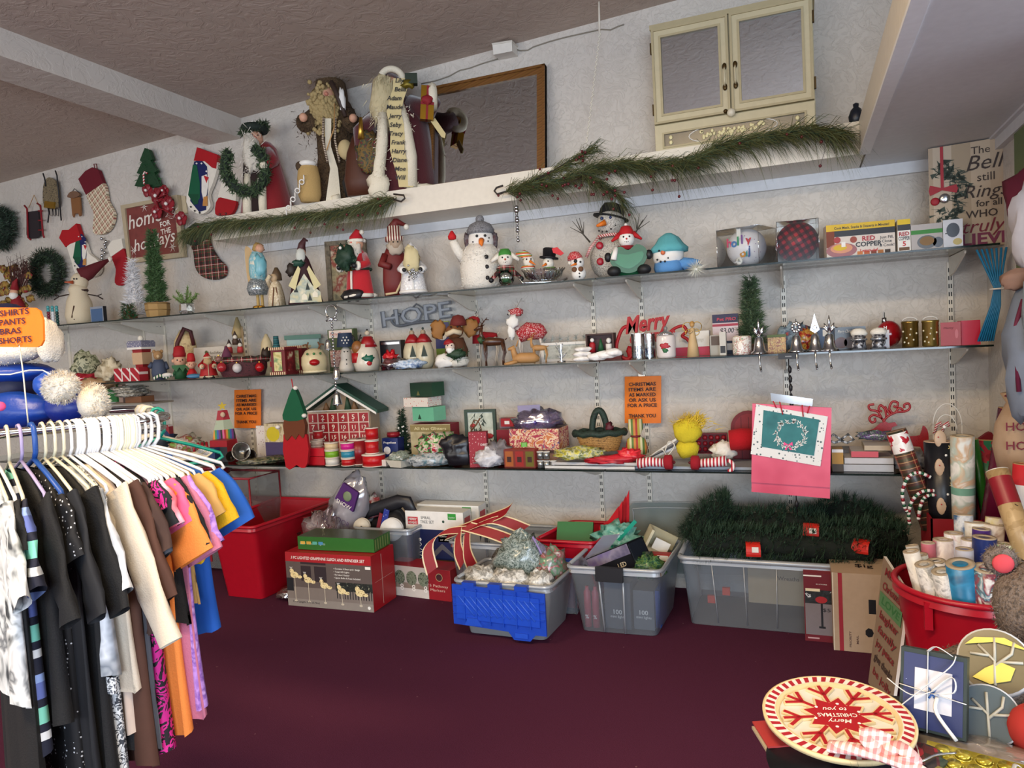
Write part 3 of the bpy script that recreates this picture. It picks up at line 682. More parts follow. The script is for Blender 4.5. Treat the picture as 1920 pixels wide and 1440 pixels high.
# --------------------------------------------------- things on the ledge
MIRR=C('#8f9492',.04,1)
def glassmat():
    m,nt,b=_new('mirror glass');b.inputs['Base Color'].default_value=(.68,.72,.74,1);b.inputs['Metallic'].default_value=1;b.inputs['Roughness'].default_value=.03
    return m
MIR=glassmat()
pb,pt_=on_wall(1024,322,4.30),on_wall(1028,121,4.42)
Wm=pb.x-px_x(800,4.3,ZL);Hm=pt_.z-ZL-.002;lean=math.atan2(.11,Hm)
t=TH('leaning_mirror','large mirror in a brown wooden frame leaning on the ledge behind the santas','mirror',(pb.x-Wm/2,4.29,ZL+.002),0,rx=-lean)
b=t.m();f=.055;w=Wm/2
wd=stripes(['#6f4820','#7c5226','#664019','#76501f'],30,2,(.1,.3,.05),.45)
for x0,x1,z0,z1 in ((-w,w,Hm-f,Hm),(-w,w,0,f),(-w,-w+f,f,Hm-f),(w-f,w,f,Hm-f)):
    b.box(x0,x1,-.012,.018,z0,z1,wd)
for x0,x1,z0,z1 in ((-w,w,Hm-.016,Hm),(-w,-w+.016,0,Hm),(w-.016,w,0,Hm)):b.box(x0,x1,-.022,.018,z0,z1,wd)
t.p('frame',b);b=t.m();b.box(-w+f-.005,w-f+.005,.0,.01,f-.005,Hm-f+.005,MIR);t.p('mirror_glass',b)
# cabinet
Yc=4.2;x0,x1=px_x(1229,Yc,ZL),px_x(1531,Yc,ZL);W=x1-x0;Hc=on_wall(1218,52,Yc).z-ZL;cr_=C('#cec3a0',.5);cr2=C('#b8ab86',.5)
t=TH('cabinet','cream cabinet with two mirrored doors and an etched lower panel, standing on the ledge','cabinet',((x0+x1)/2,Yc,ZL+.002),0)
def wz(py,px=1225):return on_wall(px,py,Yc).z-ZL
b=t.m();w=W/2;b.box(-w,w,.02,.22,0,Hc,cr_);b.box(-w-.004,w+.012,.0,.22,Hc-.015,Hc+.01,cr2);t.p('body',b)
zs=wz(238)
def frame(b,x0,x1,z0,z1,f,mat,y0=-.004,y1=.02):
    b.box(x0,x1,y0,y1,z1-f,z1,mat);b.box(x0,x1,y0,y1,z0,z0+f,mat);b.box(x0,x0+f,y0,y1,z0+f,z1-f,mat);b.box(x1-f,x1,y0,y1,z0+f,z1-f,mat)
for s,xa,xb in ((-1,-w+.005,-.004),(1,.004,w-.005)):
    b=t.m();frame(b,xa,xb,zs+.006,Hc-.02,.05,cr_);frame(b,xa,xb,zs+.006,Hc-.02,.012,cr2,-.012,.0);frame(b,xa+.04,xb-.04,zs+.046,Hc-.06,.012,cr2,-.01,.012)
    d=t.p('door',b);b=t.m();b.box(xa+.05,xb-.05,.004,.012,zs+.056,Hc-.07,MIR);t.p('mirror_pane',b,d)
    b=t.m();hx=-s*-.0+(s*.028);zc=zs+.2;b.tube([(hx,-.012,zc-.05),(hx,-.035,zc-.03),(hx,-.035,zc+.03),(hx,-.012,zc+.05)],.005,C('#d9cfae',.4),6)
    for q in (-.055,.055):b.sph(hx,-.012,zc+q,.012,C('#4d3a18',.4,.6),8,sy=.5,sz=1.6)
    t.p('handle',b,d)
    for z in (zs+.09,Hc-.12):b=t.m();b.box(s*w-.004,s*w+.006,-.008,.012,z-.03,z+.03,C('#4d3a18',.5,.6));t.p('hinge',b,d)
b=t.m();b.sph(.0,-.025,zs-.0,.022,C('#e9e2cc',.3));b.sph(-.03,-.012,zs+.016,.012,C('#4d3a18',.4,.6),8);t.p('knob',b)
b=t.m();frame(b,-w+.005,w-.005,.004,zs-.004,.045,cr_);frame(b,-w+.045,w-.045,.04,zs-.045,.01,cr2,-.01,.012);d=t.p('lower_panel',b)
b=t.m();b.box(-w+.05,w-.05,.004,.012,.045,zs-.05,C('#7f7b70',.25,.3));b.torus(0,.002,zs*.5,w*.55,.003,WH,'y',30,5,sz=zs*.3/(w*.55))
for i in range(40):a=random.uniform(-1,1);b.sph(a*w*.4,.001,zs*.5+random.uniform(-.02,.02),.01,C('#eee3b0'),6,sy=.3)
for sx in (-1,1):
    for sz in (0,1):b.sph(sx*(w-.09),.001,.07 if sz == 0 else zs-.075,.012,C('#eee3b0'),6,sy=.3)
t.p('etched_glass',b,d)
t=F('dark_ornament','small dark rounded object peeking out behind the corner of the ledge','ornament',1606,4.2,ZL)
b=t.b();b.lathe([(3,0),(13,8),(15,22),(10,34),(5,38),(6,44),(2,46)],C('#141c2a',.35),n=16);t.p('body',b)

# santa with wreath
t=F('santa_figure','santa in a red cape with greenery crown and wreath, leftmost on the ledge','santa figure',497,4.22,ZL)
rv=C('#8e0f1c',.85,0,.4,150,.4);wf=C('#efe6cf',.95,0,.8,250)
b=t.b();b.lathe([(50,0),(46,25),(38,60),(30,95),(24,125),(14,136)],rv,6,6,18,sy=.7,fl=.05);t.p('cape',b)
b=t.b();b.lathe([(26,0),(24,40),(20,90),(14,120)],C('#2a1a18',.9),-14,-12,14,sy=.7);t.p('gown',b)
b=t.b();
for x in (-32,-4):b.tube([(x,-24,0),(x+2,-26,40),(x+5,-22,70)],[9,8,6],wf,9)
t.p('fur_trim',b)
b=t.b();b.sph(-8,-12,138,15,SKIN,14);b.sph(-8,-27,136,3.5,C('#c9806a'),8)
for s in (-1,1):b.sph(-8+s*5,-25,141,1.6,BLK,6)
t.p('head',b)
b=t.b();b.blob(-16,-26,108,17,10,34,C('#ddd6c8',.95,0,.8,200),.25,3,14,3);pts=[(random.gauss(-16,12),-30+random.gauss(0,3),108+random.gauss(0,22)) for i in range(240)]
b.spikes(pts,16,1.3,C('#e6dfd2',.9),lambda p:Vector((-.2,-.3,-1)));t.p('beard',b)
b=t.b();pts=[]
for i in range(700):a=random.uniform(0,2*PI);c=random.uniform(0,2*PI);q=random.uniform(2,8);pts.append((-8+(20+q*math.cos(c))*math.cos(a),-10+(17+q*math.cos(c))*math.sin(a),156+q*math.sin(c)+6*math.cos(a)))
b.torus(-8,-10,156,19,8,NEEDD,'z',20,7);b.spikes(pts*2,10,2.4,C('#38492f',.8),None);t.p('greenery_crown',b)
b=t.b();pts=[]
for i in range(1300):
    a=random.uniform(-1.25*PI,.35*PI) ;c=random.uniform(0,2*PI);q=random.uniform(2,11);R=42
    pts.append((-30+(R*.85+q*math.cos(c))*math.cos(a),-34+q*math.sin(c),78+(R+q*math.cos(c))*math.sin(a)))
b.torus(-30,-34,78,37,8,NEEDD,'y',24,7,-225,65,sz=1.12);b.spikes(pts*2,12,2.6,C('#3f5436',.8),None);t.p('wreath',b)
b=t.b();b.tube([(14,-4,118),(22,-18,96),(8,-34,84)],[11,12,9],rv,9);b.sph(4,-38,83,8,wf,9);t.p('arm',b)
# fur robed santa
fur=mottled(('#3a2c1e','#5d4830','#2c2016'),60,.95,0,4,0,.9)
t=F('santa_figure','tall santa in brown fur robe with curly blond beard, reaching the ceiling line','santa figure',634,4.24,ZL)
b=t.b();b.lathe([(44,0),(42,40),(34,90),(34,130),(40,165),(30,190),(18,205)],fur,4,6,18,sy=.7,fl=.06)
pts=[(random.uniform(-38,42),-24,random.uniform(10,170)) for i in range(500)];b.spikes(pts,10,1.4,C('#4c3a26',.95),lambda p:Vector((p.x*.02,-.6,-.6)));t.p('robe',b)
b=t.b();b.poly([(-22,2),(6,0),(4,60),(-6,100),(-2,150),(-14,150),(-16,100),(-10,60)],-34,-26,wf);b.tube([(-10,-34,4),(4,-34,8)],7,wf,8);t.p('cream_fur_trim',b)
b=t.b();b.sph(-8,-8,196,20,SKIN,14);b.sph(-8,-28,196,4,C('#c9806a'),8);t.p('head',b)
b=t.b();cu=C('#b09a6a',.85)
for i in range(260):
    a,c=random.gauss(0,1),random.gauss(0,1);x=-16+a*15;z=168+c*24
    if abs(a) < 2 and abs(c) < 2.1 and not (abs(x+8) < 9 and 190 < z < 206):b.sph(x,-30+abs(a)*4,z,random.uniform(3,5),cu,6)
b.blob(-14,-16,172,28,14,44,cu,.2,3,12,4);t.p('curly_beard',b)
b=t.b();b.lathe([(30,180),(31,205),(28,228),(16,242),(.1,246)],fur,0,8,16,sy=.9,fl=.03);b.spikes([(random.gauss(0,16),-14+random.uniform(-4,8),228+random.uniform(-6,14)) for i in range(160)],8,1.4,C('#55422c',.95),lambda p:Vector((p.x*.03,-.4,.5)));t.p('fur_hood',b)
for s,hx in ((-1,-52),(1,38)):
    b=t.b();b.tube([(s*26+3,0,172),(hx*.8,-12,150),(hx,-30,142)],[15,18,17],fur,10);b.spikes([(hx+random.gauss(0,9),-32,138+random.gauss(0,14)) for i in range(90)],12,1.6,C('#4a3826',.95),lambda p:Vector((0,-.4,-.8)))
    b.sph(hx,-44,148,8,SKIN,9);t.p('arm',b)
b=t.b();b.lathe([(17,0),(21,12),(21,42),(18,62),(10,70)],C('#b99a62',.9,0,.5,120),-50,-34,14,sy=.7);b.torus(-50,-34,68,12,5,WH,'z',14,6);t.p('sack',b)
b=t.b();b.sph(20,-42,92,14,C('#cdb98a',.9),12,sz=1.3);t.p('gourd',b);b=t.b();b.sph(-64,-34,64,9,C('#4a3826',.9),9);t.p('pinecone',b)
b=t.b();b.blob(36,-40,34,26,12,34,C('#141418',.7),.3,2,12,5)
for q in ((18,52,60,8),(26,40,62,20),(20,70,44,44)):b.tube([(q[0],-54,q[1]),((q[0]+q[2])/2,-58,(q[1]+q[3])/2-4),(q[2],-54,q[3])],1.4,WH,5)
t.p('black_bundle',b)
b=t.b()
for x in (-16,6):b.tube([(x,-38,150),(x-4,-40,110),(x+2,-40,70)],2.2,stripes(['#3a1418','#d9cbb0'],90,2),6)
b.tube([(6,-36,176),(2,-44,130),(-14,-46,90)],1.2,TAN,5);t.p('braided_cords',b)
b=t.b();b.tube([(2,-36,215),(12,-42,190),(24,-46,150)],[5,5,4],C('#3a2a22'),7);b.blob(20,-44,178,6,5,22,WH,.3,3,10,6);t.p('horn',b)
b=t.b()
for i in range(9):b.torus(-58-i*4.4,-50,40-i*7.6,4.2,1.3,WH,'y' if i % 2 else 'x',10,5)
t.p('white_chain',b)
# list santa
t=F('santa_figure','large santa in burgundy velvet holding a long name list and a gold present','santa figure',748,4.2,ZL)
vel=C('#4f0a16',.8,0,.3,90,.5)
b=t.b();b.lathe([(60,0),(60,30),(55,80),(50,130),(40,165),(22,180)],vel,12,6,20,sy=.62,fl=.05);t.p('robe',b)
b=t.b()
for pl in ([(-38,-30,0),(-34,-34,40),(-24,-36,90),(-20,-32,140)],[(22,-38,6),(26,-40,60),(20,-40,110),(10,-34,160)]):
    b.tube(pl,[13,12,11,9],wf,10)
b.blob(-36,-34,12,22,12,24,wf,.2,3,12,2);b.blob(40,-30,6,34,10,8,wf,.2,3,12,2)
b.spikes([(random.choice((-28,22))+random.gauss(0,8),-44,random.uniform(8,150)) for i in range(300)],9,1.3,wf,lambda p:Vector((0,-.4,-.5)));t.p('fur_trim',b)
b=t.b();b.lathe([(30,150),(34,180),(30,208),(18,222),(.1,226)],vel,-8,8,16,sy=.9);t.p('hood',b)
b=t.b();b.sph(-2,-10,196,17,SKIN,12);b.sph(-2,-27,196,4,C('#c9806a'),8);t.p('head',b)
b=t.b();b.torus(0,-16,205,21,6,wf,'y',18,8,0,180);b.blob(-12,-24,162,30,12,48,C('#cdbf98',.95),.2,3,14,3)
b.spikes([(random.gauss(-10,13),-32,random.uniform(120,210)) for i in range(500)],20,1.3,C('#dccfa8',.95),lambda p:Vector((p.x*.01,-.3,-1.2)),0,.3);t.p('beard_and_hood_fur',b)
b=t.b();nx=[(16,196),(14,178),(6,158),(0,136),(4,114),(4,92),(2,70),(6,48),(12,26),(14,4)]
for i in range(len(nx)-1):
    (a0,z0),(a1,z1)=nx[i],nx[i+1];b.add([(a0-13,-52+i*.3,z0),(a0+13,-52+i*.3,z0),(a1+13,-52+i*.3,z1),(a1-13,-52+i*.3,z1),(a0-13,-51+i*.3,z0),(a0+13,-51+i*.3,z0),(a1+13,-51+i*.3,z1),(a1-13,-51+i*.3,z1)],[(0,1,2,3),(7,6,5,4),(0,3,7,4),(1,5,6,2)],C('#d8c690',.7))
L=t.p('name_list',b);b=t.b()
for i,nm in enumerate(('Lily','Bella','Adam','Maude','Jerry','Seby','Tracy','Frank','Harry','Diane','Moe','Will')):
    z=188-i*15.6;x=14 if z > 170 else (2 if 80 < z < 170 else 5);b.text(nm,x,z,-54,11,BLK,.02,.25)
t.p('lettering',b,L)
b=t.b();b.T=Matrix.Rotation(.1,4,'Y');b.box(34,58,-60,-46,126,186,C('#a07820',.3,.8));b.box(44,48,-61,-45,126,186,DRED);b.box(34,58,-61,-45,152,157,DRED);b.blob(46,-62,160,10,3,8,DRED,.4,3,10,1);t.p('gold_present',b)
b=t.b();b.box(24,46,-56,-40,186,204,C('#22301f'));b.blob(30,-52,186,12,5,8,C('#7a6a20',.4,.6),.5,3,10,3);t.p('small_parcel',b)
b=t.b();b.tube([(30,0,165),(62,-16,150),(72,-36,164)],[20,22,17],vel,10);b.torus(72,-40,166,17,9,wf,'x',16,7);b.sph(64,-46,172,10,SKIN,9);t.p('arm',b)
b=t.b();b.tube([(-34,0,140),(-60,-20,110),(-62,-30,60)],[18,18,12],vel,10);b.blob(-50,-34,70,22,10,40,mottled(('#16261c','#7a5a20','#2a4030','#6e1a1a'),40),.3,3,14,8);b.tube([(-60,-44,130),(-62,-46,92)],[3,6],GOLD,7);t.p('arm_with_garland',b)
b=t.b();b.lathe([(34,0),(38,30),(30,80),(18,110)],C('#4d2410',.6),-62,2,14,sy=.6);t.p('brown_sack',b)
b=t.b();b.poly([(66,120),(74,126),(92,98),(90,90),(84,92)],-50,-48,C('#d8c690',.7));t.p('list_end',b)

# pine garlands
def garland(name,label,pts,Y,n,L,hook,dirv,wd=.0028):
    base=on_wall(*pts[len(pts)//2],Y);t=TH(name,label,'garland',base)
    W=[on_wall(x,y,Y+dy)-base for (x,y),dy in zip(pts,[0]*len(pts))];W=[Vector(p) for p in smooth([tuple(p) for p in W],6,False)]
    b=t.m();b.tube(W,.008,C('#3a2a20',.8),6);t.p('stem',b)
    b=t.m();b.tube([on_wall(x,y,Y)-base for x,y in hook],.006,C('#2a201a',.6),6);t.p('wire_hook',b)
    b=t.m()
    for i in range(n):
        u=random.random()*(len(W)-1.001);j=int(u);p=W[j].lerp(W[j+1],u-j);tg=(W[min(j+2,len(W)-1)]-W[max(j-1,0)]).normalized()*dirv(u/len(W))
        d=tg*random.uniform(.5,1.1)+Vector((random.gauss(0,.3),random.gauss(-.15,.3),random.gauss(-.22,.36)));d.normalize()
        l=L*random.uniform(.5,1.1);sd=d.cross(Vector((random.random(),random.random(),random.random()))).normalized()*wd*.5
        p=p+Vector((random.gauss(0,.012),random.gauss(0,.012),random.gauss(0,.012)));q=p+d*l*.55+Vector((0,0,-.03*l));e=p+d*l+Vector((0,0,-.45*l))
        m=(NEED2,NEED,NEED2,NEEDL,NEED2)[i % 5];b.add([p-sd,p+sd,q+sd*.8,q-sd*.8,e],[(0,1,2,3),(3,2,4)],m)
    t.p('needles',b)
    for i in range(18):
        b=t.m();u=random.random()*(len(W)-1.001);j=int(u);p=W[j];d=Vector((random.gauss(0,.05),-.03-abs(random.gauss(0,.03)),random.gauss(-.05,.05)))
        b.tube([p,p+d],.0012,C('#3a1a18'),4);b.sph(*(p+d),.008,C('#5c1018',.35),8);t.p('berry_stem',b)
    return t
garland('pine_garland','pine garland with red berries hanging along the left end of the ledge',[(352,436),(400,420),(445,416),(500,412),(560,404),(610,400),(660,392),(705,380),(738,372)],4.0,2600,.17,[(735,373),(752,378),(759,372),(757,366),(738,364)],lambda u:-1)
garland('pine_garland','long pine garland with red berries hanging along the right half of the ledge',[(950,358),(985,350),(1040,342),(1095,322),(1150,308),(1200,308),(1260,306),(1300,300),(1340,278),(1400,262),(1460,252),(1520,244),(1570,250)],4.0,3300,.19,[(950,359),(932,364),(927,358),(931,352),(943,348)],lambda u:1 if u > .12 else 1)
garland('pine_garland','drooping pine spray with red berries in front of the big sparkling snowman',[(1090,325),(1115,338),(1145,356),(1170,378)],3.98,380,.17,[(1090,325),(1085,322)],lambda u:1)
garland('pine_garland','upward pine spray with tiny cones beside the mirror frame',[(975,350),(1030,325),(1075,300),(1110,280)],4.03,420,.16,[(975,350),(970,352)],lambda u:1)
t=WT('crystal_icicle','clear crystal icicle drop hanging from the ledge above the snowmen','ornament',968,385,4.05)
b=t.b();kk=t.k;b.tube([(0,0,.07),(0,0,0)],.0012,WH,4);t.p('thread',b)
for i in range(11):b=t.b();b.sph(0,0,-.012-i*.0195,(.014,.018,.011)[i % 3]*(1-.04*i),clear('#e4ebf2',.6,.25,.02),7);t.p('crystal_bead',b)
# ------------------------------------------------------ top glass shelf
S1='figurines on the top glass shelf'
def ln(t,part,*tubes):
    b=t.b()
    for pts,r,m in tubes:b.tube(pts,r,m,6)
    return t.p(part,b)
t=F('beaded_figurine','small teal and red beaded figurine near the left end of the top shelf','figurine',100,4.05,ZT)
for x,m in ((-7,C('#7a2638',.3)),(1,C('#dfe6ea',.2)),(9,C('#1d4a46',.3))):
    b=t.b()
    for i in range(7):b.sph(x,0,4+i*5.2,3.6,m if i < 5 else C('#4fa3a8',.25),8)
    t.p('bead_strand',b)
t=F('snowman_figure','cream snowman with very long pointed red hat and twig arms','snowman',152,4.12,ZT)
cw=C('#d9ccb0',.85,0,.3)
b=t.b();b.lathe([(26,0),(29,18),(24,44),(17,58),(19,66),(14,74)],cw,n=18);t.p('body',b)
b=t.b();b.sph(4,0,80,17,cw,16);
for x in (-6,-1):b.sph(x,-16,84,1.7,BLK,6)
b.tube([(-8,-13,78),(-24,-16,78)],[3.5,.6],C('#b5502a'),8);t.p('head',b)
b=t.b();b.tube([(6,0,90),(24,0,98),(46,0,112),(64,0,122)],[15,13,7,2.5],C('#5c0f1a',.8,0,.4),12);b.sph(66,0,123,5,FUR,8);t.p('long_hat',b)
b=t.b();b.torus(2,0,64,15,3.2,C('#3a2420'),'z',16,6);t.p('scarf',b)
for s in (-1,1):ln(t,'twig_arm',([(s*18,-8,56),(s*36,-12,52),(s*46,-12,46)],1.3,C('#2a1c16')),([(s*34,-12,52),(s*44,-12,56)],1,C('#2a1c16')))
ln(t,'twig_buttons',([(-16,-24,12),(-10,-24,34)],1.4,C('#4a3020')),([(-8,-22,18),(-12,-24,8)],1.4,C('#4a3020')))
b=BX('picture_frame','small glossy blue frame on the top shelf, in front of the long hat snowman','frame',171,195,29,4.02,ZT,.03,C('#8b93a0'),BLK);b.r(.06,.94,.03,.86,C('#46658f',.15));b.fin()
t=F('tinsel_tree','white tinsel tree standing on the top shelf','artificial tree',256,4.2,ZT);tree(t,106,54,C('#e9eaee',.3),8,15,1500);
t=F('tinsel_tree','small dark green tinsel bush with red glints, in front of the white tinsel tree','artificial tree',242,4.03,ZT);tree(t,30,36,mottled(('#12361f','#1e5a34','#7a1620'),60,.3),0,9,700,top=.7)
t=F('potted_tree','narrow green artificial tree in a tan burlap pot on the top shelf','artificial tree',297,4.08,ZT)
tree(t,138,44,C('#45643a',.7),26,12,2400,top=.25,bw=2.2,taper=.8)
b=t.b();b.lathe([(21,0),(24,14),(24,26),(22,27)],C('#a98a58',.85),n=8,smooth=False);b.torus(0,0,14,23.5,1.2,C('#8f7040'),'z',8,5);b.torus(0,0,26,23.5,1.6,C('#8f7040'),'z',8,5);t.p('pot',b)
t=F('potted_sprig','small evergreen sprig in a faceted clear glass pot on the top shelf','plant',351,4.07,ZT)
b=t.b()
for i in range(15):
    a=random.uniform(0,6.3);e=(random.uniform(8,24)*math.cos(a),random.uniform(6,16)*math.sin(a),random.uniform(26,54));pts=[tuple(e[j]*u+(0,0,14)[j]*(1-u) for j in range(3)) for u in [k/24 for k in range(8,25)]]
    b.tube([(0,0,14),e],.8,NEED2,4);b.spikes(pts*3,7,2.2,C('#7d9c5c',.7),lambda p:Vector((0,0,.5)),0,.7)
t.p('foliage',b);b=t.b();b.lathe([(12,0),(15,8),(14,20),(15,21)],clear('#eef3f3',.5,.25,.03,'#e6ecec',.3),n=8,smooth=False,cap=False);b.lathe([(12,0),(12,2)],WH,n=8);t.p('glass_pot',b)
# angel, small figurine
t=F('angel_figurine','standing angel in pale blue and silver with gold shoes and a sequin skirt','figurine',489,4.1,ZT)
b=t.b();b.lathe([(17,26),(21,38),(17,50),(12,56)],mottled(('#c9d2d6','#4d5a60','#eef2f2'),120,.2,0,3,.4),-3,0,16);t.p('sequin_skirt',b)
b=t.b();b.lathe([(15,52),(17,70),(16,92),(10,106)],mottled(('#b8c9cc','#6fb2bf','#d9d2c0'),30),0,0,16,sy=.8);b.blob(4,-10,78,12,6,22,C('#74b6c4',.3),.3,2,12,2);t.p('robe',b)
b=t.b();b.sph(6,-4,112,8.5,SKIN,12);b.blob(4,2,114,11,9,9,C('#b8975c',.7),.3,3,12,3);t.p('head',b)
b=t.b();b.poly(smooth([(-20,50),(-22,112),(-12,114),(-6,96),(-10,56)],3),6,9,C('#c9a878',.7));t.p('wing',b)
for s in (-1,1):b=t.b();b.cyl(s*4,0,4,28,3,C('#b89a5a'),8);b.sph(s*4-3,-4,3,5,C('#b8862c',.3,.8),8,sx=1.6,sz=.7);t.p('shoe',b)
t=F('small_figurine','short cream robed child figurine beside the blue and silver angel','figurine',519,4.06,ZT)
cc=mottled(('#d9cdb2','#c0ae8c','#e6dcc6'),60)
b=t.b();b.lathe([(17,0),(15,20),(11,40),(7,48)],cc,n=16,fl=.08);t.p('robe',b);b=t.b();b.sph(-2,-3,54,8,C('#c8ad88'),12);b.lathe([(10,50),(9,62),(3,74)],C('#5d4a34'),4,3,12);t.p('head',b)
ln(t,'robe_trim',([(-8,-16,0),(-3,-12,36)],1.2,BRN),([(6,-16,0),(1,-12,36)],1.2,BRN));b=t.b();b.tube([(-10,-2,38),(-14,-10,50),(-8,-14,58)],4,cc,7);t.p('arm',b)
# painted santa
t=F('painted_santa','wide painted santa figurine with open cream coat panels over a snowy village scene','figurine',574,4.08,ZT)
b=t.b();b.lathe([(33,0),(33,4),(27,26),(19,60),(11,84),(6,92)],C('#3c1620',.6),n=18,sy=.6);t.p('coat',b)
b=t.b();b.poly([(-30,3),(30,3),(28,22),(14,34),(0,56),(-14,34),(-28,18)],-21,-12,mottled(('#e4dcc0','#a8b4a8','#d9cc9c'),14));
for x,z in ((-17,22),(5,26),(8,6)):b.poly([(x-4,z),(x+4,z),(x,z+14)],-22,-21,C('#1c2a26'))
for x,z in ((-2,8),(18,12)):b.poly([(x-5,z),(x+5,z),(x+5,z+7),(x,z+12),(x-5,z+7)],-22,-21,C('#f0e8d0'))
t.p('snow_village_panel',b)
for s in (-1,1):b=t.b();b.poly([(s*6,64),(s*10,70),(s*30,34),(s*18,26)],-24,-20,C('#d9cf9a'));t.p('coat_lapel',b)
b=t.b();b.sph(-2,-6,96,8,SKIN,12);b.blob(-4,-11,90,9,6,14,C('#c9cdc6'),.2,2,12,1);t.p('head',b)
b=t.b();b.tube([(-2,0,100),(0,0,112),(6,0,122),(11,0,118)],[9,7,4,2],C('#4a2228'),10);t.p('hat',b)
b=t.b();b.blob(-8,-16,76,12,6,6,C('#1f4a3c'),.4,3,10,2);b.blob(-22,-10,64,10,6,12,C('#2a221c'),.4,3,10,3);t.p('wreath_and_sack',b)
# frame + leaning red santa
t=F('picture_frame','weathered grey wooden frame with a winter picture, behind the red santa','frame',655,4.30,ZT,face=.35)
b=t.b();fr_=mottled(('#5c5448','#7a6f5c','#3e382e'),20);frame(b,-34,34,0,118,8,fr_,-3,4);t.p('moulding',b);b=t.b();b.box(-26,26,0,2,8,110,mottled(('#6b6650','#a89c78','#8c3a30','#c8c0a8'),12));t.p('picture',b)
t=F('santa_figurine','red velvet santa standing sideways with a green wreath and sack, before the weathered frame','santa figure',676,4.08,ZT,rz=-.7)
santa(t,62,134,C('#b80f20',.85,0,.4,150,.4),FUR,hat=C('#b80f20',.85),hatlean=.12,belt=C('#1f3d2c'),hz=.78,arms=2)
b=t.b();b.blob(0,-36,78,20,12,22,C('#1c3a2a'),.4,3,14,2);b.spikes([(random.gauss(0,13),-40,78+random.gauss(0,14)) for i in range(200)],9,1.8,C('#244a30'));b.sph(4,-52,92,3,WH,6);t.p('wreath',b)
b=t.b();b.blob(0,-20,8,26,14,12,BLK,.2,2,12,1);t.p('boots',b)
t=F('wooden_santa','dark red wooden santa with striped tall hat standing behind the white bearded santa','santa figure',744,4.14,ZT)
dr=C('#6e1a18',.6)
b=t.b();b.lathe([(22,0),(24,30),(22,60),(20,80),(12,96)],dr,n=18,sy=.5);t.p('robe',b);b=t.b();b.tube([(-20,-14,6),(0,-16,8),(12,-14,30),(14,-12,50)],2.5,C('#d9c49a'),6);t.p('robe_trim',b)
b=t.b();b.sph(4,-6,98,14,C('#a8927c'),14);
for s in (-1,1):b.sph(4+s*4,-19,101,1.6,BLK,6)
b.blob(4,-12,90,16,6,12,C('#b8ac9c'),.2,2,12,4);t.p('head',b)
b=t.b();b.lathe([(17,104),(18,112),(13,114),(12,132)],stripes(['#6e1a18','#e8dccb'],60,0),2,-2,16);b.tube([(2,-2,128),(8,-2,142),(24,-2,134)],[12,8,3],dr,10);b.sph(26,-4,130,5.5,FUR,8);t.p('striped_hat',b)
b=t.b();b.tube([(-16,-4,80),(-24,-8,62),(-8,-18,56)],[7,8,6],dr,9);t.p('arm',b)
t=F('white_santa','small all white santa with long cream beard, in front of the dark red wooden santa','santa figure',776,4.03,ZT)
santa(t,50,98,mottled(('#f0efec','#cfcfd2','#ffffff'),60,.4),WH,beard='#d8cca4',hood=True,hz=.78,arms=2)
b=t.b();b.blob(0,-20,62,15,8,26,C('#d6c99c',.95),.25,3,14,3);t.p('long_beard',b)
b=t.b();
for i in range(24):b.sph(random.gauss(0,7),-28,38+random.gauss(0,6),2,SIL,6)
t.p('silver_sprig',b)
# big fluffy snowman
fl=C('#ece7dc',.95,0,.9,90)
t=F('snowman_figure','big fluffy white snowman with grey knit hat and raised arm with red mitten','snowman',905,4.16,ZT)
b=t.b();b.lathe([(30,0),(39,12),(40,40),(36,70),(24,86)],fl,n=22);b.spikes([(40*math.cos(a)*.96,40*math.sin(a)*.96,random.uniform(4,78)) for a in [random.uniform(PI,2*PI) for i in range(500)]],5,1.6,fl,lambda p:Vector((p.x,p.y,0)).normalized());t.p('body',b)
b=t.b();b.sph(2,-2,92,25,C('#efece6',.9),18);
for x in (-7,8):b.sph(2+x,-26,98,2.6,BLK,8)
b.tube([(3,-26,90),(2,-34,84),(3,-36,78)],[5.5,4.5,1],ORG,9)
for x,z in ((-15,90),(-13,84),(13,90),(15,96),(10,80)):b.sph(2+x,-23,z-2,1.5,BLK,6)
t.p('head',b)
b=t.b();kn=mottled(('#3a3a3e','#8c8c90','#55555a'),160)
b.lathe([(25,104),(26,112),(20,122),(8,128),(.1,129)],kn,2,-2,18);b.sph(2,-2,132,8,kn,10)
for s in (-1,1):b.blob(2+s*26,-4,92,6,8,16,mottled(('#4a2024','#6b6b70'),60),.3,2,10,2)
t.p('knit_hat',b)
b=t.b();b.torus(2,0,72,23,4.5,TARTAN,'z',20,7);t.p('scarf',b)
for z in (20,40,58):b=t.b();b.sph(10,-38,z,4,BLK,8,sy=.5);t.p('button',b)
b=t.b();b.tube([(-30,0,58),(-44,-8,78),(-50,-10,94)],[11,9,8],fl,10);t.p('arm',b);b=t.b();b.lathe([(7,96),(8,102),(2,112)],C('#c8141c',.8),-51,-10,12);t.p('mitten',b)
t=F('snowman_ornament','clear glass bellied snowman with green hat and plaid scarf, by the big fluffy snowman','snowman',950,4.04,ZT)
b=t.b();b.sph(0,0,17,16,clear('#eef4f4',.4,.2,.03),18);t.p('glass_belly',b)
b=t.b();b.blob(0,-4,12,8,6,6,C('#2c8a4c'),.4,3,10,2);t.p('green_filling',b)
b=t.b();b.sph(0,-4,50,14,FUR,14);face(b,0,50,-4,14,nose=C('#d06a50'),ns=.14);t.p('head',b)
b=t.b();b.lathe([(13,56),(13,62),(8,70),(.1,71)],C('#3f8a34',.8),0,-2,14);
for s in (-1,1):b.tube([(s*10,-2,60),(s*26,-4,48)],[6,3],FUR,7)
t.p('green_hat',b)
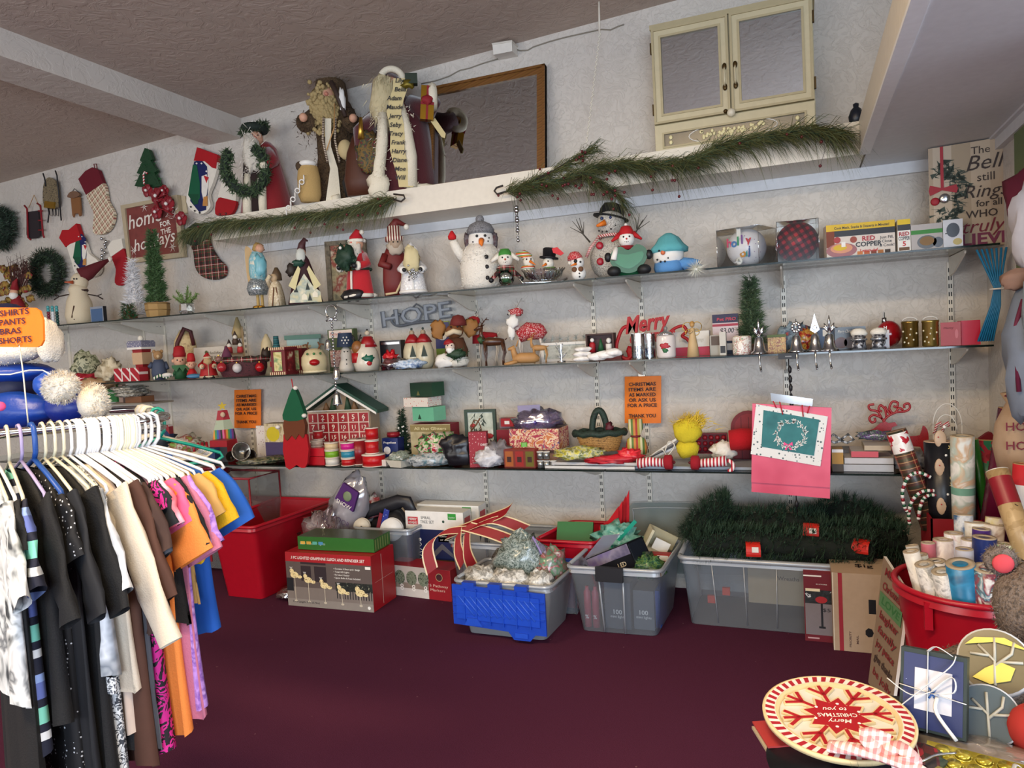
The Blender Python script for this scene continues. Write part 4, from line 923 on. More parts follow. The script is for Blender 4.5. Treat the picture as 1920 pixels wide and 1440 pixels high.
b=t.b();b.torus(0,0,34,13,5,TARTAN,'z',16,6);b.tube([(8,-12,32),(18,-16,20)],[5,4],TARTAN,6);t.p('plaid_scarf',b)
for s in (-1,1):b=t.b();b.tube([(s*12,-2,30),(s*26,-8,16)],[4.5,4],TARTAN,7);b.sph(s*28,-9,13,5,BLK,8);t.p('arm',b)
t=F('glass_sleigh','cut glass sleigh dish on the top shelf holding two small snowmen','dish',1020,4.06,ZT)
b=t.b();gg=clear('#e6efef',.5,.25,.03)
b.lathe([(26,7),(34,12),(40,27)],gg,n=20,sy=.5,cap=False);b.lathe([(26,6),(26,8)],gg,n=20,sy=.5)
for i in range(14):a=PI+PI*i/13;b.tube([(26*math.cos(a),13*math.sin(a),8),(41*math.cos(a),20*math.sin(a),28)],.9,clear('#ffffff',.6,.4,.02),5)
t.p('bowl',b)
for s in (-1,1):ln(t,'runner',([(-48,s*9,16),(-40,s*9,3),(30,s*9,2),(44,s*9,8)],1.6,clear('#f4fafa',.6,.35,.02)))
t=F('snowman_ornament','small snowman with striped knit cap leaning in the glass sleigh','snowman',992,4.06,ZT,lift=.022)
b=t.b();b.sph(0,0,18,12,FUR,12);t.p('body',b);b=t.b();b.sph(2,-4,36,11,FUR,12);b.tube([(4,-14,36),(14,-20,28)],[3,.6],ORG,7);b.sph(-2,-14,40,1.6,BLK,6);b.sph(6,-14,40,1.6,BLK,6);t.p('head',b)
b=t.b();sm=stripes(['#b8322c','#d98a2c','#3c8a4c','#efe8d8'],50,2);b.tube([(2,0,42),(-8,0,52),(-22,0,52)],[11,8,2],sm,10);t.p('striped_cap',b);b=t.b();b.torus(0,0,26,10,3.5,sm,'z',14,6);t.p('scarf',b)
t=F('snowman_ornament','small snowman in black top hat with red leaf in the glass sleigh','snowman',1034,4.08,ZT,lift=.03)
b=t.b();b.sph(-2,0,10,12,FUR,12);t.p('body',b);b=t.b();b.sph(-4,-3,28,11,FUR,12);b.tube([(-8,-12,26),(-16,-16,22)],[3,.6],ORG,7);b.sph(-4,-13,31,1.6,BLK,6);t.p('head',b)
b=t.b();b.T=Matrix.Rotation(.15,4,'Y');b.lathe([(18,36),(18,39),(12,39),(13,54),(10,56)],BLK,-8,0,14);t.p('top_hat',b);b=t.b();b.poly([(6,46),(20,40),(26,44),(14,56),(4,54)],-12,-9,C('#d4202a'));t.p('red_leaf',b);b=t.b();b.torus(-2,0,18,10,3,C('#5a7a3a'),'z',14,6);t.p('scarf',b)
t=F('snowman_ornament','little white snowman with red knit hat and black button eye, right of the glass sleigh','snowman',1084,4.04,ZT)
b=t.b();b.sph(2,0,13,14,WH,14);t.p('body',b);b=t.b();b.sph(0,-3,33,13,WH,14);b.sph(-3,-15,35,3.6,BLK,8);b.sph(6,-15,33,2,BLK,6);b.tube([(-2,-14,30),(-12,-18,27)],[3,.6],ORG,7);t.p('head',b)
b=t.b();b.lathe([(14,38),(14,45),(8,53),(.1,55)],spots('#b8202c','#efe8e0',200,.3),-4,-1,14);b.sph(-14,0,34,4,FUR,8);t.p('hat',b);b=t.b();b.sph(-6,-12,20,5,BRN,8,sy=.5);b.sph(6,-13,20,5,BRN,8,sy=.5);t.p('bow',b)
b=t.b();b.sph(3,-14,12,1.6,BLK,6);b.sph(3,-14,6,1.6,BLK,6);t.p('button',b)
# sparkling wire snowman
t=F('snowman_figure','tall sparkling wire mesh snowman with black hat, twig arms and red buttons','snowman',1148,4.24,ZT)
ms=mottled(('#aaa69e','#d9d4ca','#77736c','#e8e4dc'),130,.6,0,2)
b=t.b();b.sph(4,0,40,44,ms,22,sz=.98);t.p('body',b);b=t.b();b.sph(2,-6,106,26,ms,18);
for x in (-14,2):b.sph(x,-30,112,3,C('#2c3a6a',.3),8)
b.tube([(-8,-30,104),(-24,-34,98)],[6,2],ORG,9)
for x,z in ((-20,92),(-14,90),(-6,90),(2,94),(10,100)):b.sph(x,-28,z-2,1.8,BLK,6)
t.p('head',b)
b=t.b();b.T=Matrix.Rotation(.25,4,'Y');b.lathe([(34,112),(34,115),(24,117),(23,128),(18,138),(4,142)],C('#17181c',.8),-26,0,18);t.p('black_hat',b)
b=t.b();b.torus(4,0,82,27,3,stripes(['#b8323a','#e6ddd6'],90,0,(0,.6,0)),'z',22,6);b.tube([(-22,-14,80),(-38,-22,60),(-46,-20,44)],3,stripes(['#b8323a','#e6ddd6'],90,2),6);t.p('scarf',b)
for z in (62,33):b=t.b();b.sph(-20,-38,z,7,C('#a8182c',.4),10,sy=.4);t.p('button',b)
for s in (-1,1):
    b=t.b();e=(s*62,-4,108 if s > 0 else 118);b.tube([(s*38,0,74),(s*52,-2,92),e],[1.8,1.4,.6],C('#4c463c'),5)
    for q in ((s*74,-4,104),(s*56,-6,120),(s*48,-6,112),(s*70,-2,116)):b.tube([(s*50,-2,90),q],[.9,.4],C('#4c463c'),4)
    t.p('twig_arm',b)
t=F('snowman_candy_dish','snowman in red hat holding a green leaf shaped bowl, seated on the top shelf','snowman',1180,4.04,ZT)
b=t.b();b.poly(smooth([(-30,46),(-14,54),(0,46),(16,56),(32,48),(34,30),(18,10),(0,4),(-20,10),(-34,26)],3),-20,-12,C('#0c5a34',.4));b.poly(smooth([(-24,40),(0,38),(26,42),(24,26),(0,12),(-24,24)],3),-21,-20,C('#11713f',.3));t.p('green_bowl',b)
b=t.b();b.lathe([(20,0),(24,14),(18,40),(8,56)],C('#0c5a34',.6),n=16,sy=.6);t.p('body',b)
b=t.b();b.sph(-2,-6,68,15,WH,14);face(b,-2,68,-6,15,nose=C('#c83a3a'),ns=.12);t.p('head',b)
b=t.b();b.lathe([(14,74),(14,82),(9,92),(.1,94)],C('#b8101c',.8),-2,-4,14);b.sph(-2,-4,95,3.5,WH,8)
for s in (-1,1):b.tube([(s*12-2,-4,78),(s*28-2,-8,66)],[6,2],C('#b8101c',.8),7)
t.p('red_hat',b);b=t.b();b.torus(-4,-2,52,13,4.5,C('#8c101c',.9),'z',16,6);b.tube([(-22,-16,52),(-28,-24,30)],[5,6],WH,7);t.p('scarf',b)
for s in (-1,1):b=t.b();b.sph(s*38,-16,36,7,BLK,9,sz=1.3);t.p('glove',b);b=t.b();b.sph(s*28,-20,9,13,C('#16171a',.6),12,sz=.75);t.p('boot',b)
t=F('plush_snowman','plush snowman head with teal fleece hat and blue scarf, lying on the top shelf','snowman',1258,4.07,ZT)
b=t.b();b.sph(-4,0,34,30,WH,18,sz=.9);
for x,z in ((-18,42),(-2,43),(-22,26),(-16,22),(-8,22),(-2,28)):b.sph(x-2,-27,z-2,2,BLK,6)
b.sph(-13,-30,36,4.5,C('#e0774a'),8);t.p('head',b)
b=t.b();tl=C('#5fb0b8',.95,0,.4);b.lathe([(33,38),(34,46),(26,54),(18,66),(6,74),(.1,75)],tl,-2,0,20,fl=.08);t.p('teal_hat',b)
b=t.b();sf=C('#5b93cc',.95,0,.4);b.lathe([(26,0),(29,10),(27,20),(20,24)],sf,-2,0,18,fl=.04);b.blob(34,-14,14,22,8,10,sf,.3,3,12,3);t.p('blue_scarf',b)
t=F('tinsel_burst','sparkling white tinsel burst hanging over the edge of the top shelf','ornament',1305,3.93,ZT,lift=-.075)
b=t.b();b.spikes([(0,-4,26)]*160,24,1.4,C('#e6e8da',.3));b.sph(0,-4,26,4,WH,8);t.p('tinsel',b)
# ornaments in clear boxes
cb=clear('#f2f5f6',.12,.03,.12)
def boxed(label,p0,p1,hp,mat,rr,rz,deco=None):
    X0,X1=px_x(p0,4.03,ZT),px_x(p1,4.03,ZT);W=(X1-X0)/(math.cos(rz)+abs(math.sin(rz)))*1.02;k=mpp(X0,4.03,ZT)
    t=TH('boxed_ornament',label,'ornament',((X0+X1)/2,4.03+W*.5,ZT+.0015),rz,'large ball ornaments in clear boxes');b=t.m();h=hp*k;w=W/2
    b.box(-w,w,-w,w,0,h,cb)
    t.p('clear_box',b);b=t.m()
    for x,y in ((-w,-w),(w,-w),(w,w),(-w,w)):b.tube([(x,y,0),(x,y,h)],.0012,clear('#ffffff',.6,.5),4)
    for z in (0,h):b.tube([(-w,-w,z),(w,-w,z),(w,w,z),(-w,w,z),(-w,-w,z)],.0012,clear('#ffffff',.6,.5),4)
    t.p('box_edges',b)
    b=t.m();b.sph(0,0,rr+.003,rr,mat,28);o=t.p('ball',b);
    if deco:deco(t,o,rr,w,h)
    return t
kk=mpp(px_x(1400,4.1,ZT),4.1,ZT)
def holly(t,o,r,w,h):
    b=t.m()
    for ch,x,z,c in (('h',-.55,.18,'#d0406a'),('o',-.22,.14,'#3c78b8'),('l',0,.2,'#2c9a6a'),('l',.2,.26,'#7a4a9a'),('y',.5,.22,'#c83a4a'),('j',.5,-.3,'#2c5a9a'),('o',.2,-.42,'#c88a2c'),('l',.38,-.4,'#3c9a9a'),('l',.5,-.36,'#b83a6a')):
        yy=-math.sqrt(max(.01,1.01-x*x-z*z))*r-.004;b.text(ch,x*r,r+.003+(z-.12)*r,yy,r*.62,C(c,.5),.03)
    t.p('lettering',b,o);b=t.m();b.sph(0,-r*.95,r*.3,.02,WH,8,sy=.3);b.spikes([(0,-r,r*.3)]*40,.03,.006,WH,lambda p:Vector((0,-.1,0)),0,1);t.p('paper_burst',b);b=t.m();b.poly([(-.012,r*1.2),(.012,r*1.25),(.01,h-.004),(-.012,h-.004)],-w*.8,-w*.79,WH);t.p('hang_tag',b)
boxed('white ball ornament with colourful holly lettering in a clear box',1345,1453,72,spots('#e2dfe2','#8a6a9a',45,.12,.3),36*kk,-.35,holly)
boxed('red and black checked ball ornament in a clear box',1456,1536,76,plaid('#9c1a2a',[('#16141a',0,.5,.75)],30,.5,.5),37*kk,.04)
# cookware cartons
b=BX('cookware_box','long yellow and black topped carton showing a red copper coloured pan','box',1550,1680,61,4.0,ZT,.10,C('#d9cfc4'),C('#d9cfc4'),C('#d9b52a'))
b.r(0,1,.8,1,C('#d9b52a'));b.r(.12,1,.62,.8,BLK);b.r(0,.12,.3,.8,C('#7a3414'));b.t('Cook Meals, Snacks & Desserts in Minutes!',.52,.85,.11,BLK,.02,w=.8);b.t('RED',.62,.44,.2,C('#a8182c'),.03);b.t('COPPER',.62,.27,.2,BLK,.03);b.t('5 minute chef',.62,.1,.13,RED,.02,w=.26)
b.t('Just Fill,',.88,.46,.12,BLK,.01);b.t('Close',.88,.34,.12,BLK,.01);b.t('& Cook!',.88,.22,.12,BLK,.01)
b.d(.22,.2,.22,C('#8c2a18',.3),sx=2.0,n=22);b.d(.22,.26,.15,C('#c8742c',.3),.0016,2.1,22);b.d(.2,.28,.09,C('#d9b52a'),.002,2.2);
for i in range(5):b.r(.45+i*.1,.53+i*.1,.03,.13,C(('#c87a3a','#b85a2c','#7a3a20','#a8682c','#3a2a20')[i]))
b.d(.16,.52,.1,C('#a83a3a'),sx=1);b.d(.4,.5,.1,C('#9a4a3a'));b.r(.22,.28,.3,.45,WH,.0024)
W1=b.W;b.rs(0,1,.8,1,C('#e0c020'));b.rs(0,1,.62,.8,BLK);b.ts('RED',.5,.44,.16,C('#a8182c'),.03);b.ts('COPPER',.5,.3,.14,BLK,.02,w=.85);b.ts('5',.5,.1,.18,RED,.02);b.rz=.1;b.fin()
b=BX('cookware_box','yellow topped white end carton of the same cookware, right of the long one','box',1684,1708,60,4.0,ZT,.12,WH,WH,C('#d9b52a'));b.r(0,1,.84,1,C('#e0c020'));b.r(0,1,.66,.84,BLK);b.t('RED',.5,.5,.16,C('#a8182c'),.03);b.t('COPPER',.5,.36,.16,BLK,.02,w=.9);b.t('5',.5,.18,.2,RED,.03);b.r(.08,.9,.04,.14,C('#6a4a2c'));b.fin()
b=BX('bakeware_box','grey and white carton with a green band and dark leaf shaped pans','box',1709,1768,48,4.0,ZT,.1,C('#b9b4b2'),WH,WH);b.r(0,1,.62,.78,C('#3c8a3c'));b.d(.5,.3,.26,C('#3a3430',.3),sx=1.3,n=18);b.d(.5,.34,.18,C('#8a6a40'),.002,1.4,16);b.d(.85,.26,.2,C('#3a3c44',.3),sx=.9,n=16);b.fin()
b=BX('bakeware_box','white carton end with a dark leaf pan picture, against the bell sign','box',1769,1806,52,4.0,ZT,.1,C('#dadde4'),WH,WH);b.d(.5,.62,.26,C('#34363e',.3),sx=.8,n=18);b.d(.72,.2,.12,C('#c9b87a'),sx=1.2);b.r(.1,.24,.5,.53,BLK);b.fin()
# bell sign
Ys=4.2;x0,x1=px_x(1775,Ys,ZT),px_x(1866,Ys,ZT);kx_=mpp((x0+x1)/2,Ys,ZT)
t=TH('wooden_sign','wooden board sign about a ringing bell, with painted wreath, in the corner','sign',((x0+x1)/2-.012,4.1,ZT+.002),math.radians(-10));W,Hh=.35,.50
b=t.m();b.box(-W/2,W/2,0,.035,0,Hh,stripes(['#b9a68e','#b09c84','#bfae98','#a8957c'],3.2,0,rough=.7));
b.add([(W/2+.001,0,0),(W/2+.001,.035,0),(W/2+.001,.035,Hh),(W/2+.001,0,Hh)],[(0,1,2,3)],C('#30283a'));t.p('board',b)
b=t.m();e=-.003
def bt(s,x,z,sz,col='#3a2c26',**kw):b.text(s,x,z,e,sz,C(col,.7),**kw)
bt('The',.04,Hh-.06,.05,bold=.002);bt('Bell',.06,Hh-.135,.1,bold=0,shear=.3);bt('still',.06,Hh-.19,.055,bold=.002);bt('Rings',.06,Hh-.265,.085,bold=0,shear=.3);bt('for all',.07,Hh-.31,.045);bt('WHO',.04,Hh-.36,.05);bt('truly',.05,Hh-.43,.09,'#7a1c30',bold=0,shear=.3);bt('BELIEVE.',.02,.012,.075,'#7a2a4a',bold=.03,w=.31)
t.p('lettering',b)
b=t.m();wl=C('#2c3a2c')
for i in range(170):
    a=random.uniform(-1.5,1.5);R=.12+random.gauss(0,.018);x,z=-.16+R*math.cos(a),.27+R*1.15*math.sin(a);b.poly([(x,z),(x+random.gauss(0,.018),z+random.gauss(0,.018)),(x+random.gauss(0,.018),z+random.gauss(0,.018))],-.003,-.001,wl)
b.poly([(-.125,.5),(-.112,.5),(-.112,.3),(-.125,.3)],-.004,-.002,C('#a81c2c'));b.poly(smooth([(-.17,.32),(-.12,.3),(-.06,.31),(-.06,.27),(-.12,.29),(-.17,.27)],2),-.006,-.003,C('#a81c2c'));b.sph(-.11,-.004,.25,.024,SIL,10,sy=.3);b.sph(-.15,-.004,.24,.02,C('#a81c2c'),8,sy=.3)
t.p('painted_wreath',b)
# --------------------------------------------------- middle glass shelf
Z=Z3
def blobt(name,label,cat,px,Y,z,w,h,mat,amp=.3,fq=2.4,seed=0,d=None,part=None,lift=0):
    t=F(name,label,cat,px,Y,z,lift=lift);b=t.b();b.blob(0,0,h*.5,w*.5,d or w*.35,h*.5,mat,amp,fq,22,seed,.92);o=b.out(name,None);return t,b,o
def bag(name,label,cat,px,Y,z,w,h,mat,amp=.3,fq=2.4,seed=0,d=None,lift=0,tie=None):
    """a soft crumpled thing as one mesh"""
    X=px_x(px,Y,z);th=math.atan2(-X,Y);k=mpp(X,Y,z);c=math.cos(math.atan2(px-960,FPX))
    b=MB(k*c,k);b.blob(0,0,h*.5,w*.5,d or w*.35,h*.5,mat,amp,fq,22,seed,.88)
    if tie:tie(b)
    o=b.out(name);o.location=(X,Y,z+.002+lift);o.rotation_euler=(0,0,th);return tag(o,label,cat)
bag('tissue_bundle','round bundle of green and white swirled foam peel in clear wrap, above the blue plush','bundle',165,4.2,Z,54,52,mottled(('#4d523c','#b5b596','#6b7052','#c9c6a8'),14,.5,1.5),.25,3,3,lift=.02)
bag('foil_package','shiny red foil package on the middle shelf under the swirled bundle','package',158,4.03,Z,80,18,mottled(('#8c1422','#b83040','#5c0a14'),14,.15),.25,3,1,14)
bag('folded_cloth','peach and tan folded tissue cloth below the red foil package','cloth',180,3.99,Z,84,24,mottled(('#a8745a','#b89a70','#8c5a44'),6,.6),.35,3,2,16,lift=-.06)
bag('glove_bundle','bundle of cream crumpled gloves beside the candy striped gift box','gloves',208,4.02,Z,42,44,mottled(('#b8a888','#d9cfb4','#988868'),14),.5,3.4,5,12)
b=BX('gift_box','flat red and white candy striped gift box at left of the middle shelf','gift box',215,262,25,3.98,Z,.08,stripes(['#a81c2c','#e8d8d4','#a81c2c','#a81c2c'],18,0,(0,.8,0)));b.r(.3,.34,0,1,WH);b.r(.62,.66,0,1,WH);b.fin()
t=F('gift_tin','tall santa gift holder with square lid and pompom, behind the little brown bear','gift holder',270,4.1,Z)
b=t.b();b.lathe([(12,0),(13,26),(18,60)],C('#9c1a24',.4),n=4,smooth=False);b.lathe([(18,30),(19,52)],C('#cfae8c'),n=4,smooth=False);t.p('body',b);b=t.b();b.lathe([(26,60),(27,70),(24,74)],spots('#7a7c94','#e6e2e0',90,.25),n=4,smooth=False);b.lathe([(27,58),(27,62)],WH,n=4,smooth=False);b.sph(0,0,78,6,FUR,9);t.p('lid',b)
t=F('bear_figurine','small brown bear figurine in a blue grey coat on the middle shelf','figurine',300,4.03,Z)
b=t.b();b.lathe([(13,0),(15,14),(13,30),(8,38)],C('#44506a',.7),n=14);t.p('coat',b);b=t.b();b.sph(0,-2,46,9,C('#a8845a',.9),12);
for s in (-1,1):b.sph(s*7,0,53,3.5,C('#a8845a',.9),8)
b.sph(0,-11,44,3.5,C('#d0b48a'),8);t.p('head',b);b=t.b();b.tube([(-12,0,32),(-18,-4,24)],4,C('#44506a',.7),7);b.tube([(12,0,32),(16,-6,20)],4,C('#44506a',.7),7);t.p('sleeves',b)
t=F('candy_ornament','flat green and white glass ornament strip lying before the elf figurines','ornament',308,3.98,Z)
b=t.b();b.tube([(-20,0,3),(-8,-2,9),(4,0,4),(16,-2,9),(28,0,4)],3,stripes(['#1f5c34','#efeae0'],50,0),7);b.blob(6,-3,9,10,4,4,WH,.3,2,10,1);t.p('loops',b)
t=F('tall_santa','tall tan paper santa with dark red hooded outline behind the elves','figurine',352,4.25,Z)
b=t.b();b.lathe([(20,0),(24,40),(20,70),(8,90)],mottled(('#b89c6c','#d2bd90','#7a5434'),30),n=14,sy=.5);t.p('body',b);b=t.b();b.tube([(-22,-8,30),(-14,-10,66),(0,-10,92),(12,-8,86),(16,-8,60)],4,C('#4c1a1c'),7);t.p('hood',b)
def elf(px,w,h,Y,lab,top,hatc,wide=1.0):
    t=F('elf_figurine',lab,'elf figurine',px,Y,Z);
    b=t.b();b.lathe([(w*.42,0),(w*.38,h*.22),(w*.2,h*.4)],top,n=14);t.p('body',b)
    b=t.b();r=w*.42;b.sph(0,-2,h*.55,r,C('#d9ab90'),14);
    for s in (-1,1):b.sph(s*r*.38,-2-r*.9,h*.57,r*.12,BLK,6);b.sph(s*r*1.0,-2,h*.55,r*.28,C('#d9ab90'),8)
    b.sph(0,-2-r,h*.53,r*.12,C('#c88068'),6);t.p('head',b)
    b=t.b();b.lathe([(r*.95,h*.66),(r*1.0,h*.76),(r*.9,h*.8),(r*.8,h*.95),(r*.4,h)],hatc,0,-1,14);t.p('hat',b)
    for s in (-1,1):b=t.b();b.tube([(s*w*.2,0,h*.34),(s*w*.44,-w*.15,h*.14)],w*.1,top,7);t.p('arm',b)
    return t
t=elf(340,30,62,4.05,'smiling elf figurine with red cap and green collar on the middle shelf',C('#16522e',.7),C('#a81420',.7))
b=t.b();b.poly([(-16,22),(-8,14),(-2,22),(4,13),(10,22),(16,15),(16,26),(-16,26)],-15,-12,C('#2c6a3c'));t.p('collar',b)
elf(361,20,48,4.0,'slim red suited elf figurine sitting beside the green collared elf',C('#b8141c',.7),C('#b8141c',.7))
bag('blue_ribbon_box','small blue box with red ribbon lying at the elf feet','gift box',366,3.965,Z,34,9,C('#4a86b0',.4),.12,2,2,7)
b=BX('greeting_card','white holiday fun greeting card with a red mitten standing on the middle shelf','card',367,424,56,4.2,Z,.006,C('#d6d0c4'));b.t('Holiday',.7,.76,.13,C('#5c5a48'),0,.3,w=.5);b.t('FUN',.66,.56,.19,C('#55583e'),.01);b.d(.35,.48,.14,C('#a8202c'),sx=1.2);b.r(.36,.5,.3,.48,C('#a8202c'));b.d(.42,.82,.07,C('#5a5a30'));b.fin()
t=F('santa_figurine','stout standing santa figurine with golden beard, in front of the holiday card','santa figure',392,4.0,Z)
santa(t,34,48,C('#b01820',.6),C('#e0d2b4'),beard='#c9b084',hatlean=.1,feet=BLK,hz=.74,hr=.16)
t=F('gnome_display','wooden corner shelf display with tiny gnomes sitting on it','display',446,4.2,Z)
b=t.b();b.box(-22,16,0,14,40,43,WOOD);b.box(12,16,-2,16,0,92,C('#8c744c'));b.box(-22,-19,0,14,0,40,WOOD);b.lathe([(10,70),(12,80),(2,110)],C('#a89468'),6,8,10);t.p('wooden_shelf',b)
for x,z,h_,c in ((-12,43,26,'#a83030'),(8,43,26,'#c23a3a'),(0,58,26,'#4a3428')):
    b=t.b();b.lathe([(6,z),(6,z+h_*.3),(4,z+h_*.5)],C(c),x,-2,10);b.sph(x,-4,z+h_*.55,4.4,C('#e6dfd2'),8);b.lathe([(5,z+h_*.6),(.5,z+h_)],C('#3a2a28'),x,-2,10);t.p('gnome',b)
t=F('gnome_figurine','small gnome with purple pointed hat and grey beard above the plaid basket','gnome',428,4.1,Z,lift=.07)
b=t.b();b.lathe([(11,0),(12,8),(7,14)],C('#c9c2b8'),n=14);t.p('body',b);b=t.b();b.blob(0,-5,10,9,5,11,C('#b8b0a6'),.2,2,12,1);t.p('beard',b);b=t.b();b.lathe([(11,16),(8,26),(.8,40)],C('#6a3450',.8),n=12);t.p('hat',b)
t=F('wicker_basket','dark red wicker sleigh basket with plaid liner and ball ornaments on its front','basket',458,4.06,Z)
b=t.b();b.lathe([(40,0),(46,14),(47,30)],mottled(('#35141a','#56202a','#240c10'),90),n=20,sy=.5,cap=False);b.lathe([(40,0),(40,2)],DRED,n=20,sy=.5);t.p('basket_body',b)
b=t.b();b.tube([(47*math.cos(a),23*math.sin(a),31+2*math.sin(a*6)) for a in [i*2*PI/30 for i in range(31)]],5,TARTAN,7);t.p('plaid_liner',b)
for x,z,r,m in ((-40,19,9,C('#a82c34',.15)),(-12,16,9,C('#d6d4d6',.15)),(30,15,9,C('#b01820',.15)),(-44,34,6,C('#8a6058',.2))):b=t.b();b.sph(x,-24,z,r,m,12);b.cyl(x,-24,z+r,z+r+2,2,GOLD,8);t.p('ball_ornament',b)
b=t.b();b.tube([(38,0,30),(52,0,40),(54,0,20)],3,C('#35141a'),7);b.blob(44,0,40,10,10,12,C('#3a2c24'),.4,3,10,4);t.p('sleigh_curl',b)
t=F('candy_cane_pack','white and red wrapped candy canes lying in the plaid lined basket','candy',464,4.08,Z,lift=.07)
for i in range(3):b=t.b();b.tube([(-16+i*5,0,2+i),(6+i*8,-2,8+i),(16+i*2,-2,4)],2.6,stripes(['#efe6e4','#c8343c'],90,0),6);t.p('candy_cane',b)
t=F('tree_figurine','pale and blue pair of cone trees with red bows behind the striped lanterns','figurine',510,4.2,Z)
b=t.b();b.lathe([(13,0),(14,34),(10,60),(2,76)],C('#cdbd98'),-6,4,14);t.p('pale_tree',b);b=t.b();
for i in range(4):b.lathe([(13-i*2.4,24+i*11),(5,38+i*11)],stripes(['#1d4a50','#2c6a70'],60,2),12,-4,12)
t.p('blue_tree',b);b=t.b();b.box(-2,26,-12,-6,14,24,C('#b01820'));t.p('red_bow',b)
def lantern(px,Y,lab):
    t=F('candle_lantern',lab,'lantern',px,Y,Z,face=.8,rz=-.5)
    b=t.b();b.box(-19,19,-19,19,0,5,stripes(['#d9c9a0','#6e1620'],60,0));b.box(-19,19,-19,19,46,51,stripes(['#d9c9a0','#6e1620'],60,0));b.box(-16,16,-16,16,5,46,C('#6e141c',.4))
    t.p('casing',b);b=t.b();b.poly([(-9,7),(9,7),(9,42),(-9,42)],-17.5,-16.5,mottled(('#a8a058','#d8cf98','#7a9a6a'),20));t.p('painted_window',b);b=t.b();b.add([(16.6,-9,7),(16.6,9,7),(16.6,9,42),(16.6,-9,42)],[(0,1,2,3)],mottled(('#5c1018','#8a1c24','#d9c9a8'),20));t.p('side_window',b);return t
lantern(533,4.05,'dark red candle lantern with striped cream rims and a painted window');lantern(565,4.25,'second dark red striped lantern mostly hidden behind the reindeer jar')
t=F('plastic_container','clear container with a dark green lid behind the reindeer face jar','container',572,4.3,Z)
b=t.b();b.box(-30,30,-14,14,0,62,clear('#d8ece2',.15,.03,.3,'#9cc0ac',.35));t.p('tub',b);b=t.b();b.box(-34,34,-17,17,62,70,C('#14573a',.4));t.p('lid',b)
t=F('cookie_jar','cream round cookie jar with a reindeer face and big red nose','jar',591,4.06,Z)
cj=C('#d8caa2',.25);b=t.b();b.lathe([(16,0),(22,3),(25,16),(24,30),(16,42),(8,46)],cj,n=20);b.torus(0,0,3,21,2.5,C('#e4d8b4',.3),'z',22,6);t.p('jar_body',b)
b=t.b();b.sph(0,-25,20,9,C('#a81018',.25),12,sz=.7,sx=1.1);t.p('red_nose',b);b=t.b();
for x,c in ((-12,'#3c6a3c'),(0,'#2c7a3c'),(12,'#3c6a3c')):b.sph(x,-22,36,2.4,C(c,.3),8)
t.p('eyes',b)
for s in (-1,1):b=t.b();b.tube([(s*8,0,42),(s*14,0,54),(s*20,0,52)],2,BRN,6);b.tube([(s*12,0,50),(s*9,0,58)],1.6,BRN,6);t.p('antler',b)
b=BX('boxed_gift','green edged box reading merry christmas with a red pattern behind the lamp','box',619,667,78,4.28,Z,.05,C('#4a5a34'));b.r(.05,.95,.8,.98,C('#e6d6cc'));b.t('Merry Christmas',.5,.85,.12,C('#a8202c'),0,.2,w=.8);b.r(.05,.95,.1,.5,mottled(('#8c2430','#d8bcb0','#6a1820'),30));b.fin()
t=F('snowman_lamp','white snowman candle lamp with dark blue snowflake shade','lamp',651,4.1,Z)
b=t.b();b.lathe([(14,0),(15,8),(10,24),(11,30),(8,42),(5,46)],C('#cfc9bd',.6),n=16);b.sph(-3,-9,37,1.3,BLK,6);b.sph(3,-9,37,1.3,BLK,6);
for z in (14,22):b.sph(0,-13,z,1.3,BLK,6)
t.p('snowman_base',b);b=t.b();b.lathe([(17,46),(13,72)],C('#20324e',.7),n=18,cap=False);b.lathe([(13,72),(11,72)],C('#20324e'),n=18)
t.p('shade',b);b=t.b();
for i in range(6):a=i*PI/3;b.sph(6*math.cos(a),-16,58+6*math.sin(a),1.6,WH,6)
b.sph(0,-16.5,58,2,WH,6);t.p('snowflake',b)
t=F('snowman_couple','glossy snowman and brown reindeer figurine hugging, in red','figurine',683,4.06,Z)
b=t.b();b.lathe([(22,0),(25,14),(22,34),(14,50)],C('#d9d2c2',.25),6,0,18);t.p('snowman_body',b);b=t.b();b.lathe([(18,44),(12,56),(8,64)],C('#9c141c',.4),10,0,14);t.p('red_collar',b);b=t.b();b.sph(10,-2,70,5,C('#c9bca6'),10);b.sph(10,0,76,2,BLK,6);t.p('head',b)
b=t.b();b.sph(-10,-4,44,11,C('#8c5a2c',.4),12,sz=1.2);b.lathe([(12,16),(12,34)],C('#a8181f',.4),-10,-4,12);t.p('reindeer',b);b=t.b();
for s in (-1,1):b.tube([(-10+s*3,-4,56),(-10+s*8,-4,68)],1.6,BLK,6);b.tube([(-10+s*5,-4,61),(-10+s*10,-4,62)],1.3,BLK,5)
t.p('antlers',b);b=t.b();b.blob(8,-20,22,12,5,9,C('#14604a',.4),.3,2,10,2);b.blob(10,-22,14,6,4,5,C('#b01820'),.3,2,8,3);t.p('painted_scarf',b)
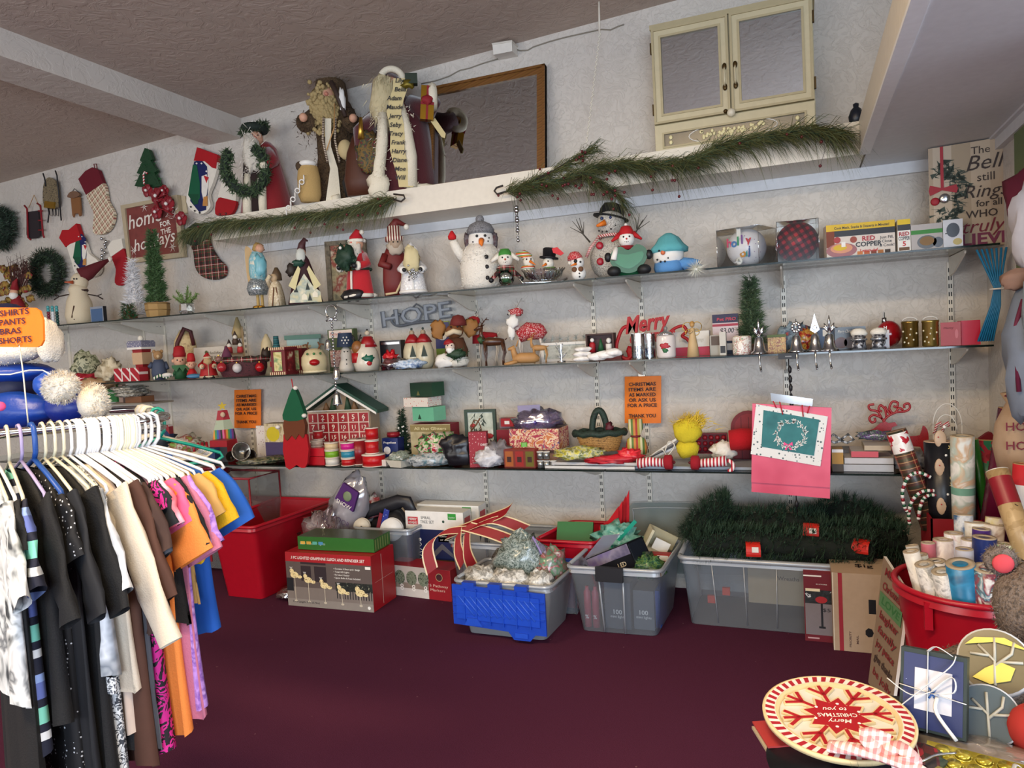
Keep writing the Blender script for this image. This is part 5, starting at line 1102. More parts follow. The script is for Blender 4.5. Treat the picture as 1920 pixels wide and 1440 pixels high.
# bells hanging from the upper shelf edge
t=WT('bell_hanger','silver ring with bow and long beaded chain of silver bells hanging from the top shelf','bell hanger',622,573,3.925)
def V(px,py):x,z=t.q(px,py);return (x,0,z)
b=t.b();kk=t.k;q=V(621,584);b.torus(q[0],0,q[2],12*kk,1.2*kk,SIL,'y',26,6);t.p('ring',b)
b=t.b();
for dx,dz in ((-10,4),(10,4),(-12,-3),(12,-3)):b.tube([V(623,598),(V(623,598)[0]+dx*kk,-.01,V(623,598)[2]+dz*kk)],2*kk,SIL,6)
t.p('bow',b);b=t.b();A,B2=V(622,600),V(632,760);n_=26
for i in range(n_):u=i/n_;b.sph(A[0]+(B2[0]-A[0])*u,0,A[2]+(B2[2]-A[2])*u,2.6*kk,SIL,7)
t.p('bead_chain',b)
for px,py,s in ((615,645,.9),(631,698,1.0),(632,745,1.15)):
    b=t.b();x,_,z=V(px,py);s *= kk;b.lathe([(9*s,z-12*s),(8*s,z-10*s),(5.5*s,z+2*s),(4*s,z+8*s),(.5*s,z+10*s)],SIL,x,0,16);b.sph(x,0,z-13*s,2*s,SIL,6);t.p('bell',b)
# middle stretch
b=BX('gift_package','black topped clear package with red ribbon on the middle shelf','package',715,754,54,4.15,Z,.06,C('#1c1c22',.2));b.r(.08,.92,.1,.48,mottled(('#6a6c78','#b8bcc6','#3a3c46'),20,.2));b.r(.25,.7,.2,.34,C('#a8101c'));b.r(.06,.94,.86,.94,SIL);b.fin()
bag('ribbon_bow','bright red shiny bow laid on the black topped package','bow',733,3.99,Z,26,30,C('#c01824',.25),.5,3,2,8,lift=.02)
bag('blue_candy_bag','clear bag of pale blue wrapped candies on the middle shelf','bag',770,4.0,Z,56,18,mottled(('#7a9cc0','#c8d4e0','#4a6a9a'),30,.2),.4,4,3,14)
t=F('clear_bag','clear plastic bag with silver tinsel under the hope sign','bag',742,3.99,Z)
b=t.b();b.blob(0,0,11,26,12,12,clear('#f0f2f4',.5,.2,.1),.4,4,18,8,.9);t.p('film',b);b=t.b();b.blob(0,0,7,16,7,6,mottled(('#5a6a8a','#c8ccd4'),40,.2),.4,4,12,2);t.p('contents',b)
t=F('snowman_couple','cream glass snowman pair with red collars and tiny tree paintings','figurine',787,4.1,Z)
for x,y in ((-11,4),(10,-4)):
    b=t.b();b.lathe([(14,0),(19,12),(18,34),(12,52)],C('#cfc5a8',.25),x,y,16);t.p('glass_body',b);b=t.b();b.lathe([(15,48),(11,56),(5,64)],C('#9c141c',.4),x,y,14,fl=.1);t.p('red_collar',b);b=t.b();b.sph(x,y,67,5,C('#a89880'),10);b.sph(x,y,74,2.4,C('#3a4a44'),6);t.p('head',b)
    b=t.b();b.poly([(x-6,22),(x+6,22),(x,44)],y-19.5,y-18.2,C('#1d2c1c'));t.p('tree_painting',b)
t=WT('hope_sign','grey glitter cutout sign reading hope with curled underline, on the wall','sign',782,600,4.42)
b=t.b();gm=C('#6d7076',.5,0,.4,300);q=t.q(783,592);b.text('HOPE',q[0],q[1]-.045,-.018,.155,gm,.035,0,w=.56,rot=.07);b.text('HOPE',q[0],q[1]-.04,-.022,.15,C('#a4a8ae',.5),.0,0,w=.53,rot=.07);t.p('lettering',b)
b=t.b();cv=smooth([t.q(*p) for p in ((752,590),(738,592),(737,604),(750,611),(775,606),(800,603),(820,603),(832,612),(828,624),(817,624),(816,615),(823,614))],5,False);b.tube([(x,-.01,z) for x,z in cv],.011,gm,8);t.p('curled_underline',b)
b=t.b();b.tube([(x,-.01,z) for x,z in [t.q(*p) for p in ((770,582),(782,570),(792,576),(800,584))]],.006,gm,6);t.p('holly_sprig',b)
# --------------------------------- middle shelf, right half
t=F('moose_figurine','brown moose and santa figurine cluster with red hat and fluffy cream base','figurine',854,4.1,Z)
b=t.b();b.blob(-18,-6,12,20,14,14,WH,.25,2,14,1);b.blob(6,-10,10,20,14,12,FUR,.25,2,14,2);t.p('fluffy_base',b)
b=t.b();b.lathe([(20,4),(22,30),(14,54)],C('#5b3620',.8),4,2,14,sy=.8);t.p('body',b)
b=t.b();b.sph(2,-4,66,17,C('#7a4a24',.8),14,sz=.8);b.tube([(-14,-20,60),(0,-24,66),(14,-20,62)],5,C('#d9c8a8',.7),8);
for s in (-1,1):b.sph(s*6+2,-20,74,1.8,BLK,6)
t.p('moose_head',b)
for s in (-1,1):b=t.b();b.blob(s*30+2,0,72,15,4,17,C('#9a6a34',.7),.3,3,12,3+s);t.p('antler',b)
b=t.b();b.lathe([(16,76),(15,84),(10,94),(.1,97)],C('#6e2420',.8),10,-2,14);t.p('red_cap',b)
b=t.b();b.sph(-8,-26,38,9,C('#e2cdbb'),12);b.sph(-12,-34,40,1.3,BLK,6);b.sph(-5,-35,40,1.3,BLK,6);b.blob(-8,-30,32,8,5,7,WH,.3,3,10,4);b.lathe([(10,42),(8,48),(2,52)],C('#a01820'),-10,-24,12);t.p('small_santa',b)
b=t.b();b.blob(4,-28,24,18,7,8,C('#1d3c24'),.4,3,12,5);b.spikes([(random.gauss(4,12),-32,random.gauss(22,6)) for i in range(80)],10,1.8,C('#2c5232'));t.p('greenery',b)
b=BX('shopping_bag','green and blue paper card leaning behind the moose cluster','card',820,846,84,4.3,Z,.012,C('#8ca03c'));b.r(0,1,.4,.98,C('#4a4a7a'));b.d(.5,.7,.12,WH);b.fin()
t=F('reindeer_figurine','standing bronze brown reindeer looking left with branching antlers','reindeer',926,3.99,Z)
reindeer(t,66,90,C('#4a2a18',.3),neck=.8)
b=t.b();b.tube([(-20,0,44),(-24,-8,52)],5,C('#3c5a34'),6);b.torus(-19,0,48,6,2,C('#2c3a2a'),'z',12,5);t.p('collar',b)
t=F('reindeer_figurine','red knitted reindeer with red hood standing behind the bronze brown one','reindeer',915,4.28,Z)
kn=C('#a01420',.95,0,.6);reindeer(t,60,108,C('#cfc4b4',.8),C('#b9b4ac'),body=kn)
b=t.b();b.blob(-22,0,82,12,9,10,kn,.15,2,12,1);b.lathe([(13,40),(12,56)],kn,-14,0,12);t.p('red_hood',b)
t=F('reindeer_figurine','red and white knitted reindeer with white bow and glitter antlers standing tall','reindeer',994,4.2,Z)
kn2=spots('#a81824','#eadcd8',150,.33);reindeer(t,74,122,C('#e0d6ca',.8),C('#c4beb4'),body=kn2)
b=t.b();b.tube([(-20,0,50),(0,0,60),(24,0,58),(32,0,62)],[12,17,15,8],kn2,12);b.blob(-21,-2,96,13,8,8,kn2,.3,2,12,3);t.p('knit_coat',b)
b=t.b();b.blob(-28,-12,78,12,5,12,WH,.4,3,12,5);b.blob(-32,-12,60,7,4,14,WH,.3,3,10,6);t.p('white_bow',b)
tn=C('#b98a54',.6)
t=F('deer_figurine','tan wooden deer standing with head raised behind the lying one','reindeer',1012,4.06,Z);reindeer(t,44,58,tn)
t=F('deer_figurine','tan wooden deer lying down at the front of the middle shelf','reindeer',982,3.99,Z)
b=t.b();b.tube([(-20,0,10),(-4,0,12),(20,0,11),(30,0,8)],[7,10,10,4],tn,12);t.p('body',b);b=t.b();b.tube([(-14,0,12),(-18,0,26),(-17,0,32)],[7,5,4],tn,9);b.tube([(-15,0,32),(-28,0,29)],[5,2.5],tn,8);
for s in (-1,1):b.tube([(-12,s*3,34),(-8,s*5,46)],[2,.6],tn,6)
t.p('head',b);
for s in (-1,1):b=t.b();b.tube([(-12,s*6,6),(-28,s*8,3),(-36,s*7,2)],[4,3,2],tn,7);t.p('leg',b)
t=F('picture_frame','white low frame with silvery tinsel trees behind the wrapped packets','frame',1060,4.22,Z,face=0)
b=t.b();frame(b,-44,44,0,36,5,WH,-3,3);t.p('moulding',b);b=t.b();b.box(-40,40,0,2,4,32,mottled(('#a8aaa0','#c9ccc4','#8c9488'),20));t.p('picture',b)
b=t.b()
for i in range(6):b.spikes([(-38+i*15,0,38+random.uniform(0,8)) for _ in range(40)],12,1.2,mottled(('#8c9690','#c9cfcc'),40,.3),None,.6)
t.p('tinsel_trees',b)
t=F('silver_branch','tiny silver branching tree ornament in front of the white frame','ornament',1053,4.02,Z)
b=t.b()
for i in range(14):a=random.uniform(0,6.3);h_=random.uniform(6,34);b.tube([(0,0,h_*.6),(random.uniform(4,12)*math.cos(a),4*math.sin(a),h_+4)],[1.2,.6],mottled(('#3a3a40','#c8ccd0'),60,.2),5)
b.cyl(0,0,0,34,1.6,SIL,6);b.cyl(0,0,0,3,8,SIL,12);t.p('branches',b)
for i,(px,z,w,r_) in enumerate(((1093,0,38,0),(1092,9,36,0),(1094,18,34,0),(1122,0,40,.5),(1138,3,40,.5),(1150,6,34,.4))):
    bag('wrapped_packet','flat white wrapped packet, '+['lowest of the small pile left of the shadow box','middle of the small pile left of the shadow box','topmost of the small pile left of the shadow box','first of the leaning row below the shadow box','second of the leaning row below the shadow box','rightmost of the leaning row below the shadow box'][i],'packet',px,3.98,Z,w,10 if i < 3 else 16,mottled(('#e6e3de','#f4f2ee','#c9c4c0'),14,.4),.12,2,i,9,lift=z*.0031)
t=F('shadow_box','dark wooden box with three small figures on its shelf, left of the red script sign','box',1129,4.15,Z,face=0)
b=t.b();frame(b,-26,26,12,50,3,C('#3e2420'),-12,8);b.box(-24,24,6,8,13,49,C('#4a3030'));t.p('wooden_box',b)
b=t.b();b.lathe([(6,15),(6,30),(4,34)],C('#b01c28'),-16,-4,10);b.sph(-16,-4,38,4,WH,8);t.p('red_figure',b);b=t.b();b.lathe([(7,15),(1,40)],C('#1f5c34'),0,-4,10);t.p('green_tree',b);b=t.b();b.lathe([(6,15),(6,30)],WH,15,-4,10);b.sph(15,-4,36,5,WH,8);t.p('white_figure',b)
b=BX('red_block','low dark red block under the shadow box','box',1118,1165,10,4.12,Z,.06,C('#5c1c20'));b.fin()
# merry christmas script
t=F('script_sign','red glitter script sign reading merry christmas between curled ornaments','sign',1222,4.16,Z,face=0)
gr=C('#b0141f',.5,0,.5,300)
b=t.b();b.text('Merry',-4,52,-4,44,gr,.02,.35,w=86,rot=.1,);b.text('Merry',-4,52,2,44,gr,.03,.35,w=87,rot=.1);b.text('CHRISTMAS',4,30,-4,24,gr,.03,.2,w=86,rot=.05);t.p('lettering',b)
b=t.b();cv=smooth([(-42,62),(-52,58),(-60,44),(-66,22),(-58,6),(-46,0),(-38,6),(-44,16)],5,False);b.tube([(x,-1,z) for x,z in cv],[3.5]*len(cv),gr,7);cv=smooth([(30,40),(44,52),(60,56),(66,46),(58,38),(66,32),(72,24)],5,False);b.tube([(x,-1,z) for x,z in cv],3,gr,7)
b.blob(-40,0,12,8,4,12,gr,.3,2,10,2);t.p('curled_ornament',b)
def glasscup(px,w,h,fill,Y=4.03,lab='',z=0,name='glass_jar'):
    t=F(name,lab,'jar',px,Y,Z);b=t.b();b.lathe([(w*.5,0),(w*.5,h)],clear('#f0f6f8',.45,.15,.03),n=18,cap=False);b.cyl(0,0,0,2,w*.5,clear('#f0f6f8',.45,.15,.03),18);t.p('glass',b)
    b=t.b()
    for i in range(30):a=random.uniform(0,6.3);r=random.uniform(0,w*.38);b.sph(r*math.cos(a),r*math.sin(a),random.uniform(3,h*.45),random.uniform(2.4,4.4),fill[i % len(fill)],7)
    t.p('contents',b);return t
glasscup(1198,26,48,[C('#1c3f7a',.2),SIL,C('#8aa6c0',.2)],lab='clear glass jar half filled with navy and silver beads, left of the two');glasscup(1218,24,46,[SIL,C('#c0ccd8',.2),C('#2c4a7a',.2)],4.1,'clear glass jar half filled with silver beads, right of the navy one')
t=F('peppermint_jar','white glass canister with clear lid knob and a red bow picture','jar',1250,4.05,Z)
b=t.b();b.lathe([(17,0),(18,4),(18,38),(16,42)],C('#e4dcd8',.15),n=20);t.p('canister',b);b=t.b();b.lathe([(16,42),(10,48),(3,50),(4,56),(.1,60)],clear('#f4f8f6',.5,.25,.03,'#ffffff',.3),n=16);t.p('lid',b);b=t.b();b.blob(-2,-17,22,9,2,6,C('#b8303a'),.4,2,10,3);b.blob(-2,-17.5,14,5,2,4,C('#2c6a40'),.4,2,10,4);t.p('bow_picture',b)
b=BX('greeting_box','long white box with pale script lettering and a red lower band','box',1264,1331,46,4.2,Z,.06,C('#e4e0d6'));b.r(0,1,0,.36,C('#c83a56'));b.t("Season's Greetings",.5,.58,.2,C('#c9bfa8'),0,.3,w=.7);b.fin()
t=F('angel_figurine','cream angel figurine with wire wings in front of the white and red box','figurine',1300,4.0,Z)
b=t.b();b.lathe([(12,0),(9,24),(5,46),(4,54)],C('#c9ab7c',.6),n=16);t.p('gown',b);b=t.b();b.sph(0,-1,60,4.6,C('#c0955c'),10);b.sph(0,1,62,5,C('#b88a44'),8);t.p('head',b)
for s in (-1,1):b=t.b();b.torus(s*9,3,56,9,.7,GOLD,'y',14,4);b.torus(s*7,3,46,6,.7,GOLD,'y',14,4);t.p('wire_wing',b)
b=t.b();b.tube([(-4,0,50),(-6,-6,44),(0,-8,48)],1.6,C('#c9ab7c'),6);t.p('arm',b)
b=BX('small_box','small silver grey box with dark top beside the wire winged angel','box',1332,1356,38,4.08,Z,.06,C('#a8a49a'));b.r(.1,.9,.5,.95,C('#5a4a40'));b.fin()
b=BX('small_box','slim white box with a dark printed strip under the three dollar carton','box',1350,1362,44,4.03,Z,.05,C('#c9c6bc'));b.r(.1,.9,.1,.4,BLK);b.fin()
t=BX('price_carton','navy and pink retail carton with handwritten three dollar price','box',1338,1386,46,4.22,Z,.06,C('#d8c4c4'),lift := None) if False else BX('price_carton','navy and pink retail carton with handwritten three dollar price','box',1338,1386,50,4.22,Z,.06,C('#d4c2c4'))
t.r(0,1,.68,1,C('#2c2a4a'));t.t('Pet PRO',.55,.76,.16,C('#c83a4a'),.02,.1,w=.75);t.r(0,1,.55,.64,C('#a83448'));t.t('$3.00',.56,.3,.26,BLK,.015,.2,w=.55);t.r(0,.3,0,.2,C('#2c2a4a'));t.fin(lift=.075)
b=BX('blue_carton','dark blue carton with white print right below the three dollar carton','box',1360,1388,30,4.22,Z,.06,C('#20304e'),Hh=.075);b.r(.1,.5,.3,.8,WH);b.fin()
t=F('candle_jar','round white candle jar with green and red lettering print','candle',1392,4.03,Z)
b=t.b();b.lathe([(17,0),(18,3),(18,33),(17,34),(16,33)],mottled(('#e4e0d6','#efeae2','#b88a80','#e2e6da','#6a8a64'),50,.3,1.0),n=20);t.p('jar',b);b=t.b();b.cyl(0,0,34,35,15,CRM,18);b.cyl(0,0,35,39,.6,BLK,5);t.p('wax',b)
t=F('mini_tree','bushy green artificial tree with frosted tips on the middle shelf','artificial tree',1411,4.22,Z)
tree(t,128,56,mottled(('#3c5238','#5d7350','#2a3c2c','#6e8a62'),60),14,17,2600,top=.3,bw=2)
b=t.b();b.lathe([(12,0),(14,14)],C('#5a4030'),n=12);t.p('pot',b)
# silver stocking holders
for i,(px,kind,w) in enumerate(((1424,0,34),(1494,1,34),(1529,2,34),(1556,3,36))):
    t=F('stocking_holder','silver stocking holder with hook, '+['fleur de lis top, alone in front of the patterned tin','round leafy top, leftmost of the three together','narrow pointed top, middle of the three together','wide leafy fan top, rightmost of the three together'][i],'stocking holder',px,3.97,Z)
    b=t.b();b.lathe([(w*.5,0),(w*.46,4),(w*.34,7),(w*.27,18),(w*.22,30),(w*.12,33)],SIL,n=18);t.p('base',b)
    b=t.b();h0=33
    if kind in (0,3):
        for a in ((-1,10,14),(-.6,16,20),(1,10,14),(.6,16,20),(0,0,34)):
            b.tube([(0,0,h0),(a[0]*a[1]*.7,0,h0+a[2]*.7),(a[0]*a[1],0,h0+a[2])],[2.2,3,.6],SIL,6)
        if kind == 3:
            for s in (-1,1):b.tube([(0,0,h0),(s*9,0,h0+12),(s*16,0,h0+10)],[2,2.4,.6],SIL,6)
    elif kind == 1:
        for a in range(9):an=a*2*PI/9;b.sph(7*math.cos(an),0,h0+14+8*math.sin(an),3.6,SIL,7,sy=.5)
        b.tube([(0,0,h0),(0,0,h0+30)],[2,.8],SIL,6)
    else:b.poly([(-9,h0+8),(0,h0+2),(9,h0+8),(5,h0+20),(0,h0+38),(-5,h0+20)],-2,2,SIL);b.torus(0,-2,h0+12,4,1.2,SIL,'y',12,5)
    t.p('finial',b);b=t.b();b.tube([(0,-w*.44,2),(0,-w*.6,-4),(0,-w*.56,-18),(2,-w*.62,-30),(2,-w*.8,-31)],[2,2,1.6,2.4,1.8],SIL,7);t.p('hook',b)
t=F('patterned_tin','square orange and green patterned tin between the silver holders','tin',1457,4.08,Z,face=0)
b=t.b();b.box(-17,17,0,26,0,30,mottled(('#b8884c','#c9a860','#8c4a34','#d0b070','#6a7a44'),60,.4,1));t.p('body',b);b=t.b();b.box(-18,18,-1,27,29,34,C('#5a6a3a'));t.p('lid',b)
bag('gift_wrap_items','pale blue patterned pouch behind the silver holders','pouch',1490,4.25,Z,60,50,mottled(('#6a8296','#9ab0c0','#4a6076','#b0483e'),20),.3,3,1,12)
bag('gold_ornament_cluster','cluster of gold and red shiny baubles behind the middle holder','ornament',1512,4.15,Z,30,40,mottled(('#7a5a24','#c9a24a','#a81c24','#3a2a1a'),40,.2),.4,5,3,12)
b=BX('blue_gift_box','grey blue box with a small white label behind the rightmost holders','box',1534,1566,42,4.25,Z,.08,C('#5a7090'));b.r(.3,.7,.6,.9,WH);b.fin()
b=BX('holiday_box','black box with white script and round snow scene labels','box',1566,1624,42,4.15,Z,.08,C('#1b1a1e',.3),None,C('#b8bcc2'));b.t('Merry Christmas',.4,.74,.2,WH,0,.3,w=.6);b.d(.2,.3,.26,C('#8a7a80'));b.d(.5,.3,.26,C('#6a6a78'));b.fin()
for i,px in enumerate((1609,1646)):
    t=F('boot_ornament','black glitter boot ornament with white fur cuff, '+('left of the pair' if i == 0 else 'right of the pair'),'ornament',px,3.99,Z)
    b=t.b();b.tube([(2,4,26),(2,2,12),(0,-6,8),(-2,-16,7)],[13,13,12,9],mottled(('#14141a','#4a4a50','#d9dade'),60,.25),12);b.box(-14,16,-26,16,0,3,BLK,4);t.p('boot',b);b=t.b();b.blob(2,4,31,16,13,9,FUR,.12,3,14,i);t.p('fur_cuff',b);b=t.b();b.torus(2,0,19,14,2.2,C('#b8bcc2',.2,.8),'z',16,6);t.p('buckle_strap',b)
t=F('ball_ornament','large red glass ball ornament with clear finial behind the boots','ornament',1667,4.18,Z)
b=t.b();b.sph(0,0,25,25,C('#9c1018',.15),20);b.text('H',-6,34,-25,9,WH,.03);t.p('ball',b);b=t.b();b.cyl(-8,0,46,56,5,clear('#f4f6f8',.5,.3,.03),12);b.cyl(-8,0,56,66,2,SIL,8);t.p('cap',b)
b=BX('white_box','small white box with printed dots between the boot ornaments and red ball','box',1646,1668,34,4.06,Z,.05,spots('#e8e4e4','#a83a44',60,.15));b.fin()
for i,(px,c) in enumerate(((1707,'#8a7038'),(1745,'#b39a54'))):
    t=F('star_tin','gold round tin with star cutouts, '+('left of the pair' if i == 0 else 'right of the pair beside the red box'),'tin',px,4.02,Z)
    b=t.b();b.lathe([(15,0),(16,2),(16,44),(17,46),(17,49)],C(c,.28,.85),n=22);t.p('can',b);b=t.b()
    for a,z in ((-.9,30),(-.4,18),(.1,34),(.4,14),(.8,26),(-.7,10),(0,24),(-.2,8)):
        an=-PI/2+a;x,y=16.4*math.cos(an),16.4*math.sin(an);b.sph(x,y,z,1.9,C('#e9e2c4'),6)
    t.p('star_holes',b);b=t.b();b.torus(0,0,49,14,.8,WH,'y',16,5,10,170,sz=.5);t.p('handle',b)
b=BX('red_gift_box','glossy red box with corner facing out at the right end of the middle shelf','box',1764,1802,44,3.99,Z,.14,C('#a02038',.35),C('#c81c38',.35),rz=-.35);b.d(.8,.5,.2,C('#b84a5c',.3),sx=.3);b.t('Merry',.4,.72,.12,C('#5c1020'),0,.2,w=.5);b.W=b.W;b.fin()
b=BX('red_gift_box','second red box face at the right end of the middle shelf','box',1803,1839,46,3.99,Z,.09,C('#c41c3a',.35));b.fin()
t=F('binder_clamp','black clamp on the edge of the middle shelf holding a dark braided cord','clamp',1478,3.938,Z,face=0,lift=-.03)
b=t.b();b.box(-19,19,-6,3,0,11,BLK);b.box(-6,6,-7.5,-6,4,6,GREY);t.p('clamp',b)
b=t.b();pts=[(0,-5,0),(0,-5,-30),(2,-5,-60),(3,-5,-90),(5,-5,-240),(7,-5,-290)];b.tube(pts,1.2,BLK,6)
for z in (-18,-36,-52,-70,-84,-272):b.lathe([(1,z+6),(4,z),(3,z-7),(.5,z-9)],BLK,1.5-z*.018,-5,8)
t.p('braided_cord',b)
# ------------------------------------------------------ bottom glass shelf
Z=ZB
b=BX('flag_bundle','folded bundle of small striped flags at the left of the bottom shelf','flags',282,318,30,4.1,Z,.05,stripes(['#8c2430','#d8d0cc','#20305a'],9,0,(0,.7,0)),rz=.2);b.fin(lift=.14)
bag('dark_bag','dark crumpled shopping bag under the flags on the bottom shelf','bag',300,4.12,Z,60,60,mottled(('#1c1c22','#2c3440','#4a1c24'),8),.4,3,2)
bag('clear_gift_bag','clear bag of green and red curled ribbon scraps near the left orange notice','bag',352,4.12,Z,62,46,mottled(('#6a7a5c','#b8bcae','#8c3a34','#7aa04a'),20,.3),.35,4,3)
t=F('ribbon_roll','roll of dark red shiny ribbon lying on the bottom shelf left of the striped tree','ribbon roll',378,4.06,Z,lift=.05);b=t.b();
for i in range(4):b.torus(-12+i*8,0,12,9,3,C('#9c1824',.3),'x',16,6)
t.p('rings',b)
b=BX('red_tray','shallow red tray under the striped tree on the bottom shelf','tray',396,428,40,4.05,Z,.1,C('#a81828',.4));b.r(0,1,0,.7,C('#2c3038'));b.fin()
b=BX('blue_card_box','dark blue card box at the left of the bottom shelf','box',380,404,28,4.0,Z,.05,C('#27406e'));b.fin()
t=F('paper_tree','stacked paper cone tree with rainbow stripes and a yellow star','decoration',424,4.2,Z,lift=.05)
b=t.b();b.lathe([(25,10),(19,42)],stripes(['#c83a44','#e0a040','#4a9a5a','#3a6ab0','#7a3a8a','#2c2c2c','#d86a9a'],11,0),n=4,smooth=False,sy=.3);t.p('striped_tier',b)
b=t.b();b.lathe([(19,42),(13,60)],spots('#b4c4ac','#c83a44',30,.12),n=4,smooth=False,sy=.3);t.p('spotted_tier',b);b=t.b();b.lathe([(13,60),(9,78)],C('#b02838'),n=4,smooth=False,sy=.3);b.sph(0,-5,70,5,C('#e0c4a8'),8,sy=.4);t.p('red_tier',b)
b=t.b();st=[(9*(1 if i % 2 == 0 else .42)*math.sin(i*PI/5),86+9*(1 if i % 2 == 0 else .42)*math.cos(i*PI/5)) for i in range(10)];b.poly(st,-2,2,C('#d9c030'));t.p('star',b)
def notice(label,x0,x1,y0,y1,px,Y,Zx=None):
    t=WT('price_notice',label,'notice',px,(y0+y1)/2,Y,'orange notices about christmas items');
    A,B2,C2,D2=t.q(x0,y1),t.q(x1,y1),t.q(x1,y0),t.q(x0,y0);w=(B2[0]-A[0]);h=D2[1]-A[1]
    b=t.b();n=8
    for i in range(n):
        u0,u1=i/n,(i+1)/n;c=lambda u:-.012*math.sin(u*PI)
        P=lambda u,v:(A[0]+(B2[0]-A[0])*u+(D2[0]-A[0])*v,c(u)-.01,A[1]+(B2[1]-A[1])*u+h*v)
        b.add([P(u0,0),P(u1,0),P(u1,1),P(u0,1)],[(0,1,2,3)],C('#f07c12',.6));b.add([tuple(Vector(P(u,v))+Vector((0,.001,0))) for u,v in ((u0,0),(u1,0),(u1,1),(u0,1))],[(3,2,1,0)],C('#f07c12',.6))
    s=t.p('paper',b);b=t.b()
    for i,ln_ in enumerate(('CHRISTMAS','ITEMS ARE','AS MARKED','OR ASK US','FOR A PRICE','','THANK YOU')):
        v=.80-i*.112
        if ln_:x=(A[0]+B2[0])/2+(D2[0]-A[0])*v;b.text(ln_,x,(A[1]+B2[1])/2+h*v,-.026,h*.105,C('#33100c',.6),.025,0,w=w*(.74 if ln_ != 'FOR A PRICE' else .8))
    t.p('lettering',b,s);b=t.b();b.box(-.02,.02,-.014,-.011,D2[1]-.02,D2[1]+.03,clear('#f4f0e4',.3,.1,.2,'#efe8d8',.3));t.p('tape',b)
notice('left orange christmas price notice taped to the wall beside the paper tree',441,491,731,802,466,4.42)
notice('right orange christmas price notice taped to an upright above the handled basket',1172,1240,706,793,1206,4.40)
t=F('metal_horn','group of silver and black metal cups lying on the bottom shelf','cups',462,4.03,Z)
for x,z,r in ((-8,22,18),(-28,14,10),(8,12,12)):
    b=t.b();b.T=Matrix.Translation((x,-4,z)) @ Matrix.Rotation(1.35,4,'X');b.lathe([(r*.5,-14),(r,6),(r,8),(r*.9,8),(r*.45,-10)],C('#8c8c88',.25,.8) if r > 12 else C('#2c2420',.3,.5),n=18);t.p('cup',b)
bag('glitter_sheet','dark glittering sheet lying under the metal cups','sheet',500,4.02,Z,100,12,mottled(('#2a2a26','#8c8468','#1c3a2a','#5a5444'),30,.3),.3,4,3,22)
b=BX('shipping_bag','foil topped clear box of purple tinsel ornaments beside the green elf hat gnome','box',500,545,70,4.12,Z,.1,C('#4a3e6a'),C('#8c7a58'));b.r(0,1,.5,1,mottled(('#9c8c64','#d9cfae','#7a6a54'),20,.2));b.d(.35,.72,.2,C('#d8c820'),sx=1.1);b.r(.1,.9,.0,.12,WH);b.fin()
b=BX('spotted_card','white spotted card leaning behind the foil topped box','card',484,500,62,4.2,Z,.02,spots('#e6e0dc','#8c3a50',60,.2));b.fin()
# tall felt gnome
t=F('felt_gnome','tall flat felt gnome with green hat, brown beard and red body on the shelf front','gnome',558,3.925,Z,face=.25,lift=-.004)
b=t.b();b.poly(smooth([(-18,0),(-6,-1),(0,4),(8,-2),(18,6),(20,60),(-18,62)],2),-3,3,C('#b01020',.95));t.p('red_body',b)
b=t.b();b.poly(smooth([(-16,62),(-12,50),(-4,60),(2,52),(8,62),(14,54),(18,64),(17,90),(-14,92)],2),-4.5,4,C('#6b3a22',.95));t.p('brown_beard',b)
b=t.b();b.poly(smooth([(-16,90),(18,90),(15,118),(9,140),(5,148),(1,144),(-8,122)],3),-5,5,C('#125a3c',.95));t.p('green_hat',b)
for x,z in ((8,148),(19,96),(-26,76)):b=t.b();b.sph(x,-4,z,4,WH,9);t.p('pompom',b)
b=t.b();b.tube([(2,0,146),(0,0,165)],.8,RED,5);t.p('hanging_string',b)
# calendar house
t=F('calendar_house','wooden advent calendar house with red numbered drawers and green roof','advent calendar',640,4.2,Z,face=.15)
wc=C('#a8927a',.7)
b=t.b();b.box(-55,55,0,30,0,92,wc);t.p('body',b)
b=t.b();b.poly([(-56,92),(56,92),(0,134)],16,28,wc);b.box(-56,56,0,30,90,93,WH);t.p('gable',b)
for s in (-1,1):b=t.b();b.poly([(0,142),(s*70,92),(s*70,86),(0,136)],-5,34,C('#17493a',.5));b.poly([(0,137),(s*68,88),(s*68,84),(0,132)],-6,-4,WH);t.p('roof_side',b)
for x,h_ in ((-24,14),(-12,22),(14,26),(26,16)):b=t.b();b.lathe([(6,93),(1,93+h_)],C('#2c4a34') if h_ > 16 else C('#7a5a3c'),x,6,8);t.p('attic_tree',b)
for r_ in range(4):
    for c in range(6):
        x0,z0=-53+c*17.8,70-r_*18.2
        b=t.b();b.box(x0+.8,x0+17,-2,0,z0+.8,z0+17.4,C('#a01420',.5));frame(b,x0,x0+17.8,z0,z0+18.2,.9,C('#e0c8b8'),-2.6,-1.6);b.text(str(r_*6+c+1),x0+8.9,z0+6,-2.8,12 if r_*6+c < 9 else 10,C('#f0dccc'),.02);b.sph(x0+9,-3.4,z0+3.6,1.4,WH,6);t.p('drawer',b)
def spool(px,Y,z,w,h,col,label,rough=.35,rim='#e4d8cc',lift=0.0,grp='ribbon spools before the calendar house'):
    t=F('ribbon_spool',label,'ribbon spool',px,Y,Z,grp,lift=lift)
    b=t.b();b.cyl(0,0,1.4,h-1.4,w*.47,C(col,rough),22);t.p('ribbon',b);b=t.b();b.cyl(0,0,0,1.4,w*.5,C(rim),22);t.p('rim',b);b=t.b();b.cyl(0,0,h-1.4,h,w*.5,C(rim),22);b.cyl(0,0,h,h+.2,w*.12,BLK,10);t.p('rim',b);return t
kb=mpp(px_x(620,4,Z),4.0,Z)
b=BX('red_ribbon_box','red wrapped flat box at the base of the calendar, lower of two','box',575,609,15,3.98,Z,.07,C('#b81424',.3));b.fin()
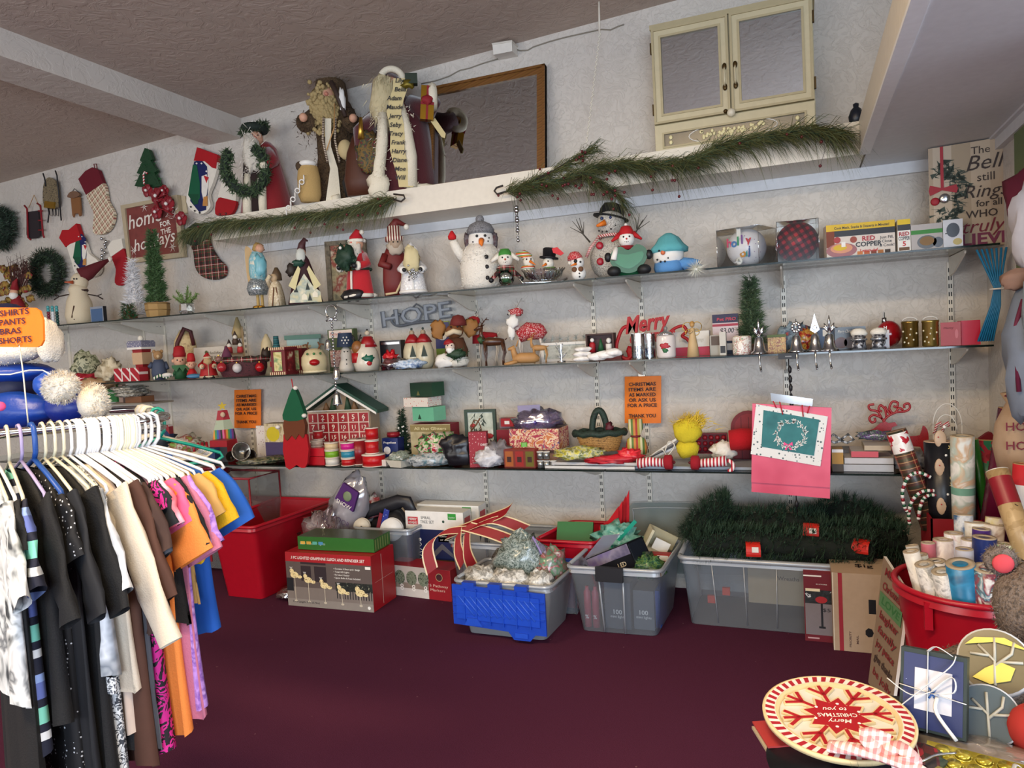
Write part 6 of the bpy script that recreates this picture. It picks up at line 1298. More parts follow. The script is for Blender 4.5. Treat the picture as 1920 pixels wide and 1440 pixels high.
b=BX('red_ribbon_box','red wrapped flat box at the base of the calendar, upper of two','box',576,609,15,3.985,Z,.06,C('#c41c2e',.3));b.fin(lift=16*kb)
for i,(px,z,c,lab) in enumerate(((624,0,'#dadad2','white ribbon spool, bottom of the left stack before the calendar'),(624,14.5,'#7ab02c','lime green ribbon spool, middle of the left stack'),(624,29,'#d8c49a','cream ribbon spool, top of the left stack'),
    (654,0,'#b8141c','red ribbon spool with white script, bottom of the right stack'),(654,14.5,'#2c8aa8','teal blue ribbon spool, middle of the right stack'),(654,29,'#d01c8c','magenta ribbon spool, top of the right stack'))):spool(px,3.98,0,28,14,c,lab,lift=z*kb)
spool(702,3.985,0,46,22,'#c01018','wide low red ribbon spool, bottom of the red stack right of the calendar');spool(700,3.99,0,27,24,'#b81018','red thread spool, middle of the red stack right of the calendar',lift=22.5*kb);spool(701,3.99,0,26,23,'#b81018','red thread spool, top of the red stack right of the calendar',lift=47*kb)
spool(676,4.06,0,44,46,'#8c0e1a','tall dark red ribbon spool behind the magenta one');spool(597,4.07,0,24,12,'#c9bcae','small pale ribbon spool on the red wrapped boxes',lift=31*kb);spool(600,4.1,0,20,16,'#b01c24','small red spool behind the left stack',lift=44*kb)
b=BX('jar_box','navy blue plastic tub of ornaments with dark red lid','tub',719,748,46,4.1,Z,.08,C('#1c2f6a',.35));b.t('Pagefeat',.5,.78,.12,WH,.01,w=.8);b.d(.3,.5,.16,WH);b.d(.62,.2,.18,C('#6a86b8'));jt=b.fin()
b2=MB(kb);b2.cyl(0,14,47,55,12,C('#8c1824',.3),18);b2.torus(0,14,51,12,1,C('#a02030',.3),'z',18,5);b2.out('lid',jt)
t=F('mini_tree','small dark green tinsel tree with snowflakes beside the glitter book box','artificial tree',758,4.22,Z)
tree(t,88,38,mottled(('#12281a','#1d3c26','#0c1c12'),60),6,9,1500,top=.15);b=t.b();
for i in range(14):a=random.uniform(PI,2*PI);z=random.uniform(14,70);r=19*(1-z/95);b.sph(r*math.cos(a),r*math.sin(a)-3,z,1.7,WH,6)
t.p('snowflakes',b)
b=BX('book_box','large antique looking book box titled all that glitters with dark red spine','box',773,848,70,4.16,Z,.13,mottled(('#a89c74','#b8ac88','#948a64'),8),C('#8c2434'));b.r(0,1,.8,.98,C('#8a7a4a'));b.t('All that Glitters',.5,.85,.11,C('#d9cfa0'),.01,w=.8)
for R in (.26,.2,.13):b.d(.5,.42,R,C(('#8c7c74','#a89a90','#7a6c66')[int(R*10) % 3]),.001+(.3-R)*.004,1.0,9)
b.fin()
x_=4.2
b=BX('gift_box','mint green box with tree print, lowest of the three box stack on the book box','gift box',775,822,26,4.18,Z,.12,C('#6ab894'),C('#7ac49e'),rz=-.25);b.poly([(-.045,.012),(-.015,.012),(-.03,.045)],-.002,-.001,DGRN);b.fin(lift=74*kb)
b=BX('gift_box','white spotted box, middle of the three box stack on the book box','gift box',760,812,17,4.165,Z,.14,spots('#dcd4ca','#c84a40',60,.2),None,rz=-.2);b.fin(lift=101*kb)
b=BX('gift_box','dark green box with gold tree print, topmost of the three box stack','gift box',773,822,26,4.18,Z,.12,C('#123a26',.4),C('#164a30',.4),rz=-.25);b.poly([(-.04,.01),(-.01,.01),(-.025,.04)],-.002,-.001,C('#6a6a3a'));b.fin(lift=119*kb)
t=F('greenery_tray','low white tray with wrapped greenery on the front edge of the bottom shelf','tray',752,3.97,Z)
b=t.b();b.lathe([(20,0),(28,14),(27,14),(19,1.5)],C('#d9d5c4'),n=4,smooth=False);t.p('tray',b);b=t.b();b.blob(0,0,17,22,14,12,mottled(('#3c4a3c','#8a9488','#5a6456','#c0c4be'),30,.3),.35,4,16,3);t.p('wrapped_greenery',b)
b=BX('white_card_box','small white box left of the greenery tray','box',703,724,12,3.965,Z,.05,C('#d8cfca'));b.fin()
bag('ornament_bag','clear bag of red, green and white curled ornaments in front of the book box','bag',822,4.06,Z,70,52,mottled(('#a82a34','#d8c8bc','#4a9a3c','#34343a','#c0505a'),26,.2,.6),.35,4,5,lift=.02)
bag('cable_bag','clear bag of white and teal light strings at the front of the bottom shelf','bag',812,3.985,Z,90,26,mottled(('#5a6468','#b8bcbc','#8c9496','#4a7a86'),30,.25,.5),.3,5,6,14)
bag('black_bag','black glossy folded bag leaning left of the red snowflake gift bag','bag',864,4.0,Z,58,58,C('#17171d',.35),.35,2,4,16)
t=F('gift_bag','tall dark red snowflake gift bag standing on the bottom shelf','gift bag',899,3.99,Z,face=.5)
b=t.b();sn=spots('#962a38','#d9b4b4',55,.16);b.box(-17,17,-4,14,0,66,sn);t.p('paper_bag',b);b=t.b();b.torus(-2,-2,64,10,1,BRN,'y',14,5,0,180,2.4);b.tube([(-10,-5,70),(0,-7,80),(8,-6,92)],1.6,BRN,5);b.text('CHRIST',12,40,-4.6,6,WH,.01,w=14);t.p('ribbon_handle',b)
t=F('picture_frame','green framed winter picture with holly and red bird','frame',905,4.22,Z,face=.2)
b=t.b();frame(b,-28,28,20,96,5,C('#31463a',.5),-3,4);b.box(-6,6,4,8,0,30,C('#31463a'));t.p('moulding',b);b=t.b();b.box(-24,24,0,2,24,92,mottled(('#ccd2c4','#b4bcae','#dfe2d8'),14));t.p('picture',b)
b=t.b();
for i in range(22):x,z=random.uniform(-22,6),random.uniform(50,90);b.poly([(x,z),(x+random.uniform(-6,6),z+5),(x+random.uniform(-6,6),z-4)],-.8,-.2,C('#34443a'))
b.blob(-14,-1,66,5,1,4,C('#a81c24'),.3,2,8,1);b.blob(16,-1,46,7,1,5,C('#a81c24'),.3,2,8,2);t.p('holly_and_bird',b)
b=BX('small_carton','small bright red carton with white label behind the pink patterned box','box',943,966,15,4.25,Z,.06,C('#a81824'));b.r(.3,.7,.3,.7,WH);b.fin(lift=60*kb)
b=BX('small_carton','tall red carton behind the patterned present box, left side','box',934,968,58,4.22,Z,.08,C('#8c2030'),C('#a88a88'));b.fin()
b=BX('pink_carton','dusty pink carton with script behind the snowflake gift bag','box',940,960,76,4.3,Z,.05,C('#a8868a'));b.fin()
bag('grey_fabric','grey folded fabric beside the three candle box','fabric',934,4.02,Z,50,48,mottled(('#5a565a','#8c868a','#3c383c'),8),.35,3,2,16)
bag('white_wrap_roll','crumpled white plastic wrap leaning on the three candle box','wrap',918,3.97,Z,50,36,mottled(('#b8b8bc','#dcdce0','#94949a'),14,.3),.4,4,7,13)
b=BX('present_box','open present box printed with small christmas squares, holding a purple bag','box',958,1050,40,4.08,Z,.2,mottled(('#c8784a','#e0c4a4','#a8344a','#d8b490','#6a4a7a'),26,.7,1.2),None,C('#4a3030'));b.fin(lift=.09)
for i in range(0):pass
b=BX('plain_carton','plain box under the printed present box','box',965,1048,28,4.12,Z,.16,C('#8c6a58'),Hh=.09);b.fin()
t=F('zip_bag','clear purple tinted zip bag of shiny violet ornaments on the printed box','bag',1010,4.14,Z,lift=.19)
b=t.b();b.blob(0,0,20,44,18,24,clear('#cfc2e0',.4,.2,.12,'#b8a8d0',.3),.35,3,20,4,.8);b.box(-34,8,-2,0,40,52,clear('#d8cce8',.15,.03,.4,'#b8acd0',.5));t.p('plastic_film',b)
b=t.b()
for i in range(26):b.sph(random.uniform(-26,30),random.uniform(-10,8),random.uniform(4,22),random.uniform(4,8),mottled(('#4a3a7a','#8a78b0','#c8bce0'),40,.15,0,3,.4),9,sz=random.uniform(.5,1.4))
t.p('ornaments',b)
b=BX('candle_set','boxed set of three square tealight candles in orange, red and gold','candle box',946,1004,34,3.98,Z,.07,C('#7a2a1e'),C('#a83a30'));
for i,c in enumerate(('#a85a24','#9c2420','#6a6420')):b.r(.04+i*.33,.3+i*.33,.06,.9,C(c,.3));b.r(.1+i*.33,.24+i*.33,.3,.6,C('#3a1410'),.0014)
b.fin()
t=F('wax_cube','small green wax cube on top of the three candle box','candle',985,4.0,Z,lift=34.6*kb);b=t.b();b.box(-6,6,-6,6,0,8,C('#6ab02c',.3),2);t.p('cube',b)
for i,(x,z) in enumerate(((1014,0),(1026,0),(1014,15),(1026,15),(1038,0))):
    t=F('silver_candle_cup','small silver tealight cup right of the three candle box, '+['front left bottom','front middle bottom','front left top','front middle top','rightmost'][i],'candle cup',x,3.99,Z,lift=z*kb);b=t.b();b.cyl(0,0,0,13,6,C('#a8acac',.25,.8),14);b.torus(0,0,13,6,.8,WH,'z',14,5);t.p('cup',b)
for i,(x0,x1,z,m) in enumerate(((1022,1190,0,'#d6d4d0'),(1035,1215,6,'#c4c2c0'),(1190,1420,0,'#9aa2ac'))):
    b=BX('paper_sheets','flat pale paper sheets on the bottom shelf, '+['lowest pile under the yellow blossom bag','upper pile under the yellow blossom bag','long silvery pile below the striped legs'][i],'paper',x0,x1,5,3.97 if i < 2 else 4.0,Z,.26,C(m,.5));b.fin(lift=z*kb)
bag('blossom_bag','clear bag of yellow and green artificial blossoms on the paper sheets','bag',1087,4.0,Z,88,25,mottled(('#8c8a3c','#d0c850','#c8c8a8','#6a7a4a','#a89a3c'),34,.3,.5),.3,5,5,24,lift=.045)
# basket
t=F('handled_basket','wicker basket with thick dark green garland rim and arched handle','basket',1127,4.2,Z,lift=.07)
wk=mottled(('#8a6434','#b88a4c','#5c4020'),90);b=t.b()
for i in range(9):z=i*3.4+2;b.lathe([(34+i*1.2,z),(35.5+i*1.2,z+1.7),(34+i*1.2+.6,z+3.2)],wk,n=28,sy=.55,cap=False,fl=.012*(1 if i % 2 else-1))
b.lathe([(34,0),(34,3)],wk,n=24,sy=.55);t.p('wicker_bowl',b);gn=mottled(('#16241e','#24392e','#0e1814'),60)
b=t.b();b.tube([(47*math.cos(a),25*math.sin(a),34+1.5*math.sin(a*9)) for a in [i*2*PI/36 for i in range(37)]],6,gn,8);t.p('garland_rim',b)
b=t.b();b.tube([(14*math.cos(a),0,30+46*math.sin(a)) for a in [i*PI/16 for i in range(17)]],6,gn,8);t.p('handle',b)
b=t.b();b.blob(18,-8,44,8,5,9,C('#5c1a28'),.5,4,10,3);t.p('berry_cluster',b)
for px,py,w in ((1050,0,0),):pass
bag('red_cloth','crumpled bright red cloth at the shelf front before the basket','cloth',1152,3.975,Z,96,16,mottled(('#a81020','#d02434','#7c0a16'),7,.5),.4,4,3,14,lift=.03)
bag('red_ribbon_pile','bright red satin ribbon heap right of the crumpled cloth','ribbon',1182,4.0,Z,44,24,mottled(('#c8101e','#e03440','#8c0a14'),10,.3),.5,4,8,12,lift=.04)
t=F('striped_sack','small striped fabric sack tied in the middle below the right orange notice','sack',1194,4.2,Z,lift=.05)
ss=stripes(['#a8342c','#b0a03c','#d8d0a4','#5a7a3c','#c8843c'],16,0);b=t.b();b.lathe([(18,0),(21,12),(17,28),(8,34),(14,48),(13,66)],ss,n=16,sy=.6,fl=.05);t.p('fabric',b);b=t.b();b.torus(0,0,34,8,2,C('#6e141c'),'z',14,6);t.p('tie',b)
t=F('ruler_bundle','bundle of grey rulers and cables lying at an angle beside the yellow plush','tools',1242,4.1,Z,lift=.05)
for i in range(4):b=t.b();b.T=Matrix.Rotation(-.42-.05*i,4,'Y');b.box(-28+i*3,42,-4+i*3,-2+i*3,4+i*2,8+i*2,(C('#b8bcc0',.3),C('#3c3c40'),C('#8c8680'),WH)[i]);t.p('ruler',b)
b=t.b();b.tube(smooth([(-20,-6,4),(0,-10,16),(10,-8,4),(24,-8,22),(14,-8,30),(6,-8,12)],5,False),1.3,C('#d8d4c8'),5);t.p('cable',b)
t=F('yellow_plush','bright yellow shaggy pompom plush slumped between the rulers and the small red boxes','plush',1290,4.1,Z,lift=.05)
yl=C('#d8c42c',.95,0,.6,120);b=t.b();b.blob(0,0,16,22,16,18,yl,.15,2,16,2);t.p('lower_body',b);b=t.b();b.blob(2,-4,50,27,20,24,yl,.12,2,18,3);t.p('upper_body',b);b=t.b();b.spikes([(random.gauss(8,12),-4+random.gauss(0,8),66+random.gauss(0,6)) for i in range(500)],18,2,C('#e8c83c',.9),lambda p:Vector((p.x*.04,-.2,.7)));t.p('shaggy_tuft',b)
t=F('ornament_box','flat red box with rows of small red ball ornaments behind the yellow plush','ornament box',1335,4.3,Z,face=0,lift=.04)
b=t.b();b.box(-30,30,2,10,0,38,C('#6a1420'));frame(b,-30,30,0,38,1.5,C('#8c1c2c'),-4,4);t.p('tray',b)
for r_ in range(3):
    for c in range(5):b=t.b();b.sph(-23+c*11.6,-1,8+r_*11,4.6,C('#a82430',.2),9);t.p('ball_ornament',b)
t=F('arched_door','small dark red arched wooden door with a tiny wreath behind the pink gift bags','door decoration',1406,4.3,Z,face=0)
b=t.b();ar=[(-34,0),(34,0),(34,62)]+[(34*math.cos(a),62+32*math.sin(a)) for a in [i*PI/12 for i in range(1,12)]]+[(-34,62)];b.poly(ar,0,6,C('#7a1c28',.6));a2=[(x*.8,z*.92+2) for x,z in ar];b.poly(a2,-1,0,C('#8c2630',.6))
for x in (-14,0,14):b.box(x-.6,x+.6,-1.4,-.9,4,82,C('#5c141e'))
t.p('door_leaf',b);b=t.b();b.torus(4,-4,46,11,3.6,NEEDD,'y',18,7);b.spikes([(4+11*math.cos(a),-5,46+11*math.sin(a)) for a in [random.uniform(0,6.3) for i in range(160)]],5,1.2,C('#2c4234'));t.p('tiny_wreath',b)
t=F('fabric_roll','thick bright red felt roll partly hidden by the pink gift bags','fabric roll',1392,4.12,Z,lift=.09)
b=t.b();b.tube([(-22,0,18),(0,-1,20),(30,0,20)],[19,21,20],C('#b80e1c',.95,0,.5,120),14);t.p('roll',b)
bag('white_fur_scrap','white fluffy fur scrap left of the red felt roll','fur',1358,4.14,Z,46,34,FUR,.3,4,2,16,lift=.03)
for i,(px,rz,lab) in enumerate(((1240,0,'striped elf leg with red shoe pointing left, on the shelf front'),(1318,1,'striped elf leg with red shoe pointing right, on the shelf front'))):
    t=F('elf_sock',lab,'elf sock',px,3.96,Z,face=.3,lift=.012);s=-1 if i == 0 else 1
    sm=stripes(['#b01c30','#efe4e0'],55,0);b=t.b();b.tube([(-s*6,0,10),(s*-0+s*22,0,12),(s*44,0,15 if i else 8)],[8,9,10],sm,10);
    if i:b.torus(46,0,5,10,4,sm,'y',14,7,-90,90)
    t.p('striped_stocking',b);b=t.b();b.lathe([(6,-10),(14,-6),(14,6),(10,8)],C('#9c0f20',.9),n=14);
    o=t.p('red_shoe',b);o.rotation_euler=(0,s*PI/2*.98*-1,0);o.location=(-s*14*t.kx,0,11*t.k)
    b=t.b();b.sph(-s*24,0,11,3,C('#5c0a14'),8);t.p('toe_button',b)
# pink gift bags hanging in front
t=WT('gift_bags_pack','pack of pink gift bags hung by a clear header in front of the bottom shelf','gift bags',1484,840,3.9)
pk=mottled(('#d84a68','#e05a76','#cc4260'),3,.4)
b=t.b();b.poly(t.Q([(1411,758),(1559,766),(1556,935),(1409,922)]),0,.012,pk);b.poly(t.Q([(1411,756),(1559,764),(1556,913),(1409,903)]),-.014,-.002,pk);t.p('pink_bag',b)
b=t.b();b.poly(t.Q([(1418,757),(1552,780),(1538,873),(1408,850)]),-.022,-.016,spots('#e4e4e0','#5a6a6c',60,.33));g=t.p('white_patterned_card',b)
b=t.b();b.poly(t.Q([(1432,768),(1536,786),(1526,853),(1428,836)]),-.026,-.022,mottled(('#2c6f72','#347a7c','#28666a'),10));t.p('teal_card',b,g)
b=t.b();c0=t.q(1482,813);
for i in range(150):a=random.uniform(0,2*PI);R=random.uniform(21,29)*t.k;x,z=c0[0]+R*math.cos(a),c0[1]+R*math.sin(a);an=a+random.uniform(.6,2.4);l=6*t.k;b.poly([(x,z),(x+l*math.cos(an),z+l*math.sin(an)),(x+l*.6*math.cos(an+.5),z+l*.6*math.sin(an+.5))],-.028,-.026,WH)
t.p('wreath_print',b,g);b=t.b();c1=t.q(1478,832);
for s in (-1,1):b.poly([(c1[0],c1[1]),(c1[0]+s*.02,c1[1]+.014),(c1[0]+s*.022,c1[1]-.006)],-.03,-.028,PINK);b.poly([(c1[0],c1[1]),(c1[0]+s*.018,c1[1]-.026),(c1[0]+s*.008,c1[1]-.028)],-.03,-.028,PINK)
t.p('bow_print',b,g)
b=t.b();b.poly(t.Q([(1445,736),(1524,747),(1523,761),(1447,751)]),-.03,-.026,clear('#e8ecf2',.3,.15,.1,'#c8ccd4',.5));t.p('clear_header',b)
b=t.b()
for a,c in (((1450,751),(1456,764)),((1462,752),(1468,776)),((1504,758),(1506,780)),((1518,760),(1514,774))):p,q=t.q(*a),t.q(*c);b.tube([(p[0],-.03,p[1]),(q[0],-.03,q[1])],.003,C('#c81c34'),5)
t.p('red_string',b)
b=BX('baking_carton','small yellow and grey carton right of the pink gift bags','box',1561,1582,42,3.99,Z,.1,C('#b88a3c'));b.r(0,1,0,.34,C('#4a4038'));b.r(0,1,.86,1,WH);b.fin()
b=BX('flat_box','plain grey carton under the checked fabric bow','box',1556,1600,30,4.16,Z,.14,C('#77777a'));b.fin()
t=F('plaid_bow','black and white checked fabric bow behind the small yellow carton','bow',1578,4.2,Z,lift=.1)
bwp=plaid('#e2e2e0',[('#16161a',0,.5,.7)],36);
for s in (-1,1):b=t.b();b.tube([(0,0,12),(s*14,0,22),(s*24,0,12),(s*12,0,6),(0,0,10)],5,bwp,7,.5);t.p('loop',b)
for i,(x0,x1,z,h,c,sc_,lab) in enumerate(((1582,1676,0,13,'#b4b4b6','#8c8c90','wide silvery white flat box, lowest of the stack in the right corner'),(1584,1676,13.5,11,'#c4c2c2','#9a9a9c','silvery white flat box, second of the stack in the right corner'),
    (1597,1648,25,11,'#c84a54','#c9a4a4','red edged napkin pack lying on the silvery boxes'),(1622,1672,37,9,'#b8a488','#9a8a70','tan edged card pack on top of the right corner stack'))):
    b=BX('flat_box',lab,'box',x0,x1,h,4.0,Z,.18,C(c,.5),C(sc_,.5),C('#c4bcb4',.5));b.fin(lift=z*.0029)
bag('foil_garland','purple and green metallic garland lying on the corner stack','garland',1648,4.14,Z,74,18,mottled(('#4a2a6a','#8a7aa0','#3c6a4a','#b8b4c4'),60,.2,0,3,.3),.4,6,2,9,lift=.135)
bag('wrap_bundle','clear crinkled plastic bundle at the right end of the corner stack','bag',1704,4.04,Z,56,34,mottled(('#7a7a80','#a8a8b0','#55555c'),14,.3),.4,4,5)
# glitter reindeer head
t=F('reindeer_cutout','flat red glitter reindeer head with curled antlers leaning on the wall','decoration',1660,4.3,Z,face=0,lift=.11)
gr2=mottled(('#8c1418','#b0242a','#6e0c12'),200,.4);b=t.b();b.poly([(-8,0),(16,0),(12,18),(14,26),(24,30),(20,36),(8,34),(2,38),(-8,34),(-20,24),(-34,18),(-36,12),(-22,8),(-12,10)],-2,3,gr2);t.p('head',b)
b=t.b();r_=2.3
b.tube([(x,0,z) for x,z in smooth([(-2,36),(6,46),(22,54),(40,56),(48,62),(46,70),(38,68),(38,62)],5,False)],r_,gr2,7)
for pts in ([(0,38),(-8,46),(-20,50),(-28,44),(-24,36),(-17,38),(-18,44)],[(-4,42),(-12,56),(-26,60),(-28,68),(-18,70)],[(4,46),(2,60),(-6,68),(-10,60),(-4,56)],[(16,52),(10,62),(16,74),(26,72),(24,64),(18,66)],[(22,54),(28,62),(36,58)],[(12,50),(6,58),(2,66)]):b.tube([(x,0,z) for x,z in smooth(pts,5,False)],r_,gr2,7)
t.p('curled_antlers',b)
t=F('red_reindeer','small dark red cutout reindeer body right of the large glitter head','decoration',1718,4.3,Z,face=0,lift=.03)
b=t.b();b.poly(smooth([(-30,30),(-10,38),(8,40),(14,58),(22,50),(24,34),(22,6),(16,0),(8,18),(-14,16),(-20,0),(-26,2)],2),-2,3,gr2);t.p('cutout',b)
t=F('arch_stand','white wire arch stand with striped candy canes near the right corner','stand',1778,4.28,Z,face=0,lift=.03)
b=t.b();b.torus(0,0,60,27,1,WH,'y',20,6,0,180,1.5);b.torus(-2,2,50,20,1,WH,'y',20,6,0,180,1.5)
for x in (-27,27):b.tube([(x,0,0),(x,0,60)],1,WH,6)
t.p('wire_arch',b)
for x in (-20,-6):b=t.b();b.tube([(x-6,-3,44),(x,-4,62),(x+6,-4,66),(x+8,-4,58)],3,stripes(['#efe6e4','#b81c2c'],110,2,(0,.6,0)),7);t.p('candy_cane',b)
t=F('gnome_hat','dark red felt gnome hat with snowflake lying in the right corner','hat',1842,4.24,Z,face=0,lift=.0)
b=t.b();b.poly(smooth([(-30,34),(-8,48),(14,62),(22,50),(26,24),(6,20)],3),-8,8,C('#7c1826',.95));t.p('felt_cone',b);b=t.b();
for i in range(4):a=i*PI/4;b.box(7.4,8.6,-9,-8,33,47,WH);
b.blob(-14,-4,34,14,8,8,FUR,.3,3,12,2);t.p('fur_and_snowflake',b)

b=BX('green_pack','green and white hanging package behind the blue plush boots','package',196,216,32,4.1,Z3,.03,C('#1f6a34',.4));b.r(0,1,.8,1,WH);b.t('xmas',.5,.5,.2,WH,0,w=.7);b.fin(lift=-.16)
b=BX('gift_card_pack','pale pink card pack beside the green package','card',214,228,34,4.12,Z3,.03,C('#a88c80'));b.t('XX',.5,.4,.3,DRED,0,w=.6);b.fin(lift=-.17)
for i,dz in enumerate((.0,.022,.044)):bag('cellophane_pack','flat clear cellophane pack of grey and white trim above the clothes rack, '+('lowest','middle','topmost')[i]+' of three','package',250-i*3,4.08,Z3-.125,62,11,mottled(('#6a665c','#b4b0a4','#4c4a44','#d0ccc0'),26,.3),.25,4,i+3,20,lift=dz)
b=BX('brown_parcel','brown cardboard parcel below the cellophane packs','box',232,262,12,4.06,Z3,.12,C('#7c5236'));b.fin(lift=-.17)
b=BX('wire_rack_shelf','wooden hanging rack board supporting packages above the clothes rack','shelf',190,282,3,4.03,Z3,.2,C('#8a8478'));b.fin(lift=-.18)
# ----------------------------------------------- boxes and totes on the floor
Z=0
def rr(quad,c=.045,n=4):
    """rounded outline through four corner points"""
    o=[]
    for i in range(4):
        p,a,b_=Vector(quad[i]),Vector(quad[i-1]),Vector(quad[(i+1) % 4]);u=p+(a-p).normalized()*c;v=p+(b_-p).normalized()*c
        for k in range(n+1):t_=k/n;o.append(tuple((1-t_)**2*u+2*t_*(1-t_)*p+t_*t_*v))
    return o
def tote(name,label,quad,h,inset,mat,rim,rr_=.011,ribs=0,ribm=None,rimd=.03):
    """open tub: quad = rim corners in the room (front left, front right, back right, back left)"""
    c=Vector((sum(q[0] for q in quad)/4,sum(q[1] for q in quad)/4));t=TH(name,label,'storage bin',(c.x,c.y,.002));Qd=[(q[0]-c.x,q[1]-c.y) for q in quad]
    top=rr(Qd);sx=[min(q[0] for q in Qd),max(q[0] for q in Qd)];f=1-inset/max(.1,(sx[1]-sx[0])/2)
    bot=[(x*f,y*f) for x,y in top];n=len(top);b=t.m()
    for a,d,z0,z1 in ((bot,top,0,h),):b.add([(x,y,z0) for x,y in a]+[(x,y,z1) for x,y in d],[(i,(i+1) % n,n+(i+1) % n,n+i) for i in range(n)],mat,True)
    b.add([(x,y,.003) for x,y in bot],[tuple(range(n))],mat);t.p('tub',b)
    b=t.m();pts=[(x*1.02,y*1.02,h) for x,y in top];b.tube(pts+[pts[0]],rr_,rim,8);b.add([(x*1.01,y*1.01,h) for x,y in top]+[(x*1.025,y*1.025,h-rimd) for x,y in top],[(i,(i+1) % n,n+(i+1) % n,n+i) for i in range(n)],rim,True);t.p('rim',b)
    if ribs:
        fl,fr=Qd[0],Qd[1]
        for i in range(ribs):u=(i+1)/(ribs+1);b=t.m();p=(fl[0]+(fr[0]-fl[0])*u,fl[1]+(fr[1]-fl[1])*u);b.tube([(p[0]*f,p[1]*f-.003,.02),(p[0],p[1]-.003,h-.03)],.0035,ribm or rim,5);t.p('rib',b)
    t.h=h;t.c=c;return t
def soft(name,label,cat,x,y,z,rx,ry,rz,mat,amp=.3,fq=3,seed=0,n=20):
    b=MB();b.blob(0,0,rz,rx,ry,rz,mat,amp,fq,n,seed,.9);o=b.out(name);o.location=(x,y,z);return tag(o,label,cat)
MILK=clear('#edf3f8',.2,.05,.3,'#d8e2ec',.2);MILKR=clear('#eef3f7',.3,.08,.25,'#dfe6ee',.6)
RBIN=C('#a80c22',.35);RBIN2=C('#b8142a',.3)
tote('red_tub','long empty red plastic tub beside the clothes rack',[(-3.60,3.56),(-3.235,3.56),(-3.20,4.36),(-3.72,4.36)],.49,.05,RBIN,RBIN2)
t=TH('clear_case','clear vinyl storage case with red piping and ornaments behind the long red tub','storage case',(-3.98,4.2,.58))
x0,x1=-.36,.30;b=t.m();b.box(x0,x1,-.16,.16,-.55,.12,clear('#eef2f2',.3,.1,.1,'#d8dcdc',.2));t.p('vinyl_body',b);b=t.m();rp=C('#8c1224',.5)
for z in (.12,):b.tube([(x0,-.16,z),(x1,-.16,z),(x1,.16,z),(x0,.16,z),(x0,-.16,z)],.009,rp,7)
for x,y in ((x0,-.16),(x1,-.16),(x1,.16)):b.tube([(x,y,-.55),(x,y,.12)],.007,rp,7)
b.box(-.11,-.09,-.166,-.16,-.5,.12,rp);t.p('red_piping',b)
b=t.m();b.sph(-.1,-.05,-.02,.075,WH,16);b.blob(.1,-.05,-.06,.1,.03,.04,C('#9c1420'),.4,3,12,3);b.blob(0,0,-.12,.26,.1,.05,C('#b8aea4'),.3,3,14,4);t.p('contents',b)
t=TH('red_bowl','small dark red plastic bowl on top of the clear vinyl case','bowl',(-4.12,4.2,.705));b=t.m();b.lathe([(.09,0),(.12,.05),(.13,.055)],C('#8c1a2c',.3),n=20);t.p('dish',b)
# stacked retail boxes
x0,x1=-3.02,-2.45
b=BX('reindeer_set_box','red edged carton of a lighted grapevine sleigh and reindeer set on the carpet','box',543,700,104,3.6,0,.27,C('#5c504c'),C('#a8141f',.45),C('#a8141f',.45),rz=.03)
b.r(0,1,.83,1,C('#a8141f',.45));b.t('3 PC LIGHTED GRAPEVINE SLEIGH AND REINDEER SET',.5,.88,.075,WH,.012,.2,w=.86);b.r(0,1,0,.36,C('#7e736c'));b.r(0,1,0,.14,C('#8f867e'),.001)
b.r(.18,.3,.48,.76,C('#2a1c22'),.001);b.r(.34,.48,.48,.76,C('#2a1c22'),.001);b.r(.18,.48,.79,.83,C('#2a1c22'),.001);b.r(0,.08,.28,.52,BLK,.001);b.r(.58,1,.34,.5,mottled(('#0e100e','#1c221c','#c8c8a8'),60,.6,1.2),.001)
for i in range(14):b.r(.59+i*.03,.6+i*.03,.2,.36,BLK,.0012)
gl_=mottled(('#d8c084','#f0e0ac','#8c7040'),90,.6)
for i,(u,v,s) in enumerate(((.1,.58,1),(.26,.5,.95),(.45,.42,.95),(.65,.34,.95),(.86,.33,1.1))):
    b.r(u-.003,u+.003,.1,v-.04,C('#cfc4ae'),.0014);b.d(u,v,.06*s,gl_,.0018,1.5);b.d(u-.03,v+.07,.045*s,gl_,.002);b.d(u+.06,v-.03,.03,gl_,.002,1.8);b.d(u,.1,.02,C('#cfc4ae'),.0014,1.6)
    if i < 4:
        for q in (-.035,.0):b.t('Y',u-.03+q*.4,v+.1,.07,WH,0)
for i,s in enumerate(('• Contains 3 Deer and 1 Sleigh','• Total 105 Lights','• For Indoor / Outdoor','• Spare Bulbs & Fuse Included')):b.t(s,.72 if i in (0,3) else .66,.73-i*.055,.04,WH,.012,w=.3 if i in (0,3) else .18)
b.t('Total Length: 9 Ft. (2.74m)',.22,.07,.045,BLK,.01,.2,w=.32);b.r(.93,.99,.76,.81,WH);b.d(.95,.07,.03,WH);b.r(0,1,0,.02,C('#b8a894'));b.rs(.42,.44,.05,.95,C('#d8b0a8'));b.rs(.1,.9,.5,.505,C('#d8b0a8'))
b.fin();tb=b.H
b=BX('green_carton','flat green carton with small rainbow lettering lying on the reindeer set carton','box',562,700,25,3.66,tb,.2,C('#2c6a26',.35),C('#3c6a2c',.35),C('#44503a',.35),rz=.05);b.t('LED window lights',.2,.4,.26,C('#8cb4a4'),.02,w=.34)
for i,c in enumerate(('#d8b04a','#c8a040','#5ab0a0','#4a90c0')):b.r(.04+i*.08,.1+i*.08,.42,.64,C(c,.4),.0022)
for i in range(6):b.rs(.05+i*.15,.12+i*.15,.1,.9,C('#7a8c4c',.4))
b.fin(lift=.004)
